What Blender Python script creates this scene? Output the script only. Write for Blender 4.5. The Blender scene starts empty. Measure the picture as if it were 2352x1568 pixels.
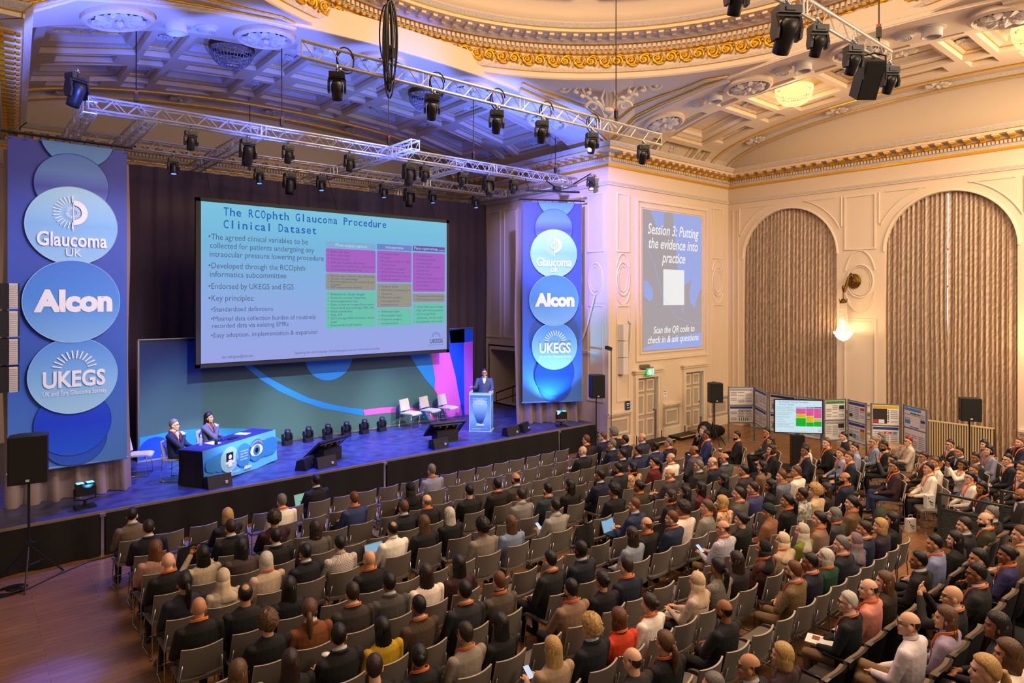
import bpy, math, random
import numpy as np
from mathutils import Vector, Matrix
random.seed(7); np.random.seed(7)
PI=math.pi
SC=bpy.context.scene; COL=SC.collection
# ---------------------------------------------------------------- camera, world, exposure
cam=bpy.data.cameras.new('camera'); CAM=bpy.data.objects.new('camera',cam); COL.objects.link(CAM)
cam.sensor_width=36; cam.lens=1496.9/2352*36; cam.shift_y=-(784-685)/2352
CAM.location=(0,0,4.65); CAM.rotation_euler=(PI/2,0,-math.atan2(.643,.766)); cam.clip_start=.05
SC.camera=CAM
SC.view_settings.view_transform='Standard'; SC.view_settings.look='None'; SC.view_settings.gamma=1
SC.view_settings.exposure=0.0
try: SC.view_settings.use_curve_mapping=False
except Exception: pass
SC.cycles.max_bounces=5; SC.cycles.diffuse_bounces=3; SC.cycles.glossy_bounces=2; SC.cycles.transmission_bounces=3
SC.cycles.transparent_max_bounces=4; SC.cycles.caustics_reflective=False; SC.cycles.caustics_refractive=False
SC.cycles.sample_clamp_indirect=4
W=bpy.data.worlds.new('world'); SC.world=W; W.use_nodes=True
W.node_tree.nodes['Background'].inputs[0].default_value=(1,.74,.54,1); W.node_tree.nodes['Background'].inputs[1].default_value=.22
def lamp(kind,loc,power,col,name='lamp',aim=None,size=.3,angle=40,blend=.5):
    l=bpy.data.lights.new(name,kind); l.energy=power; l.color=col
    if kind=='SPOT': l.spot_size=math.radians(angle); l.spot_blend=blend; l.shadow_soft_size=size
    elif kind=='AREA': l.size=size
    else: l.shadow_soft_size=size
    o=bpy.data.objects.new(name,l); COL.objects.link(o); o.location=loc
    if aim is not None: o.rotation_euler=(Vector(aim)-Vector(loc)).to_track_quat('-Z','Y').to_euler()
    return o
WARM=(1,.60,.30); BLUE=(.06,.10,1.0); CYAN=(.1,.45,1.0); LAV=(.62,.60,1.0)
# hall lights: added fills (dome, rear, right arm) beside the chandeliers and wall lamps
lamp('AREA',(7.95,6.4,12.9),900,(1,.74,.50),'dome_fill',(7.95,6.4,0),5)  # added area fill for the audience under the dome, no fixture
lamp('AREA',(9,-3,9.5),900,(1,.74,.50),'rear_fill',(12,8,2),6)  # added area fill behind the camera, standing in for unseen hall chandeliers
for k in range(6):                       # added points, no fixtures, that wash the dome warm
    a=2*PI*k/6; lamp('POINT',(7.95+3.2*math.cos(a),6.4+3.2*math.sin(a),11.7),100,(1,.62,.30),'dome_wash_fill',size=.5)
for y,p in((9.2,95),(3.6,95)): lamp('POINT',(18.4,y,10.15),p,(1,.66,.34),'chandelier_light',size=.2)
for y in(9.1,4.0): lamp('POINT',(21.15,y,3.6),75,(1,.60,.28),'wall_lamp_light',size=.12)
lamp('AREA',(18.5,1.0,8.4),820,(1,.74,.48),'side_arm_fill',(17.5,9,2.2),4)  # area fill for the right arm, no fixture built
# stage lights, mostly at the trusses or on the stage; added fills last
for x,p in((3.6,1),(5.6,1.2),(7.5,1.2),(9.5,1.2),(11.6,1)): lamp('SPOT',(x,15.7,8.0),3900*p,BLUE,'stage_wash',(x,15.05,.8),.1,66,.8)
for x in(4.5,7.5,10.5): lamp('SPOT',(x,9.1,7.7),2900,(.80,.86,.90),'stage_key',(x+.5,16.8,1.4),.08,30,.6)
lamp('SPOT',(11.4,9.1,7.7),3800,(.95,.9,1),'lectern_key',(12.0,15.6,1.9),.06,10,.4)
lamp('SPOT',(4.24,9.1,7.6),3800,(.95,.9,1),'table_key',(4.3,15.6,1.7),.06,15,.4)
lamp('SPOT',(1.75,14.25,1.15),700,CYAN,'banner_uplight',(1.55,15.0,4.0),.06,95,.6)
lamp('SPOT',(13.6,14.05,1.15),700,CYAN,'banner_uplight',(13.75,14.7,4.0),.06,95,.6)
lamp('SPOT',(4.2,9.1,7.7),4200,LAV,'banner_key',(1.5,15,4.4),.06,46,.7)
lamp('SPOT',(9.7,9.1,7.7),2500,LAV,'banner_key',(13.9,14.6,4.4),.06,46,.7)
for x,tx,p in((2.0,1.8,1),(4.6,5.0,1),(7.6,8.2,1.2),(10.6,11.4,1.3),(12.6,14.0,1.0)): lamp('SPOT',(x,12.2,7.4),1300*p,(.08,.15,1.0),'vault_blue',(tx,15.4,10.6),.1,64,.4)
lamp('SPOT',(9.8,11.0,7.9),4500,(.25,.24,1.0),'pier_blue',(15.1,14.6,6.6),.1,50,.6)
lamp('SPOT',(2.6,5.2,7.5),16000,(.03,.06,1.0),'floor_reflection_spot',(.85,9.7,0),.1,7.5,1.0)  # added spot imitating the blue reflection on the polished floor
lamp('POINT',(9,20.9,7.0),14,(1,.75,.55),'backstage_fill',size=.3)  # faint warm fill behind the curtain, no fixture built
# ---------------------------------------------------------------- materials
def lin(h):
    if isinstance(h,str): h=[int(h[i:i+2],16)/255 for i in(0,2,4)]
    return tuple(c/12.92 if c<=.04045 else((c+.055)/1.055)**2.4 for c in h)
MATS={}
def mat(name,col,rough=.6,metal=0,emit=0,bump=0,bscale=40,vary=0,vscale=8,spec=.5,stretch=None,alpha=None):
    if name in MATS: return MATS[name]
    m=bpy.data.materials.new(name); m.use_nodes=True; N=m.node_tree.nodes; L=m.node_tree.links; b=N['Principled BSDF']
    c=lin(col)+(1,); b.inputs['Base Color'].default_value=c; b.inputs['Roughness'].default_value=rough; b.inputs['Metallic'].default_value=metal
    b.inputs['Specular IOR Level'].default_value=spec
    if emit: b.inputs['Emission Color'].default_value=c; b.inputs['Emission Strength'].default_value=emit
    if alpha is not None: b.inputs['Alpha'].default_value=alpha
    if bump or vary:
        tc=N.new('ShaderNodeTexCoord'); co=tc.outputs['Object']
        if stretch:
            mp=N.new('ShaderNodeMapping'); mp.inputs['Scale'].default_value=stretch; L.new(co,mp.inputs[0]); co=mp.outputs[0]
        if bump:
            n=N.new('ShaderNodeTexNoise'); n.inputs['Scale'].default_value=bscale; L.new(co,n.inputs['Vector'])
            bp=N.new('ShaderNodeBump'); bp.inputs['Strength'].default_value=bump; bp.inputs['Distance'].default_value=.02
            L.new(n.outputs[0],bp.inputs['Height']); L.new(bp.outputs[0],b.inputs['Normal'])
        if vary:
            n=N.new('ShaderNodeTexNoise'); n.inputs['Scale'].default_value=vscale; n.inputs['Detail'].default_value=4; L.new(co,n.inputs['Vector'])
            r=N.new('ShaderNodeMapRange'); r.inputs[1].default_value=.3; r.inputs[2].default_value=.7; r.inputs[3].default_value=1-vary; r.inputs[4].default_value=1+vary; L.new(n.outputs[0],r.inputs[0])
            mx=N.new('ShaderNodeMix'); mx.data_type='RGBA'; mx.blend_type='MULTIPLY'; mx.inputs[0].default_value=1; mx.inputs[6].default_value=c
            L.new(r.outputs[0],mx.inputs[7]); L.new(mx.outputs[2],b.inputs['Base Color'])
    MATS[name]=m; return m
def emis(name,col,s=1.0):
    if name in MATS: return MATS[name]
    m=bpy.data.materials.new(name); m.use_nodes=True; N=m.node_tree.nodes; b=N['Principled BSDF']
    b.inputs['Base Color'].default_value=(0,0,0,1); b.inputs['Specular IOR Level'].default_value=0; b.inputs['Roughness'].default_value=1
    b.inputs['Emission Color'].default_value=lin(col)+(1,); b.inputs['Emission Strength'].default_value=s
    MATS[name]=m; return m
def ramp_mat(name,axis,lo,hi,stops,emit=0,rough=.6):
    """colour runs along one object axis: a printed, projected or painted-in light gradient"""
    m=bpy.data.materials.new(name); m.use_nodes=True; N=m.node_tree.nodes; L=m.node_tree.links; b=N['Principled BSDF']
    tc=N.new('ShaderNodeTexCoord'); sp=N.new('ShaderNodeSeparateXYZ'); L.new(tc.outputs['Object'],sp.inputs[0])
    r=N.new('ShaderNodeMapRange'); r.inputs[1].default_value=lo; r.inputs[2].default_value=hi; L.new(sp.outputs[axis],r.inputs[0])
    cr=N.new('ShaderNodeValToRGB'); L.new(r.outputs[0],cr.inputs[0])
    e=cr.color_ramp.elements
    while len(e)<len(stops): e.new(.5)
    for q,(p,c) in zip(e,stops): q.position=p; q.color=lin(c)+(1,)
    if emit:
        b.inputs['Base Color'].default_value=(0,0,0,1); b.inputs['Specular IOR Level'].default_value=0
        L.new(cr.outputs[0],b.inputs['Emission Color']); b.inputs['Emission Strength'].default_value=emit
    else: L.new(cr.outputs[0],b.inputs['Base Color'])
    b.inputs['Roughness'].default_value=rough; MATS[name]=m; return m
def wave_floor(name,c1,c2,c3,px,py,rough,rot=0):
    m=bpy.data.materials.new(name); m.use_nodes=True; N=m.node_tree.nodes; L=m.node_tree.links; b=N['Principled BSDF']
    tc=N.new('ShaderNodeTexCoord'); mp=N.new('ShaderNodeMapping'); mp.inputs['Rotation'].default_value=(0,0,rot); L.new(tc.outputs['Object'],mp.inputs[0])
    br=N.new('ShaderNodeTexBrick'); L.new(mp.outputs[0],br.inputs[0])
    br.inputs['Color1'].default_value=lin(c1)+(1,); br.inputs['Color2'].default_value=lin(c2)+(1,); br.inputs['Mortar'].default_value=lin(c3)+(1,)
    br.inputs['Scale'].default_value=1; br.inputs['Mortar Size'].default_value=.002; br.inputs['Brick Width'].default_value=px; br.inputs['Row Height'].default_value=py
    n=N.new('ShaderNodeTexNoise'); n.inputs['Scale'].default_value=3; n.inputs['Detail'].default_value=6
    m2=N.new('ShaderNodeMapping'); m2.inputs['Scale'].default_value=(1,9,1); L.new(mp.outputs[0],m2.inputs[0]); L.new(m2.outputs[0],n.inputs['Vector'])
    r=N.new('ShaderNodeMapRange'); r.inputs[1].default_value=.3; r.inputs[2].default_value=.7; r.inputs[3].default_value=.84; r.inputs[4].default_value=1.14; L.new(n.outputs[0],r.inputs[0])
    mx=N.new('ShaderNodeMix'); mx.data_type='RGBA'; mx.blend_type='MULTIPLY'; mx.inputs[0].default_value=1; L.new(br.outputs[0],mx.inputs[6]); L.new(r.outputs[0],mx.inputs[7])
    L.new(mx.outputs[2],b.inputs['Base Color']); b.inputs['Roughness'].default_value=rough; MATS[name]=m; return m
# ---------------------------------------------------------------- mesh helpers
class MB:
    def __init__(s): s.v=[]; s.f=[]; s.m=[]
    def add(s,vs,fs,m=0):
        o=len(s.v); s.v+=[tuple(v) for v in vs]; s.f+=[tuple(i+o for i in f) for f in fs]; s.m+=[m]*len(fs); return s
    def box(s,c,d,m=0,M=None):
        x,y,z=d[0]/2,d[1]/2,d[2]/2
        vs=[Vector((a*x,b*y,e*z)) for a in(-1,1) for b in(-1,1) for e in(-1,1)]
        if M is not None: vs=[M@v for v in vs]
        vs=[v+Vector(c) for v in vs]
        return s.add(vs,[(0,1,3,2),(4,6,7,5),(0,4,5,1),(2,3,7,6),(0,2,6,4),(1,5,7,3)],m)
    def quad(s,a,b,c,d,m=0): return s.add([a,b,c,d],[(0,1,2,3)],m)
    def tube(s,P,R,n=6,m=0,closed=False,cap=True):
        P=[Vector(p) for p in P]; k=len(P)
        if not hasattr(R,'__len__'): R=[R]*k
        rings=[]; up=None
        for i,p in enumerate(P):
            t=(P[(i+1)%k]-P[i-1]) if closed else (P[min(i+1,k-1)]-P[max(i-1,0)])
            t=t.normalized() if t.length>1e-9 else Vector((0,0,1))
            if up is None: up=Vector((0,0,1)) if abs(t.z)<.9 else Vector((1,0,0))
            a=(up-t*up.dot(t)); a=a.normalized() if a.length>1e-6 else t.orthogonal().normalized(); up=a; b=t.cross(a)
            rings.append([p+(a*math.cos(2*PI*j/n)+b*math.sin(2*PI*j/n))*R[i] for j in range(n)])
        vs=[v for r in rings for v in r]; fs=[]
        for i in range(k if closed else k-1):
            i2=(i+1)%k
            for j in range(n): fs.append((i*n+j,i*n+(j+1)%n,i2*n+(j+1)%n,i2*n+j))
        if cap and not closed: fs+=[tuple(range(n-1,-1,-1)),tuple(range((k-1)*n,k*n))]
        return s.add(vs,fs,m)
    def cap(s,a,b,r0,r1=None,n=10,m=0):
        """capsule with round ends"""
        a=Vector(a); b=Vector(b); r1=r0 if r1 is None else r1; d=(b-a); L=d.length; d=d/L if L>1e-6 else Vector((0,0,1))
        P=[];R=[]
        for t in(-1,-.7,-.35): P.append(a+d*r0*t); R.append(max(r0*math.sqrt(1-t*t),.001))
        P.append(a);R.append(r0);P.append(b);R.append(r1)
        for t in(.35,.7,1): P.append(b+d*r1*t); R.append(max(r1*math.sqrt(1-t*t),.001))
        return s.tube(P,R,n,m)
    def ell(s,c,r,n=14,k=10,m=0,M=None):
        vs=[];fs=[]
        for i in range(k+1):
            th=PI*i/k
            for j in range(n):
                ph=2*PI*j/n; v=Vector((r[0]*math.sin(th)*math.cos(ph),r[1]*math.sin(th)*math.sin(ph),r[2]*math.cos(th)))
                if M is not None: v=M@v
                vs.append(v+Vector(c))
        for i in range(k):
            for j in range(n): fs.append((i*n+j,(i+1)*n+j,(i+1)*n+(j+1)%n,i*n+(j+1)%n))
        return s.add(vs,fs,m)
    def loft(s,rings,m=0,cap=True):
        n=len(rings[0]); vs=[v for r in rings for v in r]; fs=[]
        for i in range(len(rings)-1):
            for j in range(n): fs.append((i*n+j,i*n+(j+1)%n,(i+1)*n+(j+1)%n,(i+1)*n+j))
        if cap: fs+=[tuple(range(n-1,-1,-1)),tuple(range((len(rings)-1)*n,len(rings)*n))]
        return s.add(vs,fs,m)
    def eloft(s,secs,n=18,m=0,rip=0,kr=9,cap=True):
        """secs: (cx,cy,cz,rx,ry)"""
        return s.loft([[(cx+rx*math.cos(2*PI*j/n)*(1+rip*math.sin(kr*2*PI*j/n)),cy+ry*math.sin(2*PI*j/n)*(1+rip*math.sin(kr*2*PI*j/n)),cz) for j in range(n)] for cx,cy,cz,rx,ry in secs],m,cap)
    def grid(s,fn,nu,nv,m=0):
        vs=[fn(i/nu,j/nv) for i in range(nu+1) for j in range(nv+1)]
        return s.add(vs,[(i*(nv+1)+j,(i+1)*(nv+1)+j,(i+1)*(nv+1)+j+1,i*(nv+1)+j+1) for i in range(nu) for j in range(nv)],m)
    def lathe(s,prof,n=24,c=(0,0,0),m=0,a0=0,a1=2*PI,mf=None):
        full=abs(a1-a0-2*PI)<1e-6; K=n if full else n+1; vs=[]
        for i in range(K):
            a=a0+(a1-a0)*i/n
            for r,z in prof: vs.append((c[0]+r*math.cos(a),c[1]+r*math.sin(a),c[2]+z))
        p=len(prof)
        for q in range(p-1):
            fs=[(i*p+q,((i+1)%K)*p+q,((i+1)%K)*p+q+1,i*p+q+1) for i in range(n)]
            if q==0: s.add(vs,fs,mf[q] if mf else m)
            else:
                o=len(s.v)-len(vs); s.f+=[tuple(x+o for x in f) for f in fs]; s.m+=[mf[q] if mf else m]*len(fs)
        return s
    def poly(s,pts,m=0): return s.add(pts,[tuple(range(len(pts)))],m)
    def prism(s,pts,d,m=0):
        """polygon pts extruded by vector d"""
        n=len(pts); d=Vector(d); a=[Vector(p) for p in pts]; b=[p+d for p in a]
        return s.add(a+b,[tuple(range(n-1,-1,-1)),tuple(range(n,2*n))]+[(i,(i+1)%n,n+(i+1)%n,n+i) for i in range(n)],m)
    def disc(s,c,ax,ay,rx,ry=None,n=40,m=0):
        ry=rx if ry is None else ry; c=Vector(c); ax=Vector(ax); ay=Vector(ay)
        return s.poly([c+ax*rx*math.cos(2*PI*i/n)+ay*ry*math.sin(2*PI*i/n) for i in range(n)],m)
    def xf(s,M,i0=0):
        for i in range(i0,len(s.v)): s.v[i]=tuple(M@Vector(s.v[i]))
        return s
    def mesh(s,name,mats,smooth=False):
        me=bpy.data.meshes.new(name); me.from_pydata(s.v,[],s.f)
        for m in(mats if isinstance(mats,(list,tuple)) else [mats]): me.materials.append(m)
        me.polygons.foreach_set('material_index',s.m)
        if smooth: me.polygons.foreach_set('use_smooth',[True]*len(s.f))
        me.update(); return me
    def build(s,name,mats,parent=None,smooth=False,loc=None,rz=None):
        return ob(name,s.mesh(name,mats,smooth),parent,loc,rz)
def ob(name,me,parent=None,loc=None,rz=None):
    o=bpy.data.objects.new(name,me); COL.objects.link(o)
    if parent: o.parent=parent
    if loc is not None: o.location=loc
    if rz is not None: o.rotation_euler[2]=rz
    return o
def tag(o,label,cat,group=None,kind=None):
    o['label']=label; o['category']=cat
    if group: o['group']=group
    if kind: o['kind']=kind
    return o
def thing(name,label,cat,loc=(0,0,0),rz=0,group=None):
    return tag(ob(name,None,None,loc,rz),label,cat,group)
def struct(o): o['kind']='structure'; return o
def dup(root,loc=None,rz=None,label=None,group=None):
    r=root.copy(); COL.objects.link(r)
    if loc is not None: r.location=loc
    if rz is not None: r.rotation_euler[2]=rz
    if label: r['label']=label
    if group: r['group']=group
    for ch in root.children:
        c=ch.copy(); COL.objects.link(c); c.parent=r
        for g in ch.children:
            d=g.copy(); COL.objects.link(d); d.parent=c
    return r
def remesh(me,vox,it=3,fac=.5):
    """one continuous surface from overlapping volumes"""
    o=bpy.data.objects.new('tmp',me); COL.objects.link(o)
    r=o.modifiers.new('r','REMESH'); r.mode='VOXEL'; r.voxel_size=vox
    q=o.modifiers.new('s','SMOOTH'); q.iterations=it; q.factor=fac
    dg=bpy.context.evaluated_depsgraph_get(); n=bpy.data.meshes.new_from_object(o.evaluated_get(dg))
    bpy.data.objects.remove(o); n.polygons.foreach_set('use_smooth',[True]*len(n.polygons))
    return n
def text_mesh(body,bold=0,shear=0,align='LEFT',space=1.0):
    c=bpy.data.curves.new('t','FONT'); c.body=body; c.size=1; c.offset=bold; c.shear=shear; c.align_x=align; c.space_line=space; c.resolution_u=3
    o=bpy.data.objects.new('t',c); COL.objects.link(o); bpy.context.view_layer.update()
    me=bpy.data.meshes.new_from_object(o.evaluated_get(bpy.context.evaluated_depsgraph_get())); bpy.data.objects.remove(o)
    v=np.zeros(len(me.vertices)*3); me.vertices.foreach_get('co',v); v=v.reshape(-1,3); f=[tuple(p.vertices) for p in me.polygons]; bpy.data.meshes.remove(me)
    return v,f
def put_text(mb,body,x0,x1,zc,y,m=0,h=None,bold=0,shear=0):
    """text on an XZ plane facing -Y, from x0 to x1 (x1 None: keep proportion), baseline zc, cap height h"""
    v,f=text_mesh(body,bold,shear)
    if len(v)==0: return
    w=v[:,0].max()-v[:,0].min(); xm=v[:,0].min()
    sx=(x1-x0)/w if x1 is not None else None; sz=h/.69 if h else sx
    if sx is None: sx=sz
    mb.add([(x0+(p[0]-xm)*sx,y,zc+p[1]*sz) for p in v],f,m)
# ================================================================ THE HALL
CREAM=mat('cream_plaster','dcc9b2',.65,bump=.05,bscale=6); CREAM2=mat('cream_gloss_paint','e2d2bc',.45)
GREIGE=mat('greige_paint','b3a596',.5); ORN=mat('ornament_plaster','cfc5b8',.6,bump=.45,bscale=26,vary=.16,vscale=30)
GOLD=mat('gold_leaf','e6ac1e',.32,.5,bump=.4,bscale=25); BLACK=mat('black_metal','0c0c0e',.5); STEEL=mat('aluminium','c4c6ca',.3,.9)
DARKW=mat('dark_wood','2a1a12',.5)
X0,X1,XW,YF,YB,YN=.21,15.15,21.81,13.44,22.1,-1.2
ZS,ZC=9.3,10.68; HS,CS=7.47,7.72; BD_=.26
def wall(name,fn,a0,a1,z0,z1,holes,m,n=None):
    """wall in its own (a,z) plane with rectangular holes"""
    A=sorted({a0,a1,*[h[0] for h in holes],*[h[1] for h in holes]}); Z=sorted({z0,z1,*[h[2] for h in holes],*[h[3] for h in holes]}); b=MB()
    for i in range(len(A)-1):
        for j in range(len(Z)-1):
            ca,cz=(A[i]+A[i+1])/2,(Z[j]+Z[j+1])/2
            if any(h[0]<ca<h[1] and h[2]<cz<h[3] for h in holes): continue
            b.quad(fn(A[i],Z[j],0),fn(A[i+1],Z[j],0),fn(A[i+1],Z[j+1],0),fn(A[i],Z[j+1],0))
    return b
PIER=lambda a,z,d:(a,YF-d,z)
SIDE=lambda a,z,d:(X1-d,a,z)
WIN=lambda a,z,d:(XW-d,a,z)
BACK=lambda a,z,d:(a,YB-d,z)
LEFT=lambda a,z,d:(X0+.4*(a-YF)/(YB-YF)+d,a,z)
def bar(b,fn,a0,a1,z0,z1,d0,d1,m=0):
    vs=[fn(a,z,d) for a in(a0,a1) for z in(z0,z1) for d in(d0,d1)]
    b.add(vs,[(0,1,3,2),(4,6,7,5),(0,4,5,1),(2,3,7,6),(0,2,6,4),(1,5,7,3)],m)
def frame(b,fn,a0,a1,z0,z1,w=.05,d=.03,m=0):
    for q in((a0,a0+w,z0,z1),(a1-w,a1,z0,z1),(a0+w,a1-w,z0,z0+w),(a0+w,a1-w,z1-w,z1)):
        bar(b,fn,*q,-.005,d,m)
def curve(b,fn,pts,r=.025,m=0): b.tube([fn(a,z,.012) for a,z in pts],r,5,m)
def oval(b,fn,a,z,ra,rz,r=.025,m=0,n=28): b.tube([fn(a+ra*math.cos(2*PI*i/n),z+rz*math.sin(2*PI*i/n),.012) for i in range(n)],r,5,m,closed=True)
def arcpts(a,z,ra,rz,t0,t1,n=10): return [(a+ra*math.cos(math.radians(t0+(t1-t0)*i/n)),z+rz*math.sin(math.radians(t0+(t1-t0)*i/n))) for i in range(n+1)]
# floor
FL=wave_floor('oak_floor','80593a','8a6340','583c28',1.6,.12,.26)
b=MB(); b.quad((-6,-8,0),(XW+.4,-8,0),(XW+.4,YB+1,0),(-6,YB+1,0)); struct(b.build('floor',FL))
# walls
b=wall('w',PIER,X1,XW,0,ZS,[(16.51,17.54,0,2.1),(19.09,20.13,0,2.12)],0)
struct(b.build('wall_front_right',CREAM))
b=wall('w',lambda a,z,d:(a,YF-d,z),-4,X0,0,ZS,[],0); struct(b.build('wall_front_left',CREAM))
b=wall('w',SIDE,YF,YB,0,ZS,[(17.3,19.3,.79,2.75)],0)
b.box((16.6,18.3,1.7),(.05,3,3)); b.box((15.9,18.3,2.9),(1.5,2.2,.05)); b.box((15.9,19.4,1.7),(1.5,.05,2.6)); b.box((15.9,17.2,1.7),(1.5,.05,2.6)); b.box((15.9,18.3,.76),(1.5,2.2,.06))
struct(b.build('wall_stage_right',CREAM))
b=wall('w',LEFT,YF,YB,0,ZS,[],0); struct(b.build('wall_stage_left',CREAM))
b=wall('w',BACK,X0,X1,0,ZS,[],0)
def arcz(t): return ZS+(ZC-ZS)*math.sqrt(max(0,1-t*t))   # half-elliptical arch
N=32
for i in range(N):
    t0,t1=math.sin(-PI/2+PI*i/N),math.sin(-PI/2+PI*(i+1)/N); a,c=CS+HS*t0,CS+HS*t1
    b.quad(BACK(a,ZS,0),BACK(c,ZS,0),BACK(c,arcz(t1),0),BACK(a,arcz(t0),0))
struct(b.build('wall_back',CREAM))
# window wall with three arched openings
WC=(11.15,6.37,1.59); HW=1.66; SPR=6.1
b=MB(); edges=[YF]+[w+s*HW for w in WC for s in(1,-1)]+[YN]
for i in range(0,len(edges),2): b.quad(WIN(edges[i],0,0),WIN(edges[i+1],0,0),WIN(edges[i+1],ZS,0),WIN(edges[i],ZS,0))
for w in WC:
    pts=[(w-HW*math.cos(PI*i/24),SPR+HW*math.sin(PI*i/24)) for i in range(25)]
    for (a,z),(c,y) in zip(pts,pts[1:]):
        b.quad(WIN(a,z,0),WIN(c,y,0),WIN(c,ZS,0),WIN(a,ZS,0)); b.quad(WIN(a,z,0),WIN(c,y,0),WIN(c,y,-.5),WIN(a,z,-.5))
    for s in(1,-1): b.quad(WIN(w+s*HW,0,0),WIN(w+s*HW,SPR,0),WIN(w+s*HW,SPR,-.5),WIN(w+s*HW,0,-.5))
yc=6.4
for i in range(N):
    t0,t1=math.sin(-PI/2+PI*i/N),math.sin(-PI/2+PI*(i+1)/N); a,c=yc+7.04*t0,yc+7.04*t1
    b.quad(WIN(a,ZS,0),WIN(c,ZS,0),WIN(c,arcz(t1),0),WIN(a,arcz(t0),0))
struct(b.build('wall_right',CREAM))
DAY=emis('daylight_outside','e8f0ff',1.3); WFR=mat('window_frame_paint','e8e4da',.5)
for k,w in enumerate(WC):
    b=MB(); pts=[WIN(w-HW,0.6,-.46),WIN(w+HW,.6,-.46)]+[WIN(w+HW*math.cos(PI*i/20),SPR+HW*math.sin(PI*i/20),-.46) for i in range(21)]
    b.poly(pts); g=struct(b.build('window_%d'%(k+1),DAY))
    b=MB()
    for a in(-HW+.06,-.55,.55,HW-.06): b.box(WIN(w+a,3.5,-.42),(.05,.06,5.6))
    for z in(.7,2.2,3.6,5.0,6.1): b.box(WIN(w,z,-.42),(.05,2*HW,.06))
    b.build('window_frame',WFR,g)
# ---- mouldings on the walls
b=MB()
for a0,a1,c in((15.52,16.12,15.82),(20.76,21.44,21.1)):
    r=(a1-a0)/2
    frame(b,PIER,a0,a1,6.1,7.95); frame(b,PIER,a0,a1,1.42,4.45)
    oval(b,PIER,c,5.26,r,.52); oval(b,PIER,c,5.26,r*.72,.40,.015)
    curve(b,PIER,arcpts(c,5.35,r+.05,.7,25,155)); curve(b,PIER,arcpts(c,5.15,r+.05,.7,205,335))
frame(b,PIER,16.44,20.42,2.62,7.86,.09,.05); frame(b,PIER,16.66,20.2,2.85,7.62,.03,.03)
for a0,a1 in((13.62,14.32),(14.55,15.2)):
    c=(a0+a1)/2; frame(b,SIDE,a0,a1,6.1,7.95); frame(b,SIDE,a0,a1,1.42,4.45); oval(b,SIDE,c,5.26,.3,.5); oval(b,SIDE,c,5.26,.22,.39,.015)
frame(b,SIDE,16.2,17.4,3.2,7.9); frame(b,SIDE,17.7,18.5,3.2,7.9); frame(b,SIDE,18.7,20.0,3.2,7.9)
struct(b.build('trim_1',CREAM2))
b=MB()
for w0,w1 in((YF,12.81),(9.49,8.03),(4.71,3.25)):
    c=(w0+w1)/2; r=abs(w0-w1)/2-.25
    if r<.2: frame(b,WIN,c-.12,c+.12,.3,7.9,.035); continue
    frame(b,WIN,c-r,c+r,6.2,7.95,.05); frame(b,WIN,c-r,c+r,1.3,4.0,.05)
    oval(b,WIN,c,5.2,.40,.52,.03); oval(b,WIN,c,5.2,.34,.45,.015); curve(b,WIN,arcpts(c,5.2,r,.98,20,160)); curve(b,WIN,arcpts(c,5.2,r,.98,200,340))
for w in WC:
    for s in(1,-1):
        pts=[(w+s*1.62,7.95),(w+s*.55,7.95)]+[(w+s*1.95*math.sin(math.radians(t)),SPR+1.95*math.cos(math.radians(t))) for t in range(20,66,5)]+[(w+s*1.82,7.0),(w+s*1.82,7.95)]
        curve(b,WIN,pts,.022)
    b.tube([WIN(w-1.69*math.cos(PI*i/30),SPR+1.69*math.sin(PI*i/30),.01) for i in range(31)],.035,5)
struct(b.build('trim_2',CREAM2))
# dado rail, dado panels and skirting
b=MB(); g=MB()
def dado(a0,a1,fn):
    bar(b,fn,a0,a1,1.06,1.13,0,.10); bar(b,fn,a0,a1,1.0,1.06,0,.05); bar(b,fn,a0,a1,0,.30,0,.05); bar(b,fn,a0,a1,.30,.33,0,.035)
    bar(g,fn,a0,a1,.33,1.0,0,.008)
    n=max(1,round(abs(a1-a0)/1.1)); w=(a1-a0)/n
    for i in range(n): frame(b,fn,min(a0+w*i,a0+w*(i+1))+.12,max(a0+w*i,a0+w*(i+1))-.12,.42,.92,.06,.03)
for a0,a1 in((X1-.06,16.19),(17.86,18.77),(20.45,XW)): dado(a0,a1,PIER)
for a0,a1 in((YF,12.85),(9.45,8.05),(4.67,3.29)): dado(a0,a1,WIN)
struct(b.build('baseboard_right',CREAM2)); struct(g.build('trim_3',GREIGE))
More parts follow.
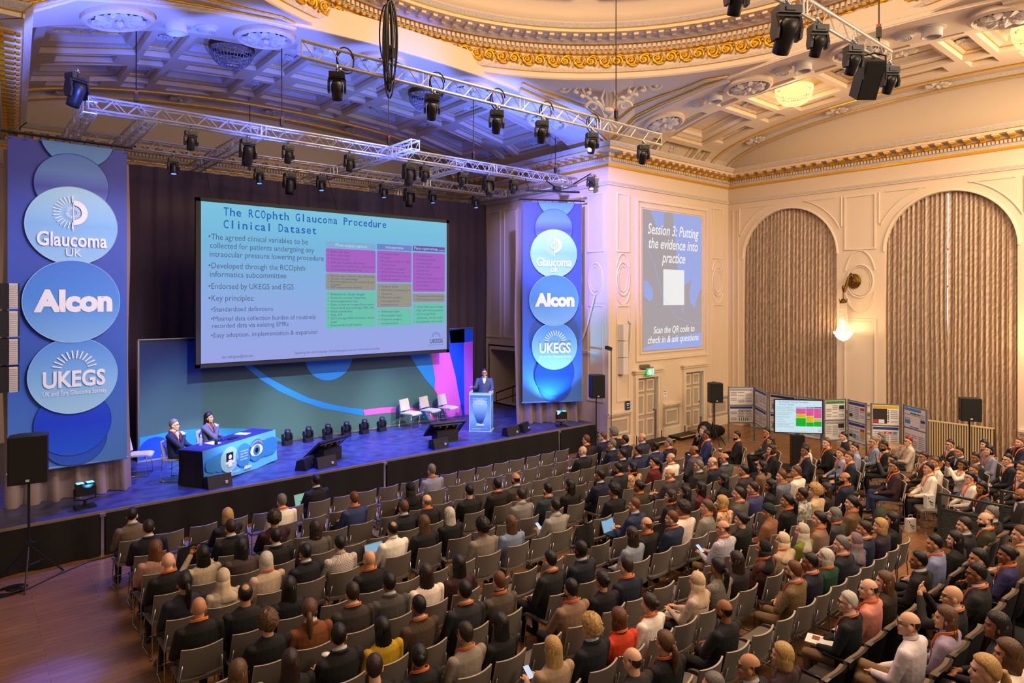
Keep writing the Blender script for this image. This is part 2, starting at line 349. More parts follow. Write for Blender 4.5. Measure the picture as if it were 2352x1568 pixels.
# doors
for k,(x0,x1) in enumerate(((16.51,17.54),(19.09,20.13))):
    b=MB(); b.box(((x0+x1)/2,YF+.12,1.05),(x1-x0,.05,2.1)); d=struct(b.build('door_%d'%(k+1),GREIGE))
    b=MB(); DP=lambda a,z,dd:(a,YF+.095-dd,z); c=(x0+x1)/2
    for a0,a1 in((x0+.08,c-.06),(c+.06,x1-.08)):
        for z0,z1 in((.14,.72),(.86,1.52),(1.62,2.0)): frame(b,DP,a0,a1,z0,z1,.05,.03)
    b.build('door_panels',CREAM2,d)
    b=MB(); W2=.16
    for s in(-1,1):
        a=x0-W2/2 if s<0 else x1+W2/2
        b.box((a,YF-.03,1.07),(W2,.08,2.14)); b.box((a,YF-.05,.14),(W2+.04,.1,.28)); b.box((a+s*.05,YF-.075,1.07),(.05,.05,2.14))
    b.box((c,YF-.033,2.16),(x1-x0+2*W2-.004,.09,.16)); b.box((c,YF-.06,2.27),(x1-x0+2*W2+.08,.14,.07)); b.box((c,YF-.08,2.33),(x1-x0+2*W2+.16,.2,.04))
    b.box((c,YF+.08,2.09),(x1-x0,.12,.04))
    b.build('door_frame',CREAM2,d)
    b=MB(); b.ell((x1-.1,YF+.05,.98),(.03,.03,.03)); b.tube([(x1-.1,YF+.1,.98),(x1-.1,YF+.05,.98)],.012)
    b.build('door_handle',mat('brass','8a6420',.3,.9),d)
    if k==0:
        b=MB(); b.box((x1-.07,YF+.085,1.25),(.07,.01,.42)); b.build('push_plate',mat('brass','8a6420'),d)
# ---- cornice, string course
prof=[(0,8.70,1),(.06,8.72,1),(.06,8.77,1),(.05,8.78,2),(.10,8.86,2),(.10,8.87,0),(.13,8.96,0),(.15,8.97,1),(.18,9.0,1),(.18,9.0,0),(.20,9.10,0),(.52,9.10,0),(.52,9.17,1),(.54,9.19,2),(.64,9.28,2),(.66,9.31,0),(0,9.33,0)]
path=[((-4,YF),(0,-1)),((X0,YF),None),((X0,YB),None),((X1,YB),None),((X1,YF),None),((XW,YF),None),((XW,YN),None)]
segs=[((-4,YF),(X0,YF),(0,-1)),((X0,YF),(X0+.4,YB),(.9989,-.0462)),((X0+.4,YB),(X1,YB),(0,-1)),((X1,YB),(X1,YF),(-1,0)),((X1,YF),(XW,YF),(0,-1)),((XW,YF),(XW,YN),(-1,0))]
joins=[0,1,-1,-1,1,-1,0]  # +1 outer corner, -1 inner corner
def sweep(b,prof,mod=None):
    for k,(p,q,n) in enumerate(segs):
        p=Vector(p+(0,));q=Vector(q+(0,));n=Vector(n+(0,));t=(q-p).normalized()
        e0=joins[k]; e1=joins[k+1]
        A=[p+n*d-t*d*e0 for d,_,_ in prof]; B=[q+n*d+t*d*e1 for d,_,_ in prof]
        for i in range(len(prof)-1):
            z0,z1=prof[i][1],prof[i+1][1]
            b.quad((A[i].x,A[i].y,z0),(B[i].x,B[i].y,z0),(B[i+1].x,B[i+1].y,z1),(A[i+1].x,A[i+1].y,z1),prof[i][2])
        if mod: mod(b,p,q,n,t)
def teeth(b,p,q,n,t):
    L=(q-p).length; R=Matrix(((t.x,n.x,0),(t.y,n.y,0),(0,0,1)))
    def bx(s,d,z,sz,m): c=p+t*s+n*d; b.box((c.x,c.y,z),sz,m,R)
    k=int(L/.095)
    for i in range(k): bx((i+.5)*L/k,.15,8.915,(.058,.07,.085),0)
    k=int(L/.34)
    for i in range(k):
        s=(i+.5)*L/k
        bx(s,.34,9.075,(.15,.32,.045),0); bx(s,.30,9.04,(.12,.22,.04),1); bx(s,.22,9.0,(.11,.10,.07),1); bx(s,.46,9.04,(.10,.06,.05),1)
        bx(s+L/k/2,.36,9.095,(.10,.16,.02),1)
b=MB(); sweep(b,prof,teeth); struct(b.build('trim_4',[CREAM,GOLD,ORN]))
b=MB(); sweep(b,[(0,8.14,0),(.05,8.15,0),(.05,8.17,2),(.09,8.24,2),(.09,8.26,0),(0,8.27,0)]); struct(b.build('trim_5',[CREAM,GOLD,ORN]))
# ---- rosette relief
def rosette(b,c,U,V,Nn,r,m=2,pet=9):
    """leaf rosette: two rings of curled leaves and a bud"""
    c=Vector(c);U=Vector(U).normalized();V=Vector(V).normalized();Nn=Vector(Nn).normalized()
    for R_,k0,hh in((r,0,.20),(r*.62,.5,.30)):
        for k in range(pet):
            a=2*PI*(k+k0)/pet; d=U*math.cos(a)+V*math.sin(a); t=V*math.cos(a)-U*math.sin(a); vs=[]
            for i in range(5):
                q=i/4; w=R_*.36*math.sin(PI*min(1,.18+q*.72))*(1.15 if i!=2 else .9); h=R_*hh*(math.sin(PI*q*.8)+.25*q)
                p=c+d*R_*(.12+.88*q)
                vs+=[p-t*w+Nn*h*.55,p+Nn*(h+.04*R_),p+t*w+Nn*h*.55]
            b.add(vs,[(i*3+j,i*3+j+1,i*3+j+4,i*3+j+3) for i in range(4) for j in range(2)],m)
    b.ell(c+Nn*r*.2,(r*.17,r*.17,r*.17),8,6,m)
# ---- coffered vaults
def vault(name,along,a0,half,cen,vb,wb,side):
    """along: 'x' or 'y' axis of the barrel; vb: list of (v0,v1,kind); arc runs across"""
    b=MB(); s=ZC-ZS; th=np.linspace(0,PI/2,400); al=np.concatenate([[0],np.cumsum(np.hypot(np.diff(half*np.sin(th)),np.diff(s*np.cos(th))))])
    def P(u,v,d=0):   # u metres along the arc from the crown, v along the barrel, d depth up
        t=np.interp(abs(u),al,th)*(1 if u>=0 else -1); n=Vector((math.sin(t)/half,math.cos(t)/s)).normalized(); x=cen+half*math.sin(t)+d*n.x; z=ZS+s*math.cos(t)+d*n.y
        return (v,x,z) if along=='x' else (x,v,z)
    ul=al[-1]
    # u bands: alternate wide and narrow, symmetric about the crown
    U=[]; 
    for k in wb: U.append((k-.95,k+.95,'W'))
    for k0,k1 in zip(wb,wb[1:]):
        m=(k0+k1)/2; U.append((m-.30,m+.30,'N'))
    U.append((wb[0]-1.72,wb[0]-1.12,'N')); U.append((wb[-1]+1.12,wb[-1]+1.72,'N')); U=sorted([q for q in U if q[0]>-ul and q[1]<ul])
    ub=[];p=-ul
    for q in U: ub.append((p,q[0],'R')); ub.append(q); p=q[1]
    ub.append((p,ul,'R'))
    def coffer(u0,u1,v0,v1,kind):
        ins=[(0,0),(.02,.13),(.11,.17),(.12,.20)] if kind!='WW' else [(0,0),(.02,.13),(.12,.17),(.22,.17),(.24,.29),(.33,.33),(.34,.36)]
        mm=[0,2,1] if kind!='WW' else [0,2,0,0,2,1]
        for (i0,d0),(i1,d1),m in zip(ins,ins[1:],mm):
            o=[(u0+i0,v0+i0),(u1-i0,v0+i0),(u1-i0,v1-i0),(u0+i0,v1-i0)]; n=[(u0+i1,v0+i1),(u1-i1,v0+i1),(u1-i1,v1-i1),(u0+i1,v1-i1)]
            for k in range(4):
                k2=(k+1)%4; b.quad(P(*o[k],d0),P(*o[k2],d0),P(*n[k2],d1),P(*n[k],d1),m)
        i,d=ins[-1]; b.quad(P(u0+i,v0+i,d),P(u1-i,v0+i,d),P(u1-i,v1-i,d),P(u0+i,v1-i,d))
        # gold bead at the foot of the inner moulding
        g=[P(u0+.03,v0+.03,.12),P(u1-.03,v0+.03,.12),P(u1-.03,v1-.03,.12),P(u0+.03,v1-.03,.12)]; b.tube(g,.013,4,1,closed=True)
        uc,vc=(u0+u1)/2,(v0+v1)/2
        up=(Vector(P(uc,vc,1))-Vector(P(uc,vc,0))); U_=(Vector(P(uc+.1,vc))-Vector(P(uc,vc))).normalized(); V_=Vector(P(uc,vc+1))-Vector(P(uc,vc))
        r=min(u1-u0,v1-v0)/2*.72
        if kind=='NN' or kind=='NW' or (kind=='WW' and (round(uc*10)+round(vc*7))%3==0): rosette(b,P(uc,vc,d),U_,V_,-up,min(r,.42),2,8)
    for v0,v1,kv in vb:
        for u0,u1,ku in ub:
            if kv in('N','W') and ku in('N','W'):
                if kv=='N' and ku=='W': # rectangle split with rosette in the middle
                    coffer(u0+.35,u1-.35,v0,v1,'NW')
                    for q0,q1 in((u0,u0+.35),(u1-.35,u1)): b.quad(P(q0,v0),P(q1,v0),P(q1,v1),P(q0,v1))
                else: coffer(u0,u1,v0,v1,ku+kv if ku=='W' and kv=='W' else 'NN')
            elif kv=='C':
                n=max(1,int((u1-u0)/.2))
                for i in range(n):
                    q0,q1=u0+(u1-u0)*i/n,u0+(u1-u0)*(i+1)/n
                    for (w0,d0),(w1,d1),m in zip(((v0,0),(v0+.08,.10),(v1-.08,.10)),((v0+.08,.10),(v1-.08,.10),(v1,0)),(2,0,2)):
                        b.quad(P(q0,w0,d0),P(q1,w0,d0),P(q1,w1,d1),P(q0,w1,d1),m)
            else:
                n=max(1,int((u1-u0)/.2))
                for i in range(n):
                    q0,q1=u0+(u1-u0)*i/n,u0+(u1-u0)*(i+1)/n; d=-.05 if kv=='M' else (-BD_ if kv=='B' else 0)
                    b.quad(P(q0,v0,d),P(q1,v0,d),P(q1,v1,d),P(q0,v1,d),2 if kv=='M' else 0)
        if kv=='B':
            for i in range(40):
                q0,q1=-ul+2*ul*i/40,-ul+2*ul*(i+1)/40; b.quad(P(q0,v1,-BD_),P(q1,v1,-BD_),P(q1,v1,0),P(q0,v1,0)); b.quad(P(q0,v0,-BD_),P(q1,v0,-BD_),P(q1,v0,.3),P(q0,v0,.3))
        if kv=='M':
            for w in(v0,v1): b.tube([P(-ul+2*ul*i/40,w,-.03) for i in range(41)],.025,5,1)
    # big leaf discs and air nozzles on the front band, discs on the far channel
    up=lambda u,v:(Vector(P(u,v,1))-Vector(P(u,v,0)))
    for v0,v1,kv in vb:
        if kv=='B':
            vc=(v0+v1)/2+.1
            for w in wb:
                c=Vector(P(w,vc,-BD_)); U_=(Vector(P(w+.1,vc,-BD_))-c).normalized(); V_=Vector(P(w,vc+1,-BD_))-c
                rg=[(.62,.0),(.62,-.10),(.54,-.14),(.48,-.05)]
                b.loft([[c+(U_*math.cos(2*PI*j/32)+V_*math.sin(2*PI*j/32))*q+up(w,vc)*h for j in range(32)] for q,h in rg],0)
                rosette(b,c-up(w,vc)*.05,U_,V_,-up(w,vc),.45,2,9)
        if kv=='C':
            vc=(v0+v1)/2
            for w in wb:
                c=Vector(P(w,vc)); U_=(Vector(P(w+.1,vc))-c).normalized(); V_=Vector(P(w,vc+1))-c; rosette(b,c+up(w,vc)*.05,U_,V_,-up(w,vc),.33,2,9)
    o=struct(b.build(name,[CREAM,GOLD,ORN])); return P,up
PR,UPR=vault('ceiling_right_arm','x',0,7.04,6.4,[(X1-.1,16.42,'B'),(16.42,16.55,'M'),(16.55,16.75,'R'),(16.75,17.3,'N'),(17.3,17.48,'R'),(17.48,19.3,'W'),(19.3,19.48,'R'),(19.48,20.05,'N'),(20.05,20.5,'R'),(20.5,20.6,'M'),(20.6,20.78,'R'),(20.78,21.5,'C'),(21.5,21.68,'M'),(21.68,XW+.02,'R')],[-5.6,-2.8,0,2.8,5.6],1)
PS,UPS=vault('ceiling_stage','y',0,HS,CS,[(YF-.1,14.75,'B'),(14.75,14.9,'M'),(14.9,15.05,'R'),(15.05,15.5,'N'),(15.5,15.68,'R'),(15.68,17.45,'W'),(17.45,17.65,'R'),(17.65,18.2,'N'),(18.2,18.38,'R'),(18.38,19.85,'W'),(19.85,20.0,'R'),(20.0,20.4,'N'),(20.4,20.6,'R'),(20.6,20.72,'M'),(20.72,20.9,'R'),(20.9,21.6,'C'),(21.6,21.75,'M'),(21.75,YB+.02,'R')],[-5.6,-2.8,0,2.8,5.6],1)
# air nozzles on the bands: countable fittings
NOZ=mat('nozzle_paint','cfc6bc',.5)
def nozzle(P,up,u,v,kind,label):
    o=thing('ceiling_air_nozzle' if kind else 'ceiling_downlight',label,'vent' if kind else 'light',P(u,v,-BD_),0,'ceiling fittings on the arch bands')
    n=(-up(u,v)).to_track_quat('Z','Y').to_matrix().to_4x4(); o.rotation_euler=n.to_euler()
    b=MB()
    if kind:
        for r in(.17,.125,.08,.04): b.lathe([(r,0),(r,.10),(r-.018,.10),(r-.018,0)],20)
        b.build('concentric_rings',NOZ,o,True); b=MB(); b.lathe([(.24,-.01),(.24,.02),(.17,.05)],24); b.build('collar',NOZ,o)
    else:
        b.lathe([(.20,0),(.20,.20),(.17,.20),(.17,.05),(.001,.05)],24); b.build('drum',NOZ,o,True)
        b=MB(); b.lathe([(.26,-.01),(.26,.02),(.20,.03)],24); b.build('collar',NOZ,o)
pl=('near the dark left pier','over the left truss end','over the middle of the stage','by the pier with the projected session panel')
for i,u in enumerate((-4.3,-1.6,1.2,4.0)):
    nozzle(PS,UPS,u-.25,14.3,0,'white drum light on the stage arch band, %s'%pl[i]); nozzle(PS,UPS,u+.35,14.3,1,'ringed air nozzle on the stage arch band, %s'%pl[i])
pl=('behind the hanging loudspeaker','above the lit chandelier coffer','at the corner by the session panel')
for i,u in enumerate((-1.4,1.4,3.9)):
    nozzle(PR,UPR,u-.15,15.72,0,'white drum light on the right arch band, %s'%pl[i]); nozzle(PR,UPR,u+.4,15.72,1,'ringed air nozzle on the right arch band, %s'%pl[i])
# arch faces, pendentives
b=MB(); DC=(7.95,6.4); DR=7.3; ZR=10.45
def facez(x,c,half): t=max(-1,min(1,(x-c)/half)); return arcz(t)
def corner(sx,sy):
    n=20; vs=[]
    for i in range(n+1):
        a=PI/2*i/n; rp=Vector((DC[0]+sx*DR*math.cos(a),DC[1]+sy*DR*math.sin(a),ZR))
        q=max(math.cos(a),math.sin(a)); ex=CS+sx*HS*math.cos(a)/q; ey=DC[1]+sy*7.04*math.sin(a)/q
        z=max(arcz(min(1,abs((ex-CS)/HS))),arcz(min(1,abs((ey-DC[1])/7.04))))-BD_; ep=Vector((ex,ey,z))
        for j in range(7): t=j/6; p=rp.lerp(ep,t); p.z+=.18*math.sin(PI*t)*(rp-ep).length/3; vs.append(p)
    b.add(vs,[(i*7+j,(i+1)*7+j,(i+1)*7+j+1,i*7+j+1) for i in range(n) for j in range(6)])
    for half in(range(1,n//2+1),range(n//2,n)):
        for tt,r,m in((.94,.05,0),(.87,.04,2),(.82,.022,1),(.66,.035,2),(.62,.018,1)):
            pts=[]
            for i in half:
                p=Vector(vs[i*7]);e=Vector(vs[i*7+6]);L=(p-e).length
                if L<.35: continue
                t=1-(1-tt)*max(1,1.1/L) if L>.6 else 1-(1-tt)
                if t<.15: continue
                q=p.lerp(e,t); q.z+=.18*math.sin(PI*t)*L/3-.03; pts.append(q)
            if len(pts)>2: b.tube(pts,r,6,m)
for sx in(1,-1):
    for sy in(1,-1): corner(sx,sy)
# archivolt mouldings
for c,half,fn in((CS,HS,lambda a,z:(a,YF-.06,z)),(6.4,7.04,lambda a,z:(X1-.06,a,z))):
    for off,r,m in((-.02,.05,0),(-.12,.045,2),(-.2,.022,1)):
        b.tube([fn(c+(half+off)*math.sin(-PI/2+PI*i/60),ZS-BD_+(ZC-ZS-off)*math.cos(-PI/2+PI*i/60)+.02) for i in range(61)],r,6,m)
struct(b.build('ceiling_pendentives',[CREAM,GOLD,ORN]))
# lyre and leaf relief on the pendentive over the session wall
b=MB()
C0=Vector((13.65,12.1,10.10)); rt=Vector((.707,-.707,0)); nn=Vector((-.6,-.6,-.53)); upv=Vector((-.42,-.42,.8))
def rel(x,y,d=.06): return C0+rt*x*1.25+upv*y*1.2+nn*d*1.3
for s in(-1,1):
    b.tube([rel(s*(.05+.55*t),-.35+.75*t+.1*math.sin(6*t)) for t in np.linspace(0,1,10)],[.07-.03*t for t in np.linspace(0,1,10)],6,2)
    for cx,cy,r0,tn in((.55,.25,.22,2.0),(.95,.42,.18,-2.0),(.35,-.1,.15,1.7),(1.3,.5,.14,1.8)):
        b.tube([rel(s*(cx+r0*(1-t*.8)*math.cos(tn*PI*t)),cy+r0*(1-t*.8)*math.sin(tn*PI*t),.08) for t in np.linspace(0,1,18)],[.05-.03*t for t in np.linspace(0,1,18)],5,2)
    for k in range(9): b.ell(rel(s*(.3+.14*k),.1+.06*k+.08*math.sin(k*2),.08),(.09,.07,.06),8,5,2)
    b.tube([rel(s*.10,-.1),rel(s*.16,.1),rel(s*.10,.3),rel(s*.17,.42)],[.03,.04,.03,.02],6,2)
for k in range(5): b.tube([rel(-.06+.03*k,-.1),rel(-.06+.03*k,.3)],.008,4,2)
b.ell(rel(0,-.2),(.16,.16,.10),12,8,2); b.tube([rel(-.15,.3),rel(.15,.3)],.02,5,2); b.ell(rel(0,.5),(.2,.2,.12),12,8,2)
for k in range(7): b.tube([rel(0,-.42),rel(.26*math.sin(-1.2+.4*k),-.42-.30*math.cos(-1.2+.4*k))],[.05,.03],6,2)
struct(b.build('trim_6',[CREAM,GOLD,ORN]))
# ---- dome: entablature ring and shell
prof=[(7.62,10.5),(7.34,10.45),(7.30,10.5),(7.30,10.62),(7.26,10.635),(7.23,10.70),(7.27,10.75),(7.27,11.08),(7.2,11.10),(7.16,11.16),(7.14,11.17),(7.14,11.28),(7.06,11.30),(7.02,11.33),(6.98,11.34),(6.94,11.40),(6.62,11.42),(6.58,11.43),(6.58,11.50),(6.54,11.52),(6.46,11.60),(6.44,11.63),(6.9,11.66)]
mf=[0,0,0,1,2,0,0,1,0,0,0,1,2,0,0,0,1,0,1,2,0,0]
b=MB(); b.lathe(prof,120,(*DC,0),mf=mf)
n=360
for i in range(n): a=2*PI*i/n; b.box((DC[0]+7.11*math.cos(a),DC[1]+7.11*math.sin(a),11.225),(.07,.075,.09),0,Matrix.Rotation(a,3,'Z'))
n=136
for i in range(n):
    a=2*PI*i/n; R=Matrix.Rotation(a,3,'Z')
    b.box((DC[0]+6.80*math.cos(a),DC[1]+6.80*math.sin(a),11.385),(.30,.12,.055),0,R); b.box((DC[0]+6.90*math.cos(a),DC[1]+6.90*math.sin(a),11.35),(.12,.10,.05),0,R)
    a2=a+PI/n; b.ell((DC[0]+6.78*math.cos(a2),DC[1]+6.78*math.sin(a2),11.405),(.07,.07,.025),8,4,2)
n=270
for i in range(n): a=2*PI*i/n; b.ell((DC[0]+7.15*math.cos(a),DC[1]+7.15*math.sin(a),11.125),(.04,.04,.04),8,6,1)
struct(b.build('trim_7',[CREAM,GOLD,ORN],smooth=False))
b=MB(); n=132
for i in range(n):
    a0=2*PI*i/n; w=2*PI/n*7.22; s=1 if i%2 else -1
    def Q(x,z,d=.03): a=a0+x/7.22; r=7.26-d; return (DC[0]+r*math.cos(a),DC[1]+r*math.sin(a),10.915+z)
    T=np.linspace(0,1,13)
    b.tube([Q((.15*(1-.82*t))*math.cos(s*(2.2+4.4*PI*t*.75))*1.05,s*.15*(1-.82*t)*math.sin(2.2+4.4*PI*t*.75),.035+.02*t) for t in T],[.037-.017*t for t in T],5,0)
    for k in range(5): q=2*PI*k/5; b.ell(Q(.035*math.cos(q),.035*math.sin(q),.05),(.03,.03,.03),6,4,0)
    b.tube([Q(-w/2,-s*.12),Q(-w/4,-s*.15),Q(0,-s*.14),Q(w/4,-s*.02),Q(w/2,s*.12)],[.02,.036,.034,.036,.02],5,0)
    for k in range(7): b.ell(Q(-w/2+w*k/7,-s*(.06+.07*math.sin(k*1.3)),.035),(.027,.027,.036),6,4,0)
struct(b.build('trim_8',GOLD,smooth=True))
b=MB(); prof=[(6.9,11.60)]+[(6.46*math.cos(t),11.62+1.7*math.sin(t)) for t in np.linspace(0,PI/2-.02,14)]; b.lathe(prof,84,(*DC,0))
for i in range(14):   # panels with a gilt edge
    a0=2*PI*(i+.12)/14; a1=2*PI*(i+.88)/14
    def D(a,t,o=0): return (DC[0]+(6.46-o)*math.cos(t)*math.cos(a),DC[1]+(6.46-o)*math.cos(t)*math.sin(a),11.62+(1.7-o)*math.sin(t))
    ed=[D(a0+(a1-a0)*k/8,.30,.03) for k in range(9)]+[D(a1,.30+.4*k/4,.03) for k in range(1,5)]+[D(a1+(a0-a1)*k/8,.70,.03) for k in range(1,9)]+[D(a0,.70-.4*k/4,.03) for k in range(1,4)]
    b.tube(ed,.05,6,2,closed=True); b.tube([(p[0],p[1],p[2]-.05) for p in ed],.02,5,1,closed=True)
struct(b.build('ceiling_dome',[CREAM,GOLD,ORN],smooth=True))
# ================================================================ THE STAGE
SZ=.79
STG=mat('stage_vinyl','3c3e58',.36,bump=.15,bscale=5,vary=.5,vscale=4)
b=MB(); b.box((7.58,17.95,SZ/2),(14.76,8.2,SZ)); st=struct(b.build('stage_floor',STG))
b=MB(); b.box((7.58,13.84,SZ-.02),(14.76,.03,.05)); b.build('edge_strip',mat('stage_edge','9c8c78',.4,.5),st)
SKIRT=mat('black_drape','0b0a0b',.9,bump=.3,bscale=8)
for (x0,x1),lab in zip(((.2,1.86),(1.96,7.6),(7.69,13.36),(13.45,14.94)),('leftmost black skirt on the stage front, behind the speaker stand','long black stage skirt behind the left end of the seat rows','long black stage skirt behind the empty front row chairs','short black stage skirt at the right end below the banner')):
    b=MB(); n=int((x1-x0)*14)
    b.grid(lambda u,v:(x0+(x1-x0)*u,13.80-.02*math.sin(u*(x1-x0)*9)-.03*v*abs(math.sin(u*(x1-x0)*4.1+1)),(SZ-.05-.012*abs(math.sin(u*(x1-x0)*5)))*(1-v)+.01),n,5)
    tag(b.build('stage_skirt',SKIRT,smooth=True),lab,'curtain','black stage skirts')
for x,lab in((1.91,'left pale stage leg in the first gap of the skirts'),(7.645,'pale stage leg in the middle gap of the skirts'),(13.405,'pale stage leg in the right gap of the skirts')):
    b=MB(); b.box((x,13.84,.37),(.05,.05,.74)); b.box((x,13.8,.73),(.09,.05,.05)); tag(b.build('stage_upright',STEEL),lab,'support','stage legs in the skirt gaps')
# curtains
def pleat(name,x0,x1,y,z0,z1,m,per,amp,label,flare=0,nv=14,rz=0,loc=None,parent=None):
    b=MB(); L=x1-x0; n=int(L/per*7); rng=random.Random(int(x0*100)); ph=[rng.uniform(-1,1) for _ in range(60)]
    def f(u,v):
        s=u*L/per; w=math.sin(2*PI*s+ph[int(s)%60]*.8)+.35*math.sin(4.6*PI*s+ph[(int(s)+7)%60])
        k=1+flare*(max(0,v-.82)/.18)**1.5
        return (x0+L*u+.02*math.sin(9*v+s),y-amp*w*(.55+.45*v)*k-(k-1)*.10,z1+(z0-z1)*v)
    b.grid(f,n,nv); return b.build(name,m,parent,True,loc,rz)
CUR=mat('stage_curtain_cloth','544654',.85,bump=.2,bscale=10)
tag(pleat('stage_curtain',2.6,15.05,19.4,SZ+.01,8.15,CUR,.42,.07,''),'tall grey-brown pleated curtain behind the projection screen','curtain')
DRP=mat('grey_drape_cloth','8a7a74',.85,bump=.3,bscale=14)
tag(pleat('drape',-1.0,1.05,.32,SZ+.01,7.4,DRP,.36,.05,'',1.6,18,math.radians(2),(1.55,14.95,0)),'grey pleated drape hanging behind the left banner','curtain','grey drapes behind the banners')
tag(pleat('drape',-1.1,.85,.30,SZ+.01,7.4,DRP,.36,.05,'',1.4,18,math.radians(-27.6),(13.88,14.62,0)),'grey pleated drape hanging behind the right banner','curtain','grey drapes behind the banners')
# ---- banners
BAN=ramp_mat('banner_print',2,1.4,7.6,[(0,'4c86da'),(.25,'3568cc'),(.6,'3556c0'),(1,'3640ac')],rough=.55)
WHT=mat('white_print','eef6ff',.5); RIM=mat('disc_rim_print','a8d8f8',.5); RIMD=mat('disc_rim_dark','2452b0',.5)
def dmat(k,z,r,st): return ramp_mat('banner_disc_%d'%k,2,z-r,z+r,st,rough=.5)
def rays(b,cx,cz,y,r0,r1,a0,a1,n,w,m):
    for i in range(n):
        a=math.radians(a0+(a1-a0)*i/(n-1)); c,s=math.cos(a),math.sin(a)
        b.poly([(cx+c*r0-s*w*.8,y,cz+s*r0+c*w*.8),(cx+c*r0+s*w*.8,y,cz+s*r0-c*w*.8),(cx+c*r1+s*w,y,cz+s*r1-c*w),(cx+c*r1-s*w,y,cz+s*r1+c*w)],m)
def ringface(b,cx,cz,y,r0,r1,a0,a1,m,n=32):
    for i in range(n):
        p,q=math.radians(a0+(a1-a0)*i/n),math.radians(a0+(a1-a0)*(i+1)/n)
        b.poly([(cx+r0*math.cos(p),y,cz+r0*math.sin(p)),(cx+r1*math.cos(p),y,cz+r1*math.sin(p)),(cx+r1*math.cos(q),y,cz+r1*math.sin(q)),(cx+r0*math.cos(q),y,cz+r0*math.sin(q))],m)
def ukegs_logo(b,cx,cz,s,y,m,sub=True):
    rays(b,cx,cz+.02*s,y,.21*s,.36*s,12,168,12,.013*s,m); put_text(b,'UKEGS',cx-.5*s,cx+.5*s,cz-.30*s,y,m,.29*s,.03)
    if sub: put_text(b,'UK and Éire Glaucoma Society',cx-.5*s,cx+.52*s,cz-.46*s,y,m,.09*s)
def gluk_logo(b,cx,cz,s,y,m):
    rays(b,cx,cz,y,.20*s,.33*s,92,268,15,.009*s,m); rays(b,cx,cz,y,.07*s,.13*s,0,345,24,.006*s,m)
    ringface(b,cx,cz,y,.15*s,.25*s,-90,90,m); b.poly([(cx,y,cz-.37*s),(cx+.012*s,y,cz-.37*s),(cx+.012*s,y,cz+.36*s),(cx,y,cz+.36*s)],m)
def banner(loc,rz,label):
    o=thing('stage_banner',label,'banner',loc,rz,'tall blue sponsor banners')
    b=MB(); W_=.95
    b.grid(lambda u,v:(-W_+2*W_*u,.012+.012*math.sin(3+5*u)*math.sin(4*v),7.6-6.15*v),10,20)
    b.grid(lambda u,v:(-W_+2*W_*u,.05,7.6-6.15*v),2,2)
    D=[(6,.08,1.98,.52,[(0,'2c60d8'),(1,'1238b8')]),(5,.05,2.28,.62,[(0,'1a60f0'),(.5,'0a3ee0'),(1,'1c50d0')]),(0,.12,7.75,.6,[(0,'5a9ae0'),(1,'3050b8')]),(1,.03,6.80,.60,[(0,'5f9be6'),(.45,'3c4ab0'),(.7,'5a88dc'),(1,'4a7cd8')]),(2,.03,6.03,.74,[(0,'94ccf8'),(.5,'7cbcf6'),(1,'a8e0fa')]),(4,.05,3.18,.72,[(0,'a4dcfc'),(.5,'7cbcf6'),(1,'4a8ee8')]),(3,.03,4.59,.78,[(0,'82bcf4'),(.5,'4c94ec'),(1,'3a78dc')])]
    mats=[BAN,WHT,RIM,RIMD]
    for k,(id_,cx,cz,r,stops) in enumerate(D):
        mats.append(MATS.get('banner_disc_%d'%id_) or dmat(id_,cz,r,stops)); y=-.012-.009*k
        P=[(cx+r*math.cos(2*PI*i/64),cz+r*math.sin(2*PI*i/64)) for i in range(64)]; P=[(max(-W_,min(W_,x)),max(1.47,min(7.6,z))) for x,z in P]
        b.poly([(x,y,z) for x,z in P],4+k)
        b.tube([(x,y,z) for x,z in P],.006,4,2 if id_ in(2,4,3) else 3,closed=True)
    y=-.078
    gluk_logo(b,.03,6.28,.95,y,1); put_text(b,'Glaucoma',-.53,.59,5.64,y,1,.255,.02); put_text(b,'UK',-.08,.17,5.45,y,1,.15)
    put_text(b,'Alcon',-.58,.68,4.42,y,1,.37,.055)
    ukegs_logo(b,.06,3.28,1.0,y,1)
    b.build('printed_fabric',mats,o)
    b=MB(); b.tube([(-W_-.02,.03,1.46),(W_+.02,.03,1.46)],.025,8); b.build('bottom_bar',mat('banner_hem','6c9ce8',.6),o)
    b=MB()
    for i in range(9): x=-W_+.03+(2*W_-.06)*i/8; b.lathe([(.018,0),(.03,0)],10,(x,-.01,7.56)); b.tube([(x,.02,7.56),(x,.02,7.68)],.008,4)
    b.tube([(-W_-.1,.03,7.68),(W_+.1,.03,7.68)],.025,8); b.build('hanging_bar',BLACK,o)
    return o
banner((1.54,14.93,0),math.radians(2),'tall blue sponsor banner at the left end of the stage')
banner((13.88,14.59,0),math.radians(-27.6),'tall blue sponsor banner right of the lectern, beside the pier')
